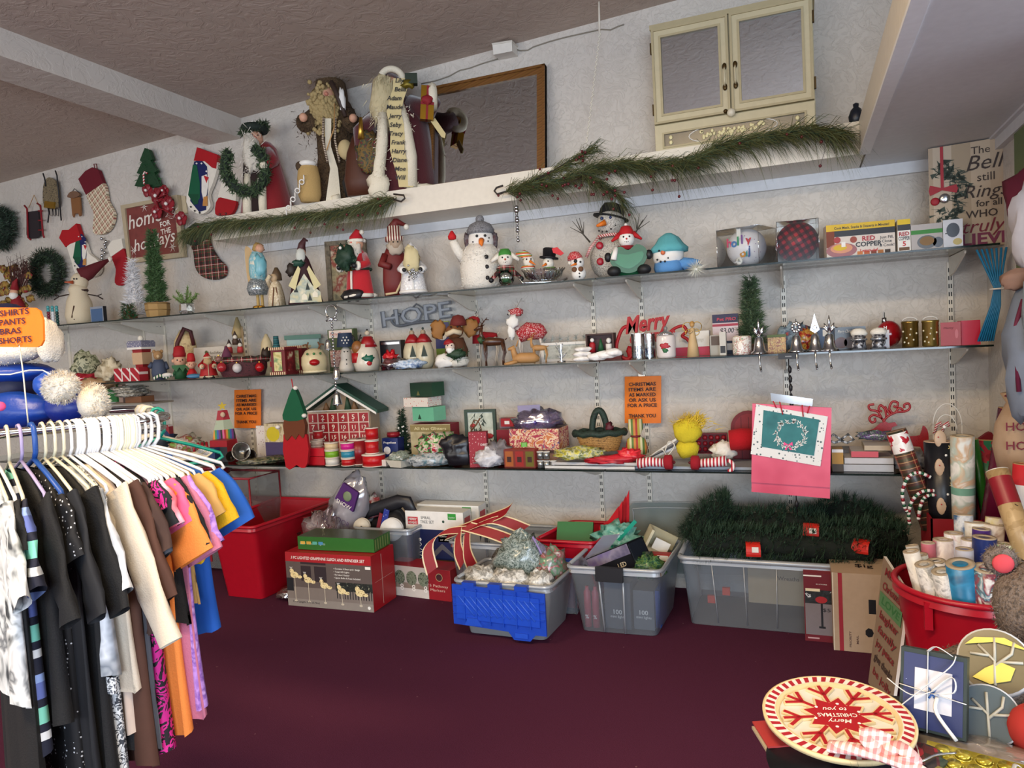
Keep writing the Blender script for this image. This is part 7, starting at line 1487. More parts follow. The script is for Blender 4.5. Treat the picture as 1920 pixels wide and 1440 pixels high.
soft('plastic_film','crumpled clear pinkish plastic film between the red tub and the green carton','plastic film',-3.03,3.96,.2,.14,.1,.15,clear('#f2e6e8',.5,.2,.1,'#d8b8bc',.25),.4,4,3)
soft('clear_scrap','small crumpled clear plastic on the carpet beside the reindeer set carton','plastic film',-3.10,3.72,.0,.08,.1,.035,clear('#e8dcd8',.5,.2,.1,'#b09890',.35),.4,4,5)
t=TH('fluff_bag','plastic bag of white fluff with purple label leaning up behind the green carton','bag',(-2.98,4.12,.34),0,ry=.45)
b=t.m();b.blob(0,0,.17,.14,.09,.25,clear('#eceaf4',.4,.12,.15,'#dcd8e4',.75),.16,3,20,3);t.p('plastic_bag',b);b=t.m();b.poly([(-.07,.24),(.09,.22),(.08,.36),(-.05,.37)],-.105,-.085,C('#4c1c6a',.4));b.sph(.015,-.107,.3,.035,C('#7a8a6a'),10,sy=.2);b.text('SNOW',.01,.225,-.11,.04,WH,.01);b.text('INDOOR',0,.1,-.1,.05,C('#5c4a6a'),.005);t.p('purple_label',b)
tote('small_clear_tote','milky clear tote with a black handled bag and ribbon spool, behind the reindeer set carton',[(-2.78,3.98),(-2.36,3.98),(-2.36,4.38),(-2.78,4.38)],.40,.02,MILK,MILKR)
t=TH('black_bag','black handled tote bag standing inside the small clear tote','bag',(-2.6,4.2,.08));b=t.m();b.blob(0,0,.2,.18,.12,.2,C('#1b1b20',.5),.2,2,16,3);t.p('bag_body',b);b=t.m();b.tube([(-.28,-.04,.32),(-.16,-.06,.4),(.08,-.06,.47),(.14,-.06,.47),(.2,-.06,.36)],[.012,.02,.022,.022,.016],C('#24242a',.4),8,2.2);t.p('handle',b)
for i,(x,y,z,r,lab) in enumerate(((-2.5,4.0,.40,.075,'large white ribbon spool resting on the small clear tote rim'),(-2.74,4.02,.405,.055,'cream ribbon spool above the green carton'))):
    t=TH('ribbon_spool',lab,'ribbon spool',(x,y,z),.25);b=t.m();
    for yy in (-.012,.014):b.T=Matrix.Translation((0,yy,0)) @ Matrix.Rotation(PI/2,4,'X');b.cyl(0,0,0,.003,r,C('#e6e4e0' if i == 0 else '#cfc6b4',.5),26)
    t.p('flange',b);b=t.m();b.T=Matrix.Rotation(PI/2,4,'X');b.cyl(0,0,-.012,.012,r*.6,DRED,16);b.cyl(0,0,.016,.0165,r*.12,BLK,10);t.p('core',b)
t=TH('blue_ribbon','blue sequinned ribbon strip standing in the small clear tote','ribbon',(-2.6,4.0,.3),0,ry=.3);b=t.m();b.box(-.02,.02,0,.004,0,.24,spots('#1c2f8a','#b8c4e8',60,.16));b.box(-.05,-.025,.004,.008,-.02,.2,C('#7a1424'));t.p('strip',b)
soft('red_floral_pack','clear pack with a red striped top behind the purple labelled bag','package',-2.82,4.26,.3,.08,.05,.13,mottled(('#d8d0cc','#b81c2c','#e8e4e0','#4a6a5a'),14,.3),.25,3,7)
# spiral tree boxes
def spiral(px0,px1,Y,hp,lab,dz=0):
    b=BX('spiral_tree_box',lab,'box',px0,px1,hp,Y,0,.12,WH,WH);b.r(0,1,0,.76,C('#101c4c',.4));b.r(0,1,.0,.34,C('#0c1024',.4),.001)
    b.r(.04,.22,.82,.92,C('#c8303c'));b.t('MERRY',.13,.875,.045,WH,.012,w=.14);b.t('MOMENTS',.13,.83,.04,WH,.012,w=.15);b.t('SPIRAL',.36,.895,.055,C('#4a4a4a'),0,w=.17);b.t('TREE SET',.38,.84,.055,C('#4a4a4a'),0,w=.24);b.d(.66,.87,.018,C('#2c4a3c'))
    b.r(.74,.88,.9,.98,C('#2c9a34'));b.t('Outdoor',.81,.92,.03,WH,0,w=.11);b.r(.56,.92,.6,.71,C('#b8202c'));b.t('LIGHTS UP INDOORS',.74,.665,.03,WH,0,w=.32);b.t('or outdoors',.74,.62,.03,WH,0,w=.3)
    b.rs(.15,.85,.78,.92,C('#c8505a'));b.rs(0,1,0,.74,C('#14224a'))
    for x,v0,v1 in ((.24,.2,.6),(.42,.2,.48)):
        pts=[];
        for i in range(40):u=i/39;w=(1-u)*.09+.01;pts.append(((x-.5+w*math.sin(u*30))*b.W,-.003,(v0+(v1-v0)*u)*b.H))
        b.tube(pts,.0022,WH,4);b.d(x,v1+.02,.025,WH,.003,1,5)
    b.add([((u-.5)*b.W,-.0022,v*b.H) for u,v in ((.34,.36),(.62,.58),(.92,.36),(.86,.36),(.62,.5),(.42,.34))],[(0,1,4,5),(1,2,3,4)],C('#5a5a64'));b.r(.46,.86,.1,.36,C('#5c3c20'),.0018);b.r(.5,.6,.18,.3,C('#d8a850'),.0022);b.r(.68,.76,.12,.32,C('#d8a850'),.0022);b.fin();return b
for i in range(0):pass
spiral(790,905,4.28,140,'second spiral tree set carton behind, mostly hidden')
spiral(768,876,4.12,142,'white and navy spiral tree set carton standing on end behind the pathway carton')
b=BX('pathway_box','low red and white carton of pathway markers with four little wreath pictures','box',724,850,58,3.9,0,.16,C('#b8b2ac'),C('#94121f',.45),C('#94121f',.45),rz=-.08);b.r(.66,1,0,1,C('#94121f',.45));b.r(0,.66,0,.3,C('#d0cac4'));b.r(0,.66,.28,.46,C('#8a7c70'),.001)
for i in range(4):b.d(.03+i*.185,.62,.24,mottled(('#22301f','#7a8470','#3c4834'),60),.0016,.85,14);b.text('8',(.06+i*.185-.5)*b.W,.2*b.H,-.003,.06,WH,0)
b.d(.83,.74,.13,C('#b8a070'));b.d(.83,.74,.11,C('#44141c'),.0018);b.t('5 Pathway',.82,.42,.12,C('#d8b8a8'),.0,w=.28);b.t('Markers',.8,.28,.12,C('#d8b8a8'),.0,w=.22);b.r(.02,.08,.06,.18,BLK);b.fin()
# totes behind
t=tote('ribbon_tote','clear tote filled with wide red gold edged ribbon, behind the blue lidded tote',[(-2.05,3.92),(-1.55,3.92),(-1.50,4.38),(-2.0,4.38)],.36,.03,MILK,MILKR)
t=TH('ribbon_bow','big looped dark red ribbon with gold edges spilling over the clear tote','ribbon',(-1.85,3.9,.36))
rd,ge=C('#94101c',.6),C('#e8d2a4',.4)
for i,pts in enumerate((([(-.25,-.12,-.14),(-.28,-.1,.0),(-.2,-.04,.08),(0,0,.1),(.1,.05,.14)]),([(-.2,.02,.05),(0,.02,.13),(.18,.02,.2),(.22,.04,.24)]),([(-.05,-.03,.12),(.12,-.02,.08),(.28,.0,.02)]),([(-.04,-.04,.1),(-.02,-.1,-.02),(.02,-.1,-.12)]),([(0,-.03,.12),(.14,0,.16),(.3,.04,.1)]),([(-.1,-.04,.08),(-.08,-.1,0),(-.04,-.12,-.08)]))):
    b=t.m();sp=smooth(pts,5,False)
    for j in range(len(sp)-1):
        p,q=Vector(sp[j]),Vector(sp[j+1]);w=Vector((0.012,.03,.03)) if i % 2 else Vector((.03,.02,.022));b.add([p-w,q-w,q+w,p+w],[(0,1,2,3)],rd,True)
        for s in (-1,1):b.add([p+w*s,q+w*s,q+w*s*.78,p+w*s*.78],[(0,1,2,3)],ge,True);b.v[-4:]=[(x,y-.001,z) for x,y,z in b.v[-4:]]
    t.p('ribbon_strip',b)
t=tote('red_tote','red storage tote with felt shapes and a green card, between the two clear totes',[(-1.48,3.92),(-1.12,3.92),(-1.08,4.38),(-1.4,4.38)],.40,.03,RBIN,RBIN2)
t=TH('green_card','bright green card box standing in the red tote','box',(-1.3,4.08,.30),.1,rx=-.5);b=t.m();b.box(-.11,.11,0,.03,0,.18,C('#0f6e34',.5));t.p('card',b)
for i in range(4):t=TH('felt_poinsettia','red felt leaf shape standing in the red tote, '+('leftmost of the fan','second of the fan','third of the fan','rightmost of the fan')[i],'felt shape',(-1.17+i*.028,4.1+i*.03,.25),0,ry=.35-.05*i);b=t.m();b.poly([(-.05,0),(.04,0),(.07,.16),(.05,.3),(.03,.36+.02*i),(0,.26),(-.04,.2),(-.02,.14)],-.004,.004,C(('#b8101c','#c81824','#a80e18','#d0202c')[i],.95));t.p('leaf',b)
tote('blue_flat_tote','low clear tote with blue edge just under the red tote front',[(-1.50,3.86),(-1.22,3.86),(-1.22,3.9),(-1.50,3.9)],.3,.01,MILK,BLU)
# tote 1
t=tote('blue_lid_tote','clear tote in front with its blue hinged lid hanging down',[(-1.78,3.44),(-1.24,3.44),(-1.22,3.84),(-1.76,3.84)],.295,.05,clear('#e6e9ea',.2,.04,.3,'#c8ccd0',.55),MILKR,ribs=0)
bl=C('#1a46b8',.35);L=TH('x','','',(0,0,0));bpy.data.objects.remove(L.e)
y0=3.41-t.c.y;xo=-t.c.x;b=t.m()
P=[(-1.775,.29),(-1.25,.275),(-1.25,.055),(-1.31,.055),(-1.34,.02),(-1.43,.02),(-1.46,.06),(-1.775,.075)];b.poly([(x+xo,z) for x,z in P],y0-.012,y0,bl);ld=t.p('blue_lid',b)
b=t.m();b.poly([(-1.75+xo,.265),(-1.28+xo,.25),(-1.28+xo,.1),(-1.75+xo,.11)],y0-.02,y0-.011,C('#1c4cc4',.35));t.p('raised_panel',b,ld)
b=t.m()
for i in range(13):x=-1.735+xo+i*.034;z1=.235;l=min(.09,(-1.29+xo-x)*.9);b.tube([(x,y0-.022,z1),(x+l,y0-.022,z1-l*1.15)],.0035,C('#3a68d8',.3),5)
for i in range(4):x=-1.735+xo;z=.205-i*.034;l=.02+i*.02;
t.p('diagonal_ribs',b,ld);b=t.m()
for x in (-1.70,-1.63,-1.555,-1.48,-1.405,-1.33):b.box(x+xo-.0015,x+xo+.0015,y0-.026,y0-.012,.085,.275,C('#2452c8',.3))
for z in (.23,.185,.14):b.box(-1.77+xo,-1.255+xo,y0-.024,y0-.012,z-.0012,z+.0012,C('#2452c8',.3))
t.p('grid_ribs',b,ld)
for x in (-1.68,-1.53,-1.38):b=t.m();b.box(x+xo-.035,x+xo+.035,y0-.014,y0+.02,.28,.305,bl);t.p('hinge_tab',b,ld)
b=t.m();b.poly([(-1.70+xo,.08),(-1.685+xo,.12),(-1.63+xo,.12),(-1.60+xo,.08)],y0-.03,y0-.012,C('#2452c8',.3));b.box(-1.42+xo,-1.35+xo,y0-.02,y0-.012,.035,.06,C('#2452c8',.3),0);t.p('latch',b,ld)
wl_=clear('#f4f4f2',.5,.2,.08,'#c9c9c4',.35)
soft('light_string_bag','zip bag of green wired light strings with handwritten label in the blue lid tote','bag',-1.48,3.7,.2,.15,.1,.15,mottled(('#5c6e68','#a8b4b0','#3c4c48','#8c9c98'),60,.2,.8),.3,5,4)
t=TH('open_zip_bag','upright clear zip bag top with pale purple zip and white label','bag',(-1.42,3.68,.3),0,ry=.3);b=t.m();b.poly([(-.1,0),(.14,0),(.04,.16),(-.04,.19)],-.004,.0,clear('#eae6f4',.4,.15,.1,'#c8c0dc',.35));t.p('film',b);b=t.m();b.tube([(-.04,-.006,.19),(.14,-.006,.0)],.006,C('#9c8cc8',.4),6);b.poly([(-.08,.02),(.05,.03),(-.03,.13)],-.007,-.005,WH);b.text('clear',-.03,.05,-.009,.03,BLU,0);t.p('zip_and_label',b)
for i,(x,y,r,lab) in enumerate(((-1.66,3.56,.11,'crumpled clear bag of white cord at the left of the blue lid tote'),(-1.5,3.54,.13,'crumpled clear bag of white lights at the middle of the blue lid tote'),(-1.33,3.56,.08,'small clear bag at the right front of the blue lid tote'))):soft('cord_bag',lab,'bag',x,y,.2,r,.08,.07,mottled(('#b8b8b4','#e4e4e0','#8c8c88','#d0d0cc'),26,.15,.5),.35,5,i)
soft('ornament_bag','clear bag of green and red ornaments at the right of the blue lid tote','bag',-1.32,3.72,.18,.09,.1,.12,mottled(('#8c8c88','#5c8a6a','#a0505a','#c8c8c4'),26,.2,.5),.3,4,6)
# tote 2
t=tote('latch_tote','clear tote with black front latch, filled with light boxes and bags',[(-1.185,3.6),(-.70,3.62),(-.68,4.18),(-1.16,4.18)],.36,.045,MILK,MILKR,ribs=0)
b=t.m();xo,yo=-t.c.x,-t.c.y;b.box(-1.03+xo,-.885+xo,3.575+yo,3.60+yo,.30,.375,BLK,.004);t.p('black_latch',b);b=t.m();b.box(-.86+xo,-.76+xo,4.18+yo,4.2+yo,.34,.42,C('#5a6072',.4));t.p('back_latch',b)
for x in (-1.02,-.89):b=t.m();b.tube([(x+xo+(.01 if x <-.95 else-.01),3.64+yo,.01),(x+xo,3.6+yo,.34)],.005,MILKR,6);t.p('moulded_edge',b)
for i,(x0,x1,y,z0,z1,m,lab,s) in enumerate(((-1.02,-.88,3.70,.01,.26,'#4a5058','grey light string carton seen through the latch tote, left of two','100'),(-.87,-.76,3.72,.01,.22,'#5a6068','grey light string carton seen through the latch tote, right of two','100'),(-.78,-.735,3.76,.01,.21,'#2c5ab0','blue carton seen through the right of the latch tote',''))):
    b=MB();b.box(x0,x1,y,y+.2,z0,z1,C(m));
    if s:b.text('100',(x0+x1)/2,.09,y-.002,.035,WH,.01);b.text('mini lights',(x0+x1)/2,.07,y-.002,.02,WH,0)
    else:b.d=None
    tag(b.out('light_carton'),lab,'box')
for i in range(2):b=MB();x=-1.115+i*.045;b.lathe([(.02,.01),(.02,.2),(.01,.215),(.01,.23)],C('#b84a5a',.4),x,3.70,12);b.text('%',x,.06,3.678,.03,WH,.01);tag(b.out('red_bottle'),'pinkish red tube standing inside the latch tote, '+('left of two' if i == 0 else 'right of two'),'tube')
t=TH('black_box','black glossy carton tipped up in the latch tote','box',(-.95,3.82,.33),-.35,ry=-.45);b=t.m();b.box(-.17,.13,-.06,.1,-.04,.09,C('#15151a',.3));b.box(.1301,.132,-.05,.09,-.03,.08,C('#222630',.2));b.text('300',.13,0,0,.001,BLK);t.p('carton',b);b=t.m();b.box(-.17,.13,-.0605,-.06,.03,.085,mottled(('#6a5c8c','#8c8498','#4a4464'),8));b.text('LED',.05,-.02,-.062,.035,CRM,.01);t.p('printed_band',b)
t=TH('open_carton','open cream cardboard flap box at the back right of the latch tote','box',(-.8,4.05,.33),.3,ry=.5);b=t.m();b.box(-.09,.09,-.06,.08,0,.015,C('#c4bc9c'));b.box(-.09,-.075,-.06,.08,0,.12,C('#cfc8aa'));b.box(-.09,.09,.07,.08,0,.12,C('#b8b090'));b.box(-.04,.05,-.01,0,.015,.08,WH);t.p('flaps',b)
soft('teal_bag','crinkled teal tinted plastic bag in the back left of the latch tote','bag',-1.02,4.06,.3,.13,.08,.09,mottled(('#4a9c8c','#8cc4b8','#2c7a6c'),20,.2),.4,4,2)
t=TH('teal_strip','long teal plastic packing strip standing up in the latch tote','strip',(-1.05,4.0,.36),0,ry=.75);b=t.m();b.box(-.01,.012,0,.004,0,.22,C('#1f9c84',.3));t.p('strip',b)
t=TH('clear_flap','bent clear plastic sheet leaning out of the left of the latch tote','plastic sheet',(-1.17,3.86,.3),0,ry=.5);b=t.m();b.poly([(-.02,0),(.02,.2),(.1,.26),(.06,0)],-.003,0,clear('#e0e4f0',.4,.15,.1,'#c0c4d8',.5));t.p('sheet',b)
soft('green_wire_lights','tangle of green wired lights at the right front of the latch tote','lights',-.8,3.78,.27,.09,.09,.06,mottled(('#14281e','#2c5a44','#6a8a4a','#101a14'),60,.3,.8),.4,6,4)
b=MB();b.box(-.06,.06,0,.05,0,.04,C('#b0342c'));b.box(-.01,.05,-.001,0,.006,.034,WH);o=b.out('red_light_box');o.location=(-.76,3.92,.32);tag(o,'small red and white light box at the right side of the latch tote','box')
# big tote with garlands
t=tote('large_tote','very large clear tote heaped with dark evergreen garlands',[(-.635,3.86),(.17,3.86),(.17,4.36),(-.635,4.36)],.365,.035,MILK,MILKR,.014,4)
b=MB();b.box(-.30,.1,3.95,3.97,.12,.34,C('#a89c84'));b.text('Wreaths',-.1,.25,3.948,.03,BLK,0);tag(b.out('cardboard_sheet'),'tan cardboard sheet with writing standing inside the very large tote','cardboard')
for x,z in ((-.5,.1),(-.42,.15)):b=MB();b.box(x-.02,x+.02,4.0,4.02,z-.02,z+.02,C('#c8341c'));tag(b.out('orange_tag'),'small orange tag inside the very large tote, '+('lower left' if x <-.45 else 'upper right'),'tag')
gd=mottled(('#203626','#35523c','#16261c','#486850'),60)
def bough(name,label,pts,r,n,L=.06,cat='garland'):
    c=pts[len(pts)//2];t=TH(name,label,cat,c);W=[Vector(p)-Vector(c) for p in smooth(pts,5,False)];b=t.m();b.tube(W,r*.75,C('#101a14',.9),9)
    P_=[];D_={}
    for i in range(n):
        u=random.random()*(len(W)-1.001);j=int(u);p=W[j].lerp(W[j+1],u-j);tg=(W[j+1]-W[j]).normalized();d=Vector((random.gauss(0,1),random.gauss(0,1),random.gauss(0,1)));d=(d-tg*d.dot(tg)).normalized();q=p+d*r*random.uniform(.7,1.1)
        for k in range(5):e=(d+Vector((random.gauss(0,.6),random.gauss(0,.6),random.gauss(0,.6)))).normalized();sd=e.cross(Vector((.3,.5,.8))).normalized()*.0022;b.add([q-sd,q+sd,q+e*L*random.uniform(.6,1.1)],[(0,1,2)],gd)
    t.p('needles',b);return t
bough('evergreen_garland','dark evergreen bundle standing up at the left end of the very large tote',[(-.58,4.05,.40),(-.50,4.08,.54),(-.38,4.1,.58)],.09,1000,.07)
bough('evergreen_garland','evergreen garland lying across the front of the tote with a red tag',[(-.56,3.95,.40),(-.35,3.93,.45),(-.05,3.94,.44),(.3,3.96,.43)],.075,1100)
bough('evergreen_garland','evergreen garland across the middle of the tote with a red tag',[(-.45,4.12,.47),(-.15,4.1,.51),(.08,4.1,.49)],.085,1000)
bough('evergreen_garland','evergreen garland rising behind towards the right of the tote',[(.0,4.25,.46),(.18,4.25,.55),(.3,4.24,.5),(.4,4.2,.44)],.085,1000)
bough('evergreen_garland','evergreen garland drooping over the right end behind the shipping carton',[(.05,4.02,.46),(.25,4.05,.47),(.45,4.1,.44)],.08,800)
for i,(px,py,Y,w,rz_) in enumerate(((1412,1033,3.86,26,.1),(1522,998,4.0,28,-.1),(1618,1028,3.93,30,-.4))):
    p=on_wall(px,py,Y);k=mpp(*p);t=TH('red_tag','bright orange red paper sleeve around an evergreen garland, '+('leftmost of the three','middle of the three','rightmost of the three')[i],'tag',p,rz_);b=t.m();n=9
    for j in range(n):a0,a1=-.4+j*2.6/n,-.4+(j+1)*2.6/n;R=17*k;b.add([(-w*.5*k,-R*math.cos(a0),R*math.sin(a0)),(w*.5*k,-R*math.cos(a0),R*math.sin(a0)),(w*.5*k,-R*math.cos(a1),R*math.sin(a1)),(-w*.5*k,-R*math.cos(a1),R*math.sin(a1))],[(0,1,2,3)],C('#d4261a',.5),True)
    t.p('sleeve',b);b=t.m();b.box(-w*.1*k,w*.35*k,-17.6*k,-17.2*k,2*k,12*k,WH if i < 2 else C('#d4261a'));t.p('barcode_label',b)
t=WT('plastic_sheet','large clear rounded tote lid standing against the wall','lid',1320,1000,4.40);b=t.b();b.poly(smooth(t.Q([(1180,1062),(1179,965),(1184,946),(1205,941),(1320,943),(1440,953),(1462,975),(1470,1040),(1470,1075)]),3),-.012,0,clear('#e4ecec',.2,.05,.2,'#c4ccca',.35));t.p('panel',b);b=t.b();q=smooth(t.Q([(1190,1062),(1189,968),(1198,952),(1320,953),(1432,962),(1448,985),(1458,1060)]),4,False);b.tube([(x,-.014,z) for x,z in q],.004,MILKR,5);t.p('raised_edge',b)
# red lamp post box, shipping carton, leaning board
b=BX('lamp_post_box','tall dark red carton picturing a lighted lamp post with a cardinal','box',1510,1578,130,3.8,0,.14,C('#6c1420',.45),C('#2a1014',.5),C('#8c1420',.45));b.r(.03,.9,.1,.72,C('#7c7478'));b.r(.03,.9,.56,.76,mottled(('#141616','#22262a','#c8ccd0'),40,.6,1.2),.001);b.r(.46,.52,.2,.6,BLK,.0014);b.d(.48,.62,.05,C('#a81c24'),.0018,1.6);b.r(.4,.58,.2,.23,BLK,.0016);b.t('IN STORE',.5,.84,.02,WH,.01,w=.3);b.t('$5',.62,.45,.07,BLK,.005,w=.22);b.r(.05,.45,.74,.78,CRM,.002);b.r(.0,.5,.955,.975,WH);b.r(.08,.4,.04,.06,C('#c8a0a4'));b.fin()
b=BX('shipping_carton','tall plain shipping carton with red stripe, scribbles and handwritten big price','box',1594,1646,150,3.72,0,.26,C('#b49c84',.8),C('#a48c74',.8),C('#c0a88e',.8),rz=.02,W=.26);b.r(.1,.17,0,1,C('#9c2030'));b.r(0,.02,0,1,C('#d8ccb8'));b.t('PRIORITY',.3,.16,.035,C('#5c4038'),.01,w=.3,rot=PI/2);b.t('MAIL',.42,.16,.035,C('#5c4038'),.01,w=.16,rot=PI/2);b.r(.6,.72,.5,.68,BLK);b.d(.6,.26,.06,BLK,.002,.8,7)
b.text('$ig',.02,.1,b.H+.002,.07,BLK,.004,side=2);b.fin()
# leaning printed board
p0,p1,p2,p3=Vector((.225,3.40,.004)),Vector((.285,3.12,.004)),Vector((.355,3.14,.50)),Vector((.30,3.42,.56))
t=TH('leaning_board','light wooden board printed with red and green words, leaning against the red bin','sign',p0);nrm=(p1-p0).cross(p3-p0).normalized();
if nrm.x > 0:nrm=-nrm
b=t.m();v=[q-p0 for q in (p0,p1,p2,p3)];b.add(v+[q-nrm*.012 for q in v],[(0,1,2,3),(7,6,5,4)],C('#96806a',.8));b.add(v+[q-nrm*.012 for q in v],[(0,4,5,1),(1,5,6,2),(2,6,7,3),(3,7,4,0)],C('#e4e0d8',.6));t.p('board',b)
b=t.m();ax,az=(v[1]-v[0]),(v[3]-v[0])
for r_,(s,c) in enumerate((('MERRY','#8c2c30'),('Christmas','#8c2c30'),('LOVE','#3c7a44'),('laughter','#8c2c30'),('family','#8c2c30'),('joy peace','#8c2c30'),('give thanks','#4c3a34'),('be jolly','#8c2c30'))):
    vs,fs=glyphs(s,.02,.2,1.0);ww=max(q.x for q in vs)-min(q.x for q in vs);b.add([v[0]+ax*(.12+(q.x/ww+.5)*.76)+az*(.88-r_*.11+q.y*.085)+nrm*.002 for q in vs],fs,C(c,.8))
b.add([v[0]+ax*u+az*w_+nrm*.001 for u,w_ in ((.05,.63),(.95,.63),(.95,.74),(.05,.74))],[(0,1,2,3)],C('#5c8a5c',.8));t.p('lettering',b)
# ------------------------------------------------ red bin with wrapping rolls
BC=Vector((.585,3.18))
t=TH('red_bin','round bright red plastic bin full of wrapping paper rolls in the right corner','bin',(BC.x,BC.y,.002));R=.27
b=t.m();b.lathe([(R*.8,0),(R*.97,.535)],RBIN,n=36,cap=False);b.lathe([(R*.8,0),(R*.8,.004)],RBIN,n=36);t.p('bin_wall',b);b=t.m();b.torus(0,0,.54,R,.012,RBIN2,'z',40,8);b.lathe([(R*1.0,.54),(R*1.03,.505)],RBIN2,n=36,cap=False);t.p('rim',b);b=t.m();b.box(-R*.72,-R*.62,-R*.78,-R*.68,.42,.52,RBIN2);t.p('handle_lug',b)
b=BX('tall_red_bag','tall red box behind the round bin holding the longest paper rolls','box',1726,1800,250,3.98,0,.38,C('#8c0e1c',.5),C('#9c1424',.5),C('#5c0a14',.5),W=.32,Hh=.66);b.loc=(.68,3.7,.002);b.Dp=.3;b.v=[];b.f=[];b.mi=[];b.sm=[]
for x0,x1,y0,y1 in ((-.16,.16,0,.008),(-.16,.16,.3,.308),(-.16,-.152,0,.3),(.152,.16,0,.3)):b.box(x0,x1,y0,y1,0,.66,C('#8c0e1c',.5))
b.box(-.16,.16,0,.3,0,.008,C('#8c0e1c',.5));b.fin()
def roll(top,bot,Y0,Y1,r,mat,label,cap=CARD,wrap=None,name='wrapping_roll',grp=None,inb=0):
    """paper roll between two spots of the photo: top at distance Y0, bottom at distance Y1"""
    a,c=on_wall(*top,Y0),on_wall(*bot,Y1);k=mpp(*a);r *= k
    if inb:
        for q,lim in ((a,.235),(c,.15)):v=Vector((q.x-BC.x,q.y-BC.y));v=v*min(1,(lim-r*.5)/max(v.length,1e-4));q.x,q.y=BC.x+v.x,BC.y+v.y
        c.z=min(c.z,.3)
    d=a-c;Ln=d.length;e=bpy.data.objects.new(name,None);COL.objects.link(e);e.location=c;e.empty_display_size=.02
    e.rotation_euler=d.to_track_quat('Z','Y').to_euler();tag(e,label,'paper roll',grp)
    b=MB();b.cyl(0,0,0,Ln,r,mat,22);b.out('paper',e)
    b=MB();b.lathe([(r*.98,Ln),(r*1.0,Ln+.003),(r*.55,Ln+.003),(r*.5,Ln-.02),(.0001,Ln-.03)],cap,n=20,cap=False);b.out('core_end',e)
    if wrap:b=MB();b.lathe([(r*1.01,Ln*wrap[0]),(r*1.01,Ln*wrap[1])],wrap[2],n=22,cap=False);b.out('label_band',e)
    return e
G1,G2='long rolls in the tall red box','short rolls packed in the round red bin'
def pr(cols,sc_=20,d=1.2):return mottled(cols,sc_,.35,d)
roll((1680,808),(1748,990),3.9,3.86,18,plaid('#7a2a2c',[('#1c3a2a',.0,.4,.6),('#c8a070',.8,.88,.7)],30,0,.35),'tartan paper roll leaning left out of the tall red box',C('#8c6c54'),(.78,.98,pr(('#e4dcd4','#f0eae4','#b82030','#e8e0d8'),12)),grp=G1)
t_=roll((1762,828),(1772,1040),3.86,3.84,27,C('#14161c',.35),'black paper roll printed with white bearded faces and golden greeting letters',C('#c8a88c'),grp=G1)
b=MB();k=mpp(*on_wall(1762,828,3.86))
for z,s in ((.09,1),(.24,1),(.42,1),(.55,.9)):
    b.T=t_.rotation_euler.to_matrix().to_4x4().inverted();ang_=b.T @ Vector((.2,-1,0));b.T=Matrix.Rotation(math.atan2(ang_.y,ang_.x)+PI/2,4,'Z');b.sph(-.018,-.058,z,.03*s,C('#c8ac90',.5),12,sy=.3,sz=1.5);b.sph(.0,-.062,z+.055,.008,WH,6);b.sph(-.03,-.07,z+.01,.003,RED,6)
for z,s in ((.16,'HO'),(.33,'HO'),(.5,'HO'),(.36,'O'),(.05,'HO')):b.text(s,.028,z,-.066,.034,C('#c8b070',.5),.01,rot=.4)
b.out('print',t_)
roll((1804,818),(1808,1040),3.78,3.80,20,pr(('#d8dcd8','#eef0ee','#b8c8c0','#d0b090','#e8ecea'),10,.8),'tall white paper roll with pale green print standing upright',C('#c8b494'),(.52,.58,C('#7ab09c',.4)),grp=G1)
roll((1783,838),(1786,1020),3.95,3.92,12,pr(('#1c3c7a','#2c8a8c','#1a5a4a'),14,.6),'blue and teal paper roll behind the white roll',grp=G1)
roll((1812,850),(1832,1040),3.95,3.9,15,spots('#8c1424','#e8dcd8',26,.26,.4),'dark red paper roll with large white dots',grp=G1)
roll((1824,824),(1852,980),3.86,3.84,9,C('#2c6a24',.3),'thin shiny green film roll lying across the red ones',grp=G1)
roll((1852,826),(1848,1010),3.95,3.9,24,pr(('#8c1c2c','#a82c3c','#2c7a5a','#8c1c2c'),9,1.2),'wide red paper roll with teal snow print',grp=G1)
roll((1903,768),(1862,1020),3.72,3.72,27,C('#5c1230',.25),'tall shiny burgundy paper roll with rows of white dashes at right',grp=G1)
roll((1870,884),(1940,1080),3.3,3.1,19,pr(('#b09468','#b89c70','#a88c60','#3c2c20'),12,1.4),'kraft paper roll with red and white label leaning right, in front',C('#d8d4cc'),(.66,.93,C('#8c1424',.4)),grp=G2)
roll((1918,870),(1912,1000),3.4,3.4,16,stripes(['#c8202c','#e8e4e0'],5,2),'red and white banded roll at the right edge',grp=G2)
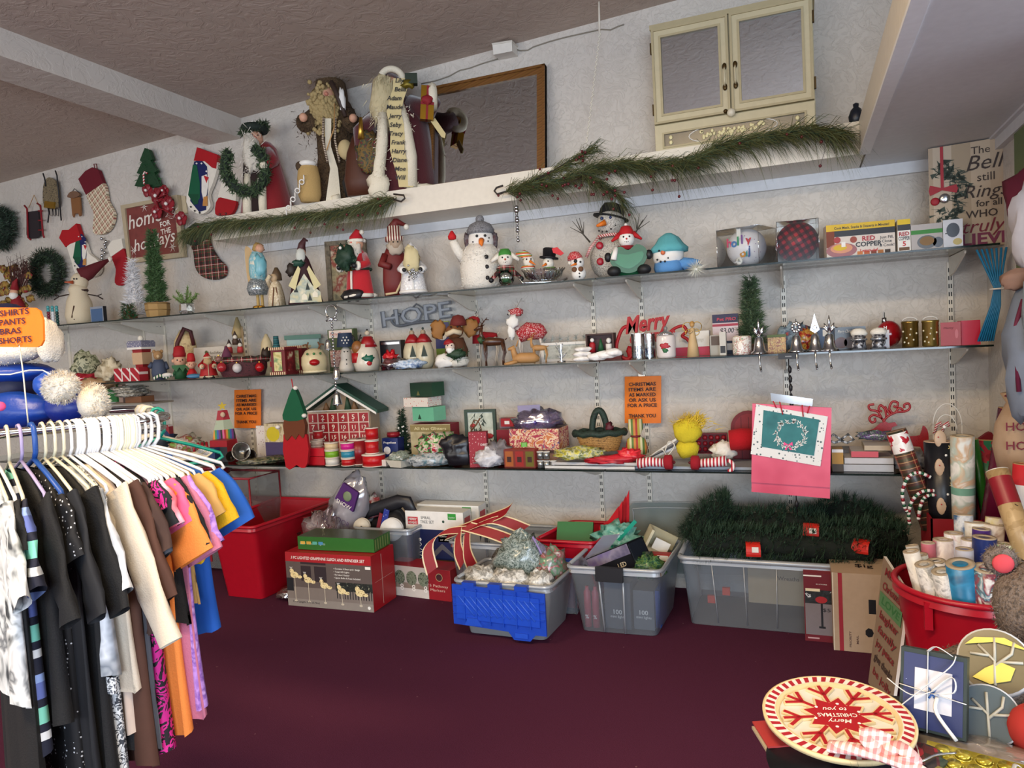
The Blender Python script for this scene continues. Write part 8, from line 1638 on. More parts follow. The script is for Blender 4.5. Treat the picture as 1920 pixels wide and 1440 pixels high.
# short ones
S=[((1706,1062),(1715,1130),3.14,17,pr(('#c0c4c8','#e4e6e8','#8c9094','#d4d8dc'),26,.5),'silver plaid short roll at the front left of the bin',(0,.45,BLK)),
 ((1750,1078),(1770,1150),3.08,18,pr(('#b8bcc0','#e8eaec','#9ca0a4'),40,.4),'frosted silver short roll at the front of the bin',None),
 ((1795,1064),(1810,1150),3.06,25,pr(('#1c6a9c','#2c8cc0','#18507c'),10,.3),'large metallic blue short roll at the front of the bin',None),
 ((1852,1070),(1852,1150),3.06,22,pr(('#d0d4d8','#e8eaec','#8c2c3c','#2c6a7a','#dde0e4'),16,.9),'white christmas lettered short roll at the front right of the bin',None),
 ((1686,1034),(1700,1110),3.24,14,pr(('#dcdcd8','#efefec','#b8b8b4'),20,.4),'pale short roll at the left edge of the bin',None),((1755,1052),(1758,1120),3.2,16,stripes(['#3c3c44','#e4e2e4'],60,0,(0,.7,0)),'black and white striped short roll in the bin',None),
 ((1724,1040),(1730,1110),3.3,14,pr(('#c8d4d4','#e6eeee','#a8b8b8'),20,.4),'pale aqua short roll behind the silver plaid one',None),((1740,1018),(1745,1090),3.34,12,C('#d8c8d0',.3),'pale pink tipped short roll in the bin',(.8,1,C('#d87a8c'))),
 ((1768,1012),(1770,1090),3.36,17,pr(('#d8d0d4','#efe9ea','#b8a8b0','#c06a7a'),14,.6),'white floral short roll at the middle of the bin',None),((1808,1030),(1808,1110),3.22,15,C('#8c94c8',.4),'lavender short roll standing in the middle of the bin',(.7,1,C('#d0d0dc',.3))),
 ((1788,1000),(1790,1090),3.40,16,pr(('#dcdce0','#f0f0f2','#c0a0a4'),20,.5),'white short roll with red script in the bin',None),((1846,1008),(1834,1100),3.3,20,C('#1c2c6a',.3),'navy blue short roll leaning right in the bin',(0,1,C('#20306e',.3))),
 ((1822,1012),(1818,1100),3.34,18,pr(('#d4d0d8','#e8e6ec','#8c6aa0'),16,.5),'white and lilac short roll in the bin',None),((1806,966),(1804,1080),3.5,16,pr(('#2c5a8a','#d8dce0','#7a98b8'),10,.8),'blue and white short roll under the tall white one',None),
 ((1828,980),(1822,1080),3.46,17,pr(('#dcdcd8','#ecece8','#b8b0a0'),16,.4),'cream topped short roll at the back of the bin',None),((1840,992),(1828,1090),3.4,15,C('#4a2c7a',.3),'purple short roll at the back of the bin',None),
 ((1864,984),(1850,1080),3.44,17,pr(('#c8bcb4','#e4dcd4','#9c7a6c'),14,.7),'tan floral short roll at the back right of the bin',None),((1882,1020),(1872,1100),3.3,15,pr(('#5c8a3c','#c8d8b0','#e8ecd8'),18,.8),'green leafy short roll at the right of the bin',None),
 ((1874,968),(1866,1060),3.52,16,pr(('#d8c83c','#e8e4d0','#b8a0c8'),10,.6),'yellow and lilac short roll at the back right',None),((1704,1022),(1712,1100),3.42,11,C('#d4d8d8',.3),'thin white short roll at the back left of the bin',None)]
for tp,bt_,Y,r,m,lab,w in S:
    Y -= .12;roll(tp,(bt_[0]+6,bt_[1]+30),Y,Y,r,m,lab,C('#b8a890'),w,grp=G2,inb=1)
# candy canes hooked over the back box
for i,pts in enumerate(([(1745,895),(1722,886),(1703,895),(1692,922),(1696,950),(1704,962)],[(1752,920),(1728,922),(1710,940),(1704,965),(1706,984)],[(1760,928),(1738,930),(1727,945),(1722,974)])):
    t=TH('candy_cane','twisted green, red and white candy cane hooked over the tall red box, '+('uppermost of three','lowest of three','rightmost of three')[i],'candy cane',on_wall(*pts[2],3.8));b=t.m();o=on_wall(*pts[2],3.8);W=smooth([tuple(on_wall(x,y,3.8)-o) for x,y in pts],5,False)
    for j in range(len(W)-1):b.tube([W[j],W[j+1]],.008,(C('#e8e6e0',.3),C('#8c1c2c',.3),C('#e8e6e0',.3),C('#1f5c3c',.3))[j % 4],8)
    t.p('twisted_cane',b)
# corner: santa puppet, bags and straps hung on the right wall
t=TH('santa_puppet','white bearded santa puppet hanging on the right wall beside the bell sign','puppet',(.845,3.42,1.90),0);b=t.m();b.blob(0,0,.02,.07,.06,.17,C('#d0ccd0',.95),.2,3,16,2);t.p('beard',b);b=t.m();b.blob(-.0,.03,.12,.08,.05,.12,C('#5c1024',.9),.2,2,14,3);b.lathe([(.06,.18),(.03,.26),(.004,.3)],C('#8c1428',.9),.03,.02,12);t.p('red_coat',b);b=t.m();b.sph(.02,-.05,.16,.045,SKIN,12);t.p('face',b);b=t.m();b.tube([(.06,-.06,.02),(.02,-.07,-.1),(-.01,-.07,-.2)],[.018,.02,.012],C('#c8b070',.4),7);b.blob(-.05,-.02,-.2,.06,.03,.04,C('#9c7a68',.9),.3,4,12,4);t.p('gold_trim',b)
t=TH('felt_banner','sage green felt banner hanging on the right wall','banner',(.89,3.75,1.6));b=t.m();b.box(-.005,.01,-.25,.05,-.5,1.0,C('#6c7a52',.9));t.p('cloth',b)
for i,(x,y,z,s,lab) in enumerate(((.835,3.42,1.40,1,'pale grey printed fabric bag hanging on the right wall'),(.85,3.3,1.56,.7,'shiny pale blue pouch hanging above the printed grey bag'))):
    t=TH('hanging_bag',lab,'bag',(x,y,z));b=t.m();m=C('#7c8696',.7) if i == 0 else C('#9cb0bc',.35);b.blob(0,0,0,.09*s,.08,.26*s,m,.2,2.4,16,i+2);t.p('fabric',b);b=t.m();b.tube([(-.03,-.06,.22*s),(-.06,-.05,.1),(-.05,-.06,-.14)],.009,C('#6c1c3c',.7),6)
    if i == 0:
        for j,ch in enumerate(('FA','LA','LA','LA')):b.text(ch,.0,.05-j*.055,-.095,.045,C('#3c3c48'),.01)
    t.p('strap_and_print',b)
t=TH('strap_bundle','bundle of bright blue straps tied together at the right end of the shelf','straps',(.835,3.90,1.45));
for i in range(7):b=t.m();x=(i-3)*.008;b.tube([(-.05+x*1.2,0,.0),(-.01+x*.7,-.01,.16),(.0+x*.4,0,.24),(-.02+x*2.4,0,.42)],.009,C('#1f7aa8',.5),6,.5);t.p('strap',b)
b=t.m();b.torus(0,0,.235,.028,.004,WH,'z',12,5);t.p('tie',b)
t=TH('burlap_sack','cream drawstring sack with red print standing in the right corner','sack',(.86,3.66,1.0));b=t.m();b.lathe([(.08,-.12),(.1,.0),(.09,.1),(.05,.19),(.07,.23)],C('#b89c80',.9),n=18,fl=.06);t.p('cloth',b);b=t.m();b.blob(.0,-.03,.22,.05,.03,.03,C('#7a1830'),.4,4,12,2);
for z,s in ((.08,'HO'),(.0,'HO')):b.text(s,-.04,z,-.1,.05,C('#7a1830'),.01)
t.p('red_print',b)
# ------------------------------------------------ plush bear
BR=mottled(('#5c5048','#7a6c62','#4a4038'),90,.95,0,4,0,.8);FB=C('#7c6e64',.95,0,.8,200)
t=TH('teddy_bear','large grey brown teddy bear slumped against the right edge of the photo','teddy bear',(.565,2.24,.40))
def furb(b,x,y,z,rx,ry,rz,n,L=.012):
    b.blob(x,y,z,rx,ry,rz,BR,.06,2,24,3);pts=[];
    for i in range(n):a,c=random.uniform(0,2*PI),math.acos(random.uniform(-1,1));pts.append((x+rx*math.sin(c)*math.cos(a),y+ry*math.sin(c)*math.sin(a),z+rz*math.cos(c)))
    b.spikes(pts,L,.003,FB,lambda p:(p-Vector((x,y,z))).normalized())
b=t.m();furb(b,.02,0,.38,.13,.12,.135,2500);t.p('head',b)
for s in (-1,1):b=t.m();furb(b,.02+s*.105,.02,.50,.04,.025,.04,500);b.sph(.02+s*.105,-.008,.50,.026,C('#c8444c',.9),12,sy=.4);t.p('ear',b)
b=t.m();b.sph(.0,-.12,.345,.06,C('#b0926c',.95),14,sy=.8);t.p('muzzle',b);b=t.m();b.sph(-.0,-.165,.375,.018,BLK,10);t.p('nose',b)
for s in (-1,1):b=t.m();b.sph(s*.05,-.11,.41,.011,BLK,10);t.p('eye',b)
b=t.m();furb(b,.02,.04,.12,.16,.14,.17,2500);t.p('body',b)
b=t.m();furb(b,-.16,-.02,.17,.13,.08,.1,1200);t.p('arm',b);b=t.m();furb(b,-.02,-.16,-.04,.11,.14,.11,1500);b.sph(-.06,-.3,-.02,.075,C('#b8443c',.9),16,sy=.35);t.p('foot',b)
b=t.m();b.blob(.0,-.13,.26,.05,.02,.035,C('#c82c44',.5),.3,3,12,3);t.p('red_bow',b)
# ------------------------------------------------ foreground table of odds and ends
TZ=.585
tw_=stripes(['#4e463e','#5a5148','#443d36','#554c43'],9,0,rough=.8)
t=TH('low_table','low dark table carrying the pile of christmas items in the right foreground','table',(.42,1.72,0));b=t.m();b.box(-.36,.46,-.42,.34,TZ-.03,TZ,C('#1c1a1c',.7));t.p('top',b)
for x,y in ((-.32,-.38),(.42,-.38),(-.32,.3),(.42,.3)):b=t.m();b.box(x-.02,x+.02,y-.02,y+.02,.002,TZ-.03,BLK);t.p('leg',b)
t=TH('round_board','round weathered grey wooden board under the snowflake plate','board',(.085,1.60,TZ+.001));b=t.m();b.cyl(0,0,0,.018,.165,tw_,40);t.p('planks',b)
t=TH('teal_folder','dark teal folder edge at the left end of the pile','folder',(-.05,1.51,TZ-.0),.5);b=t.m();b.box(-.09,.06,-.05,.05,.0,.012,C('#12393c',.5));t.p('cover',b)
t=TH('dark_plate','dark navy oval plate with white price sticker under the snowflake plate','plate',(.06,1.64,TZ+.022),0,rx=.08);b=t.m();b.lathe([(.1,0),(.155,.012),(.16,.014)],C('#15171d',.3),n=40);t.p('dish',b);b=t.m();b.box(-.06,-.02,-.15,-.12,.0135,.0165,WH);t.p('price_sticker',b)
t=TH('red_card','red and cream folded card poking out left of the snowflake plate','card',(-.06,1.72,TZ+.04),.4,rx=.05);b=t.m();b.box(-.06,.06,-.05,.05,0,.004,C('#a83434'));b.box(-.065,.05,-.055,.04,-.008,-.002,C('#a89c84'));t.p('paper',b)
t=TH('snowflake_plate','round wooden plate with red snowflake and merry christmas to you lettering, upside down','plate',(.050,1.745,TZ+.072),.12,rx=.10);R=.160
wd2=C('#dcc698',.5);b=t.m();b.lathe([(R-.02,0),(R,.006),(R+.001,.016),(R-.004,.018),(R-.006,.016),(R-.027,.016),(R-.03,.018),(R-.036,.008),(.0001,.008)],wd2,n=60);t.p('wooden_rim',b)
b=t.m();b.lathe([(R-.037,.0085),(.0001,.0088)],C('#dcdcd4',.5),n=48,cap=False);t.p('white_centre',b)
b=t.m()
for i in range(44):
    a0,a1,s=i*2*PI/44,(i+.52)*2*PI/44,.035
    b.add([((R-.006)*math.cos(a0),(R-.006)*math.sin(a0),.0168),((R-.006)*math.cos(a1),(R-.006)*math.sin(a1),.0168),((R-.026)*math.cos(a1+s),(R-.026)*math.sin(a1+s),.0168),((R-.026)*math.cos(a0+s),(R-.026)*math.sin(a0+s),.0168)],[(0,1,2,3)],C('#a81c2c',.5))
b.add([((R-.004)*math.cos(i*PI/24),(R-.004)*math.sin(i*PI/24),.0164) for i in range(48)]+[((R-.028)*math.cos(i*PI/24),(R-.028)*math.sin(i*PI/24),.0164) for i in range(48)],[(i,(i+1) % 48,48+(i+1) % 48,48+i) for i in range(48)],C('#ece4dc',.5));t.p('striped_border',b)
def flat(b,pts,z0,z1,m):n=len(pts);ar=sum(pts[i][0]*pts[(i+1) % n][1]-pts[(i+1) % n][0]*pts[i][1] for i in range(n));pts=pts if ar > 0 else pts[::-1];b.add([(x,y,z0) for x,y in pts]+[(x,y,z1) for x,y in pts],[(i,(i+1) % n,n+(i+1) % n,n+i) for i in range(n)]+[tuple(range(n,2*n))],m)
def bar(b,a,r0,r1,w,z0,z1,m,off=0,base=0):
    c,s=math.cos(a),math.sin(a);bx,by=base*math.cos(off),base*math.sin(off);flat(b,[(bx+r0*c-w*s,by+r0*s+w*c),(bx+r1*c-w*s,by+r1*s+w*c),(bx+r1*c+w*s,by+r1*s-w*c),(bx+r0*c+w*s,by+r0*s-w*c)],z0,z1,m)
b=t.m()
for g,w,z0,z1,m in ((0,.0072,.009,.0145,wd2),(1,.0040,.0145,.0155,C('#a81420',.5))):
    for i in range(8):
        a=i*PI/4+.2;bar(b,a,.05,.122-g*.003,w,z0,z1,m)
        for s in (-1,1):bar(b,a+s*.75,0,.042-g*.003,w,z0,z1,m,a,.082)
    st=[((.078 if i % 2 == 0 else .052)*(1 if g == 0 else .9)*math.cos(i*PI/8+.2+PI/8),(.078 if i % 2 == 0 else .052)*(1 if g == 0 else .9)*math.sin(i*PI/8+.2+PI/8)) for i in range(16)];flat(b,st,z0,z1+.0004,m)
t.p('snowflake_relief',b)
b=t.m();b.T=Matrix.Rotation(PI+.1,4,'Z');b.text('Merry',0,.016,.0165,.02,WH,.005,.3,side=2);b.text('CHRISTMAS',0,-.006,.0165,.019,WH,.01,side=2,w=.085);b.text('to you',0,-.028,.0165,.02,WH,.005,.3,side=2)
for i in range(6):a=i*PI/3+.3;b.sph(.052*math.cos(a),.044*math.sin(a),.0165,.004,WH,6,sz=.2)
t.p('lettering',b)
t=TH('gingham_bow','red and white gingham fabric bow lying on the front edge of the snowflake plate','bow',(.125,1.585,TZ+.075),-.25);gm2=plaid('#eee6e4',[('#b8202e',0,.5,.5)],75,0,.8)
for i,pts in enumerate((([(-.1,0,.01),(-.05,0,.018),(0,0,.02)]),([(0,0,.02),(.03,.02,.035),(.06,.0,.02),(.02,-.01,.01)]),([(0,0,.02),(.05,-.01,.02),(.1,-.02,.005)]),([(0,0,.02),(-.03,.02,.04),(.01,.03,.03)]))):b=t.m();b.tube(smooth(pts,4,False),.021,gm2,8,.45);t.p('loop',b)
t=TH('pine_sprig','small green pine sprig tied with wire below the gingham bow','sprig',(.10,1.52,TZ+.035));b=t.m();b.spikes([(random.gauss(0,.02),random.gauss(0,.012),random.uniform(0,.02)) for i in range(500)],.05,.0022,C('#22402c',.7),None,.3);b.tube([(.005,-.01,.0),(.01,-.012,.04),(.02,0,.06)],.0012,WH,5);t.p('needles',b)
for i,(x,y,w,c,lab) in enumerate(((-.01,1.49,.08,'#a8b4cc','pale blue printed card at the front left of the pile'),(.10,1.50,.09,'#98a4d0','lavender blue printed card at the front of the pile'),(.225,1.52,.10,'#b8b4b8','silver printed card in clear sleeve at the front right of the pile'),(.17,1.55,.07,'#4a4248','dark grey card lying under the gingham bow'))):
    t=TH('greeting_card',lab,'card',(x,y,TZ+.012+.004*i),(-.1,.05,-.2,.1)[i],rx=.25);b=t.m();b.box(-w/2,w/2,-.04,.035,0,.004,mottled((c,'#d8dce8' if i < 3 else '#5a5258',c),30,.4));t.p('cardstock',b)
# blue gift box
t=TH('blue_gift_box','navy blue snowflake gift box with white tag and curled white ribbon','gift box',(.245,1.80,TZ+.045),-.28,rx=-.3);w,h=.066,.175
b=t.m();b.box(-w,w,0,.045,0,h,C('#16251f',.5));t.p('box_body',b);b=t.m();b.box(-w+.007,w-.007,-.0015,.0,.006,h-.01,spots('#1c2454','#a8b4dc',70,.13,.4));b.box(-.036,.038,-.0035,-.0015,.045,.135,C('#c8c8d0',.5));
for i in range(6):bar_=i*PI/3;b.tube([(0,-.005,.085),(.013*math.cos(bar_),-.005,.085+.013*math.sin(bar_))],.002,C('#2c5a9c'),5)
t.p('printed_face',b)
b=t.m();wr=C('#dcdad6',.35)
for pts in ([(-.01,-.006,h),(-.008,-.008,.0)],[(-w,-.006,.092),(w,-.006,.078)],[(-.075,-.006,.03),(-.02,-.02,.09),(.035,-.02,.15),(.045,-.008,h)],[(-.01,-.008,h),(.01,-.03,h+.015),(.04,-.02,h)],[(0,-.01,.085),(.045,-.03,.1),(.04,-.02,.13),(0,-.012,.09)],[(.01,-.01,.08),(.012,-.03,.05),(.05,-.02,.0)],[(-.09,-.02,.1),(-.04,-.02,.075),(0,-.01,.09)]):b.tube(smooth(pts,5,False),.0042,wr,6,.25)
t.p('white_ribbon',b)
# candle tins
for i,(x,y,z,r,rz,lab) in enumerate(((.405,1.98,TZ+.15,.078,-.2,'large round glass candle with tree design and painted yellow reflections, behind the blue gift box'),(.365,1.86,TZ+.075,.066,-.1,'smaller round glass candle with grey tree design right of the blue gift box'))):
    t=TH('glass_candle',lab,'candle',(x,y,z),rz,rx=.95);b=t.m();b.lathe([(r*.8,-.04),(r,-.03),(r,0)],C('#d4d8dc',.2),n=34);t.p('holder',b)
    b=t.m();b.lathe([(r*.95,.001),(.0001,.0015)],C('#6c6248',.25) if i == 0 else C('#505c60',.25),n=34,cap=False);t.p('wax',b);b=t.m();tr_=C('#b8b4a4',.5)
    for p in ([(0,-.05,.004),(0,0,.004),(-.03,.03,.004)],[(0,-.01,.004),(.03,.02,.004),(.035,.045,.004)],[(0,0,.004),(0,.05,.004)],[(-.01,.01,.004),(-.045,.01,.004)],[(.01,.0,.004),(.05,.005,.004)]):b.tube([(q[0]*r/.07,q[1]*r/.07,q[2]) for q in p],.0035,tr_,5)
    if i == 0:flat(b,[(-.045,-.045),(-.01,-.055),(.03,-.04),(.04,-.01),(.01,-.0),(-.02,-.02)],.004,.006,C('#d8c860',.15));flat(b,[(-.06,.03),(0,.045),(.07,.035),(.02,.058),(-.04,.05)],.004,.006,C('#d8c860',.15))  # yellow patches are reflections put in as coloured pieces, not tree design
    t.p('tree_relief',b)
# gold coin tray
t=TH('gold_tray','shiny gold tray of round foil chocolates in clear wrap at the front right','tray',(.325,1.66,TZ+.02),-.28,rx=.12);gd2=mottled(('#8c7c20','#c8b848','#a89830'),20,.2,0,3,.6)
b=t.m();b.box(-.12,.12,-.075,.085,0,.012,gd2);t.p('tray_base',b);n=0
for r_ in range(4):
    for c in range(6):
        b=t.m();x,y=-.1+c*.038+(r_ % 2)*.012,-.055+r_*.038;b.cyl(x,y,.012,.019,.014,C('#c8bc70',.25,.3) if (r_ < 2 and c < 3) else gd2,16);b.torus(x,y,.012,.0165,.002,C('#d8cc60',.2,.7),'z',16,5);t.p('coin_well',b)
t=TH('clear_wrap','clear crinkled wrap with small star print behind the gold tray','wrap',(.33,1.79,TZ+.016),-.2,rx=.1);b=t.m();b.blob(0,0,.01,.13,.05,.012,clear('#f0ece8',.4,.15,.1,'#d0c4b8',.5),.3,5,20,4);t.p('film',b)
t=TH('silver_loop','loop of silver ribbon cord over the right end of the gold tray','ribbon',(.37,1.63,TZ+.04));b=t.m();b.tube(smooth([(0,-.08,0),(-.01,-.02,.03),(.0,.02,.04),(.02,.01,.02),(.02,-.06,.0)],5,False),.004,C('#d0cfcb',.2,.4),6,.4);t.p('loop',b)
t=TH('tartan_pouch','dark red tartan pouch with silver chain between the plate and blue box','pouch',(.215,1.71,TZ+.03));b=t.m();b.blob(0,0,0,.05,.04,.026,TARTAN,.2,3,14,2);t.p('fabric',b);b=t.m();b.tube(smooth([(-.04,-.04,.01),(-.01,-.045,.02),(.02,-.03,.03),(.06,-.01,.03)],4,False),.003,SIL,5);t.p('chain',b)
t=TH('red_tent_card','dark red folded carton with white lettering at the far right front','box',(.415,1.56,TZ+.003),-.5);b=t.m();b.add([(-.05,-.05,0),(.03,-.05,0),(.0,-.03,.12),(-.05,.06,0),(.03,.06,0),(.0,.05,.12)],[(0,1,2),(3,5,4),(0,2,5,3),(1,4,5,2)],C('#7c1424',.4));b.text('CHRISTMAS',.0,.03,-.053,.018,C('#c8a8a8'),.005,rot=.9);t.p('carton',b)
t=TH('red_ball','matte red felt ball shape at the right edge above the gold tray','ball',(.455,1.85,TZ+.055));b=t.m();b.sph(0,0,0,.058,C('#a82a24',.9),18);t.p('felt',b);b=t.m();b.blob(.02,-.02,.05,.05,.04,.02,FB,.2,3,12,2);t.p('fur_edge',b)
t=TH('foil_candy_box','small white and gold wrapped candle sample on top of the red ball','candle',(.49,1.79,TZ+.10),-.3);b=t.m();b.lathe([(.03,-.02),(.045,.0),(.04,.01)],C('#b8b8b4',.3),n=20);b.cyl(0,0,.008,.012,.036,C('#d8c460',.2),20);t.p('cup',b)
# ------------------------------------------------ clothes rack at the left
RZ=1.375;A=Vector((-2.14,1.38));dr_=Vector((.60,.80));Bp=A+dr_*.30
path=[A-dr_*.9,A,Bp,Bp+Vector((.035,.075)),Bp+Vector((-.0,.17)),Bp+Vector((-.10,.24)),Bp+Vector((-.55,.52)),Bp+Vector((-1.1,.2))]
t=TH('clothes_rack','chrome clothes rack crowded with garments at the left of the shop','clothes rack',(-2.3,1.75,0));o2=Vector((-2.3,1.75))
W=smooth([(p.x-o2.x,p.y-o2.y,RZ) for p in path],6,False);b=t.m();b.tube(W,.014,C('#c8cacc',.15,1),12);t.p('rail',b)
b=t.m();W2=[(x*.97,y*.97,z-.035) for x,y,z in W[10:]];b.tube(W2,.008,C('#b8babc',.2,1),8);t.p('lower_rail',b)
cs=on_level(250,1400,.0);c0=(cs.x-o2.x,cs.y-o2.y)
for dx,dy in ((0,0),(-.75,-.35)):
    b=t.m();x,y=c0[0]+dx,c0[1]+dy;b.tube([(x-.08,y+.03,RZ),(x-.07,y+.03,.3),(x-.03,y+.0,.09)],.013,C('#9a9a94',.35,.8),8);t.p('upright',b)
    b=t.m();b.T=Matrix.Translation((x,y,.032)) @ Matrix.Rotation(PI/2,4,'Y');b.cyl(0,0,-.018,.018,.03,C('#26282c',.5),18);b.reset();b.box(x-.022,x+.022,y-.02,y+.03,.045,.085,C('#5c6468',.3,.6));t.p('caster',b)
# hangers and garments
def hanger(p,out,tilt,mat,label,w=.205,r=.0042,hook=.022):
    """p: hook point on the rail, out: direction of the arms"""
    th=math.atan2(out.y,out.x);t=TH('clothes_hanger',label,'hanger',(p.x,p.y,RZ),th,'plastic hangers on the rack');b=t.m()
    b.tube([(-.018,0,-.012),(-.02,0,.006),(-.01,0,.019),(.004,0,.021),(.018,0,.012),(.022,0,-.02),(.018,0,-.06),(0,0,-.085)],r,mat,7);t.p('hook',b)
    b=t.m();b.tube([(-w,0,-.175),(-w*.96,0,-.16),(-w*.5,0,-.12),(0,0,-.083),(w*.5,0,-.12),(w*.96,0,-.16),(w,0,-.175),(w*.9,0,-.188),(-w*.9,0,-.188),(-w,0,-.175)],r,mat,7);t.p('arms',b);return t
def garment(p,out,mat,label,L=.7,sl=.16,w=.2,th=.016,cat='shirt',slm=None,hem=None,flare=1.1,drop=.11,sw=.075,ang=.5,seed=0,cuff=None):
    a=math.atan2(out.y,out.x);t=TH('hanging_'+cat.replace(' ','_'),label,cat,(p.x,p.y,RZ),a,'garments on the rack');n=26;b=t.m();vs=[];fs=[];ph=seed*1.7
    lv=[(0,.07,.006),(.015,.085,th*.6),(.05,.15,th*.8),(.09,.195,th)]+[(.09+(L-.09)*u,w*(1+(flare-1)*u)*(1-.06*math.sin(u*3)),th*(1+.5*u)) for u in (.12,.25,.4,.55,.7,.85,1.0)]
    for j,(d,ww,tt) in enumerate(lv):
        u=j/len(lv)
        for i in range(n):
            q=2*PI*i/n;cx=math.cos(q);s=math.sin(q);fold=u*u*(.012*math.sin(6*q+ph+u*2)+.007*math.sin(11*q+ph*2));sl_=.075*abs(cx)*max(0,1-j/4)
            vs.append((ww*cx,tt*(abs(s)**.6)*(1 if s > 0 else-1)+fold,-drop-d-sl_*.0+(.0)-(.02*math.sin(q*3+ph)*(j == len(lv)-1)*.4)))
    for j in range(len(lv)-1):
        for i in range(n):fs.append((j*n+i,(j+1)*n+i,(j+1)*n+(i+1) % n,j*n+(i+1) % n))
    b.add(vs,fs,mat,True);t.p('body',b)
    if sl:
        for s in (-1,1):
            b=t.m();x0,z0=s*.18,-drop-.075;ex,ez=x0+s*math.sin(ang)*sl,z0-math.cos(ang)*sl-.05;vs=[];fs=[];m_=7
            for j in range(m_):
                u=j/(m_-1);cx,cz=x0+(ex-x0)*u,z0-.0+(ez-z0)*u;hw=.045+(sw-.045)*min(1,u*2.5) if sl < .3 else sw*(1-.3*u)
                for i in range(14):q=2*PI*i/14;px_,pz=hw*math.cos(q)*math.cos(ang),hw*math.cos(q)*math.sin(ang)*s;vs.append((cx+px_*s,(.013+.006*u)*math.sin(q)+.006*math.sin(5*u*2+seed+i),cz+pz*s*s*(s)))
            for j in range(m_-1):
                for i in range(14):fs.append((j*14+i,(j+1)*14+i,(j+1)*14+(i+1) % 14,j*14+(i+1) % 14))
            b.add(vs,fs,slm or mat,True);o=t.p('sleeve',b)
    if hem:b=t.m();b.lathe([(w*flare*.97,-drop-L-.0),(w*flare*.96,-drop-L-.05)],hem,n=22,sy=.14,cap=False);t.p('hem_band',b)
    return t
WHG,CRG=C('#e4e6ea',.3),C('#dcd8c0',.3)
BK,BK2=C('#101114',.85,0,.4),C('#16181e',.8)
PAIS=mottled(('#c8ccd0','#3c4048','#dfe2e4','#5a6068','#e8eaea'),34,.8,1.4);TIED=mottled(('#3c4044','#c8cccc','#e6e8e8','#6c7074','#d8dcdc'),9,.8,.6)
STRP=stripes(['#14182c','#14182c','#d8dce0','#14182c','#7accb8','#7accb8','#14182c','#5c6cb0','#5c6cb0','#8aa4dc'],4.4,2,(0,.2,0),.8)
SW=mottled(('#141018','#c81c84','#1a1018','#d0248c','#120e14'),14,.7,2.0)
G=[# s, garment material, label, kwargs, hanger mat
 (-.10,TIED,'black and white tie dye shirt at the left edge of the photo',dict(L=.62,sl=.22,sw=.085),CRG),(-.06,BK,'plain black top between the tie dye shirt and the striped shirt',dict(L=.95,sl=.1),WHG),
 (.03,STRP,'navy, mint and lavender striped shirt with wide sleeve',dict(L=.78,sl=.2,sw=.075,w=.17),CRG),(.12,BK,'black blouse next to the striped shirt',dict(L=.7,sl=.3),C('#a89cc8',.4)),
 (.22,spots('#0e0f14','#c8ccd4',70,.2,.8),'black dress with white dotted scroll print',dict(L=.98,sl=.14,w=.17,cat='dress'),C('#1c4c9c',.4)),(.30,BK2,'long plain black shirt with three quarter sleeve',dict(L=.9,sl=.3,sw=.07),CRG),
 (.37,BK,'second long black shirt beside the paisley blouse',dict(L=.95,sl=.3,sw=.07),CRG),(.44,mottled(('#a8aeb6','#d8dce2','#7a828c','#eceef0'),8,.8),'pale grey washed denim blouse with paisley hem',dict(L=.6,sl=.25,sw=.06,hem=PAIS),CRG),
 (.50,PAIS,'long black and white paisley tunic',dict(L=.98,sl=0,w=.17,cat='tunic'),WHG),(.55,C('#d8cbb8',.8,0,.3),'cream long sleeved top with soft folds',dict(L=.66,sl=.42,sw=.07),WHG),
 (.60,C('#cdb8a8',.8),'pale pinkish short dress with lace trim',dict(L=.8,sl=0,w=.16,hem=BK,cat='dress'),WHG),(.64,C('#4e3024',.85),'brown long top hanging beside the cream one',dict(L=.9,sl=.3,sw=.075),WHG),
 (.68,C('#4a4a50',.85),'charcoal grey shirt with rolled sleeve',dict(L=.85,sl=.18),WHG),(.72,C('#3f2a24',.85),'dark brown wide sleeved top',dict(L=.5,sl=.17,sw=.085),WHG),
 (.76,SW,'black dress with bright magenta swirl print',dict(L=.88,sl=.05,w=.19,cat='dress'),WHG),(.80,BK2,'black long shirt right of the magenta swirl dress',dict(L=.86,sl=.1,w=.16),WHG),
 (.84,mottled(('#d88ab0','#e8c8d8','#d05060','#f0e0e8'),7,.8),'pink and red tie dye shirt',dict(L=.85,sl=.1,w=.15),WHG),(.88,C('#f08a3c',.8,0,.3),'bright orange short sleeved shirt',dict(L=.84,sl=.2,sw=.085),CRG),
 (.91,C('#e0608c',.8),'hot pink shirt just behind the orange one',dict(L=.84,sl=.1,w=.15),WHG),(.94,BK,'black top between the orange and the pink shirts',dict(L=.5,sl=.18),CRG),
 (.97,C('#c0708c',.85,0,.3),'dusty pink shirt with straight hem',dict(L=.80,sl=.2,w=.21),CRG),(1.03,mottled(('#9a6cc0','#b88cd8','#7c50a8','#c8a4e0'),20,.8),'purple lace patterned long shirt',dict(L=.78,sl=.18),CRG),
 (1.05,C('#1c2444',.8),'navy strappy top hanging near the corner of the rack',dict(L=.42,sl=0,w=.12,cat='vest'),WHG),(1.10,C('#c89c58',.8),'tan and peach gathered top near the corner of the rack',dict(L=.46,sl=.1,w=.17),WHG),
 (1.20,C('#d8a808',.8,0,.3),'bright yellow shirt with short sleeve at the right end of the rack',dict(L=.34,sl=.13,w=.17),WHG),(1.30,C('#1456b0',.8),'bright blue long shirt at the right end of the rack',dict(L=.58,sl=.15,w=.17),WHG)]
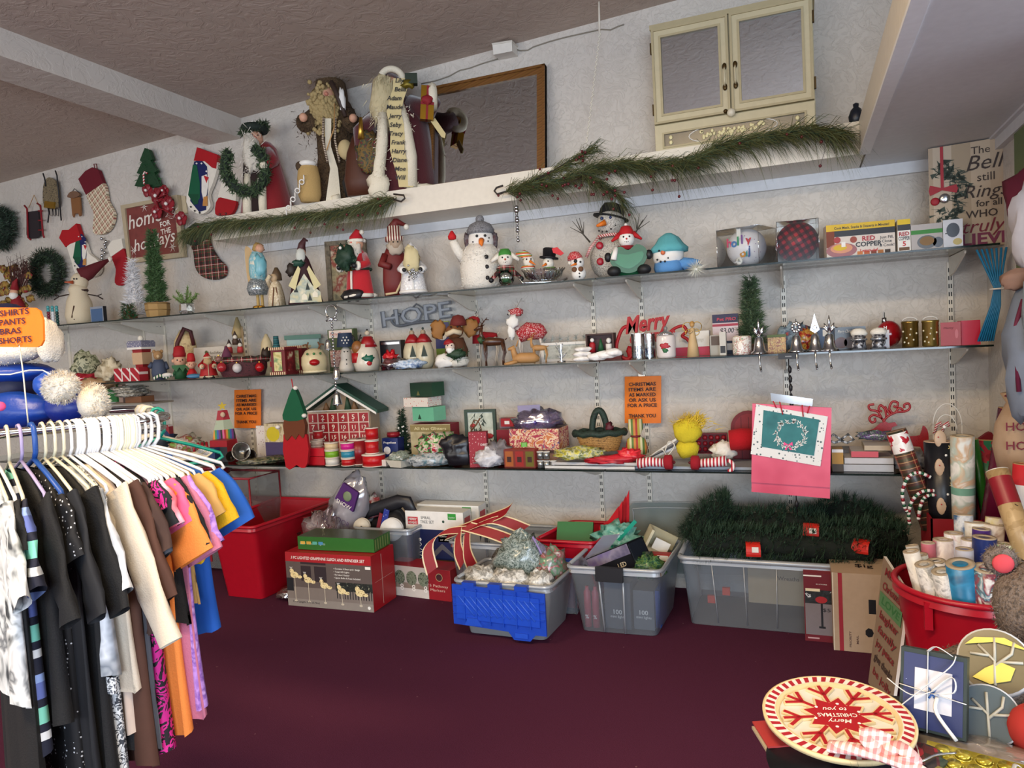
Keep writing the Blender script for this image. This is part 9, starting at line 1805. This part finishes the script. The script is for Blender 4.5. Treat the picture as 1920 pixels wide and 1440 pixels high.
def rail(s):
    Lr=.30
    if s <= 1:a=math.radians(-25+27*max(s,0));return A+dr_*(s*Lr*1.06),Vector((math.cos(a),math.sin(a)))
    u=s-1;a=math.radians(2+min(1,u/.4)*30);c=A+dr_*(Lr*1.06);return c+Vector((.06*u,.16*u)),Vector((math.cos(a),math.sin(a)))
for i,(s,m,lab,kw,hm) in enumerate(G):
    p,o=rail(s);o=Vector((math.cos(math.atan2(o.y,o.x)+.04*math.sin(i*2.3)),math.sin(math.atan2(o.y,o.x)+.04*math.sin(i*2.3))))
    garment(p,o,m,lab,seed=i,**kw)
    nm='lavender' if i == 3 else 'bright blue' if i == 4 else ('cream' if hm is CRG else 'white')
    hanger(p,o,0,hm,f'{nm} plastic hanger carrying the '+' '.join(lab.split()[:6]).replace(' with','').replace(' at',''),r=.0075 if i == 4 else .0048)
for i,(s,da) in enumerate(((1.30,.1),(1.42,.2),(.86,0),(.9,0),(.78,0),(.7,0),(.58,0),(.66,0),(.95,0),(1.0,0))):
    p,o=rail(s);a=math.atan2(o.y,o.x)+da
    hanger(p+Vector((-.003,0)),Vector((math.cos(a),math.sin(a))),0,WHG,'empty white plastic hanger '+('broadside at the right end of the rack','outermost at the right end of the rack','beside the pink tie dye shirt','beside the orange shirt','beside the magenta swirl dress','left of the dark brown top','beside the pale pinkish dress','left of the charcoal shirt','left of the dusty pink shirt','right of the dusty pink shirt')[i],r=.006)
for i in range(7):p=path[5].lerp(path[6],.35+i*.055);hanger(p,Vector((.5,.86)),0,WHG if i % 3 else CRG,'pale hanger hook on the far rail, '+('first','second','third','fourth','fifth','sixth','seventh')[i]+' from the right behind the plush',r=.0045)
for i in range(3):pass
p=path[5].lerp(path[6],.1);hanger(p,Vector((.6,.8)),0,C('#12a08c',.3),'teal plastic hanger on the far rail of the rack',r=.006)
# orange price board on a wire
Yb=1.45
t=WT('price_board','orange rounded price board for shirts, pants, bras and shorts above the rack','sign',30,614,Yb);b=t.b()
b.poly(t.Q([(-60,576),(66,577),(76,583),(82,600),(83,638),(78,648),(70,651),(-60,650)]),-.003,.003,C('#f8790c',.6));t.p('board',b)
b=t.b()
for i,(s,x1,y) in enumerate((('$2 SHIRTS',59,596),('$5 PANTS',52,613),('$3 BRAS',44,630),('$5 SHORTS',64,647))):q0,q1=t.q(-19,y+.3),t.q(x1,y);b.text(s,(q0[0]+q1[0])/2,q0[1]+.001,-.006,15.5*t.k,C('#3c0c2c',.6),.02,w=q1[0]-q0[0])
t.p('lettering',b);b=t.b();q=t.Q([(38,645),(40,655),(46,700),(52,760),(56,800)]);b.tube([(x,-.004,z) for x,z in q],.0022,C('#d8d4c0',.3),6);q=t.Q([(33,640),(38,648),(44,640)]);b.tube([(x,-.007,z) for x,z in q],.0015,C('#c88a3c'),5);t.p('wire_stand',b)
# blue plush
def pw(px,py,Y=1.78):return on_wall(px,py,Y)
o=pw(60,760);t=TH('blue_plush','huge blue velvet plush with white fur cuffs resting on top of the rack','plush',o);kq=mpp(*o)
bv,bv2,nv,wfur=C('#0c3c9c',.4,0,.3,60),C('#124cb4',.35,0,.3,60),C('#070c38',.6),C('#e8e2d6',.95,0,.8,160)
def pb_(b,px,py,rx,rz,ry,m,amp=.08,seed=0,dy=0):q=pw(px,py,1.78+dy)-o;b.blob(q.x,q.y,q.z,rx*kq,ry*kq,rz*kq,m,amp,2,22,seed)
def pf(b,px,py,rx,rz,n,L,dy=0):
    q=pw(px,py,1.78+dy)-o;dy=0;pts=[]
    for i in range(n):a,c=random.uniform(0,2*PI),math.acos(random.uniform(-1,1));pts.append((q.x+rx*1.1*kq*math.sin(c)*math.cos(a),q.y+dy+rx*kq*.95*math.sin(c)*math.sin(a),q.z+rz*1.1*kq*math.cos(c)))
    b.spikes(pts,L*kq,2.2*kq,wfur,lambda p:(p-Vector((q.x,q.y,q.z))).normalized()*1.5,0,.4)
b=t.m();pb_(b,-10,725,105,52,60,nv,.06,1);pb_(b,20,700,92,20,62,bv,.06,2);t.p('body',b)
b=t.m();pb_(b,20,770,110,34,40,bv,.08,3,-.08);pb_(b,128,762,44,30,34,C('#0c2c8c',.4,0,.3,60),.06,4,-.05);t.p('leg',b)
b=t.m();pb_(b,176,756,24,32,26,wfur,.08,5,-.03);pf(b,176,756,22,30,1300,7,-.03);t.p('boot_cuff',b)
b=t.m();pb_(b,96,722,28,24,26,bv2,.06,6,-.12);t.p('arm',b);b=t.m();pb_(b,114,726,27,25,24,wfur,.08,7,-.17);pf(b,114,726,26,24,1300,6,-.17);t.p('fur_cuff',b)
b=t.m();pb_(b,10,656,94,28,50,wfur,.1,8,-.03);pb_(b,92,640,18,40,26,wfur,.12,9);pf(b,10,660,92,24,900,6,-.03);t.p('fur_brim',b)
b=t.m();pb_(b,0,610,84,40,44,nv,.05,10);t.p('hat',b)
b=t.m();b.tube([pw(x,y,1.5)-o for x,y in ((-40,703),(20,702),(55,694),(80,694),(95,702))],.0022,WH,5);t.p('silver_piping',b)
b=MB();b.sph(0,0,0,.014,C('#e0508c',.9),10);q=pw(1,762,1.4);ob=b.out('pink_pompom');ob.location=q;tag(ob,'tiny pink pompom at the left edge below the plush','pompom')
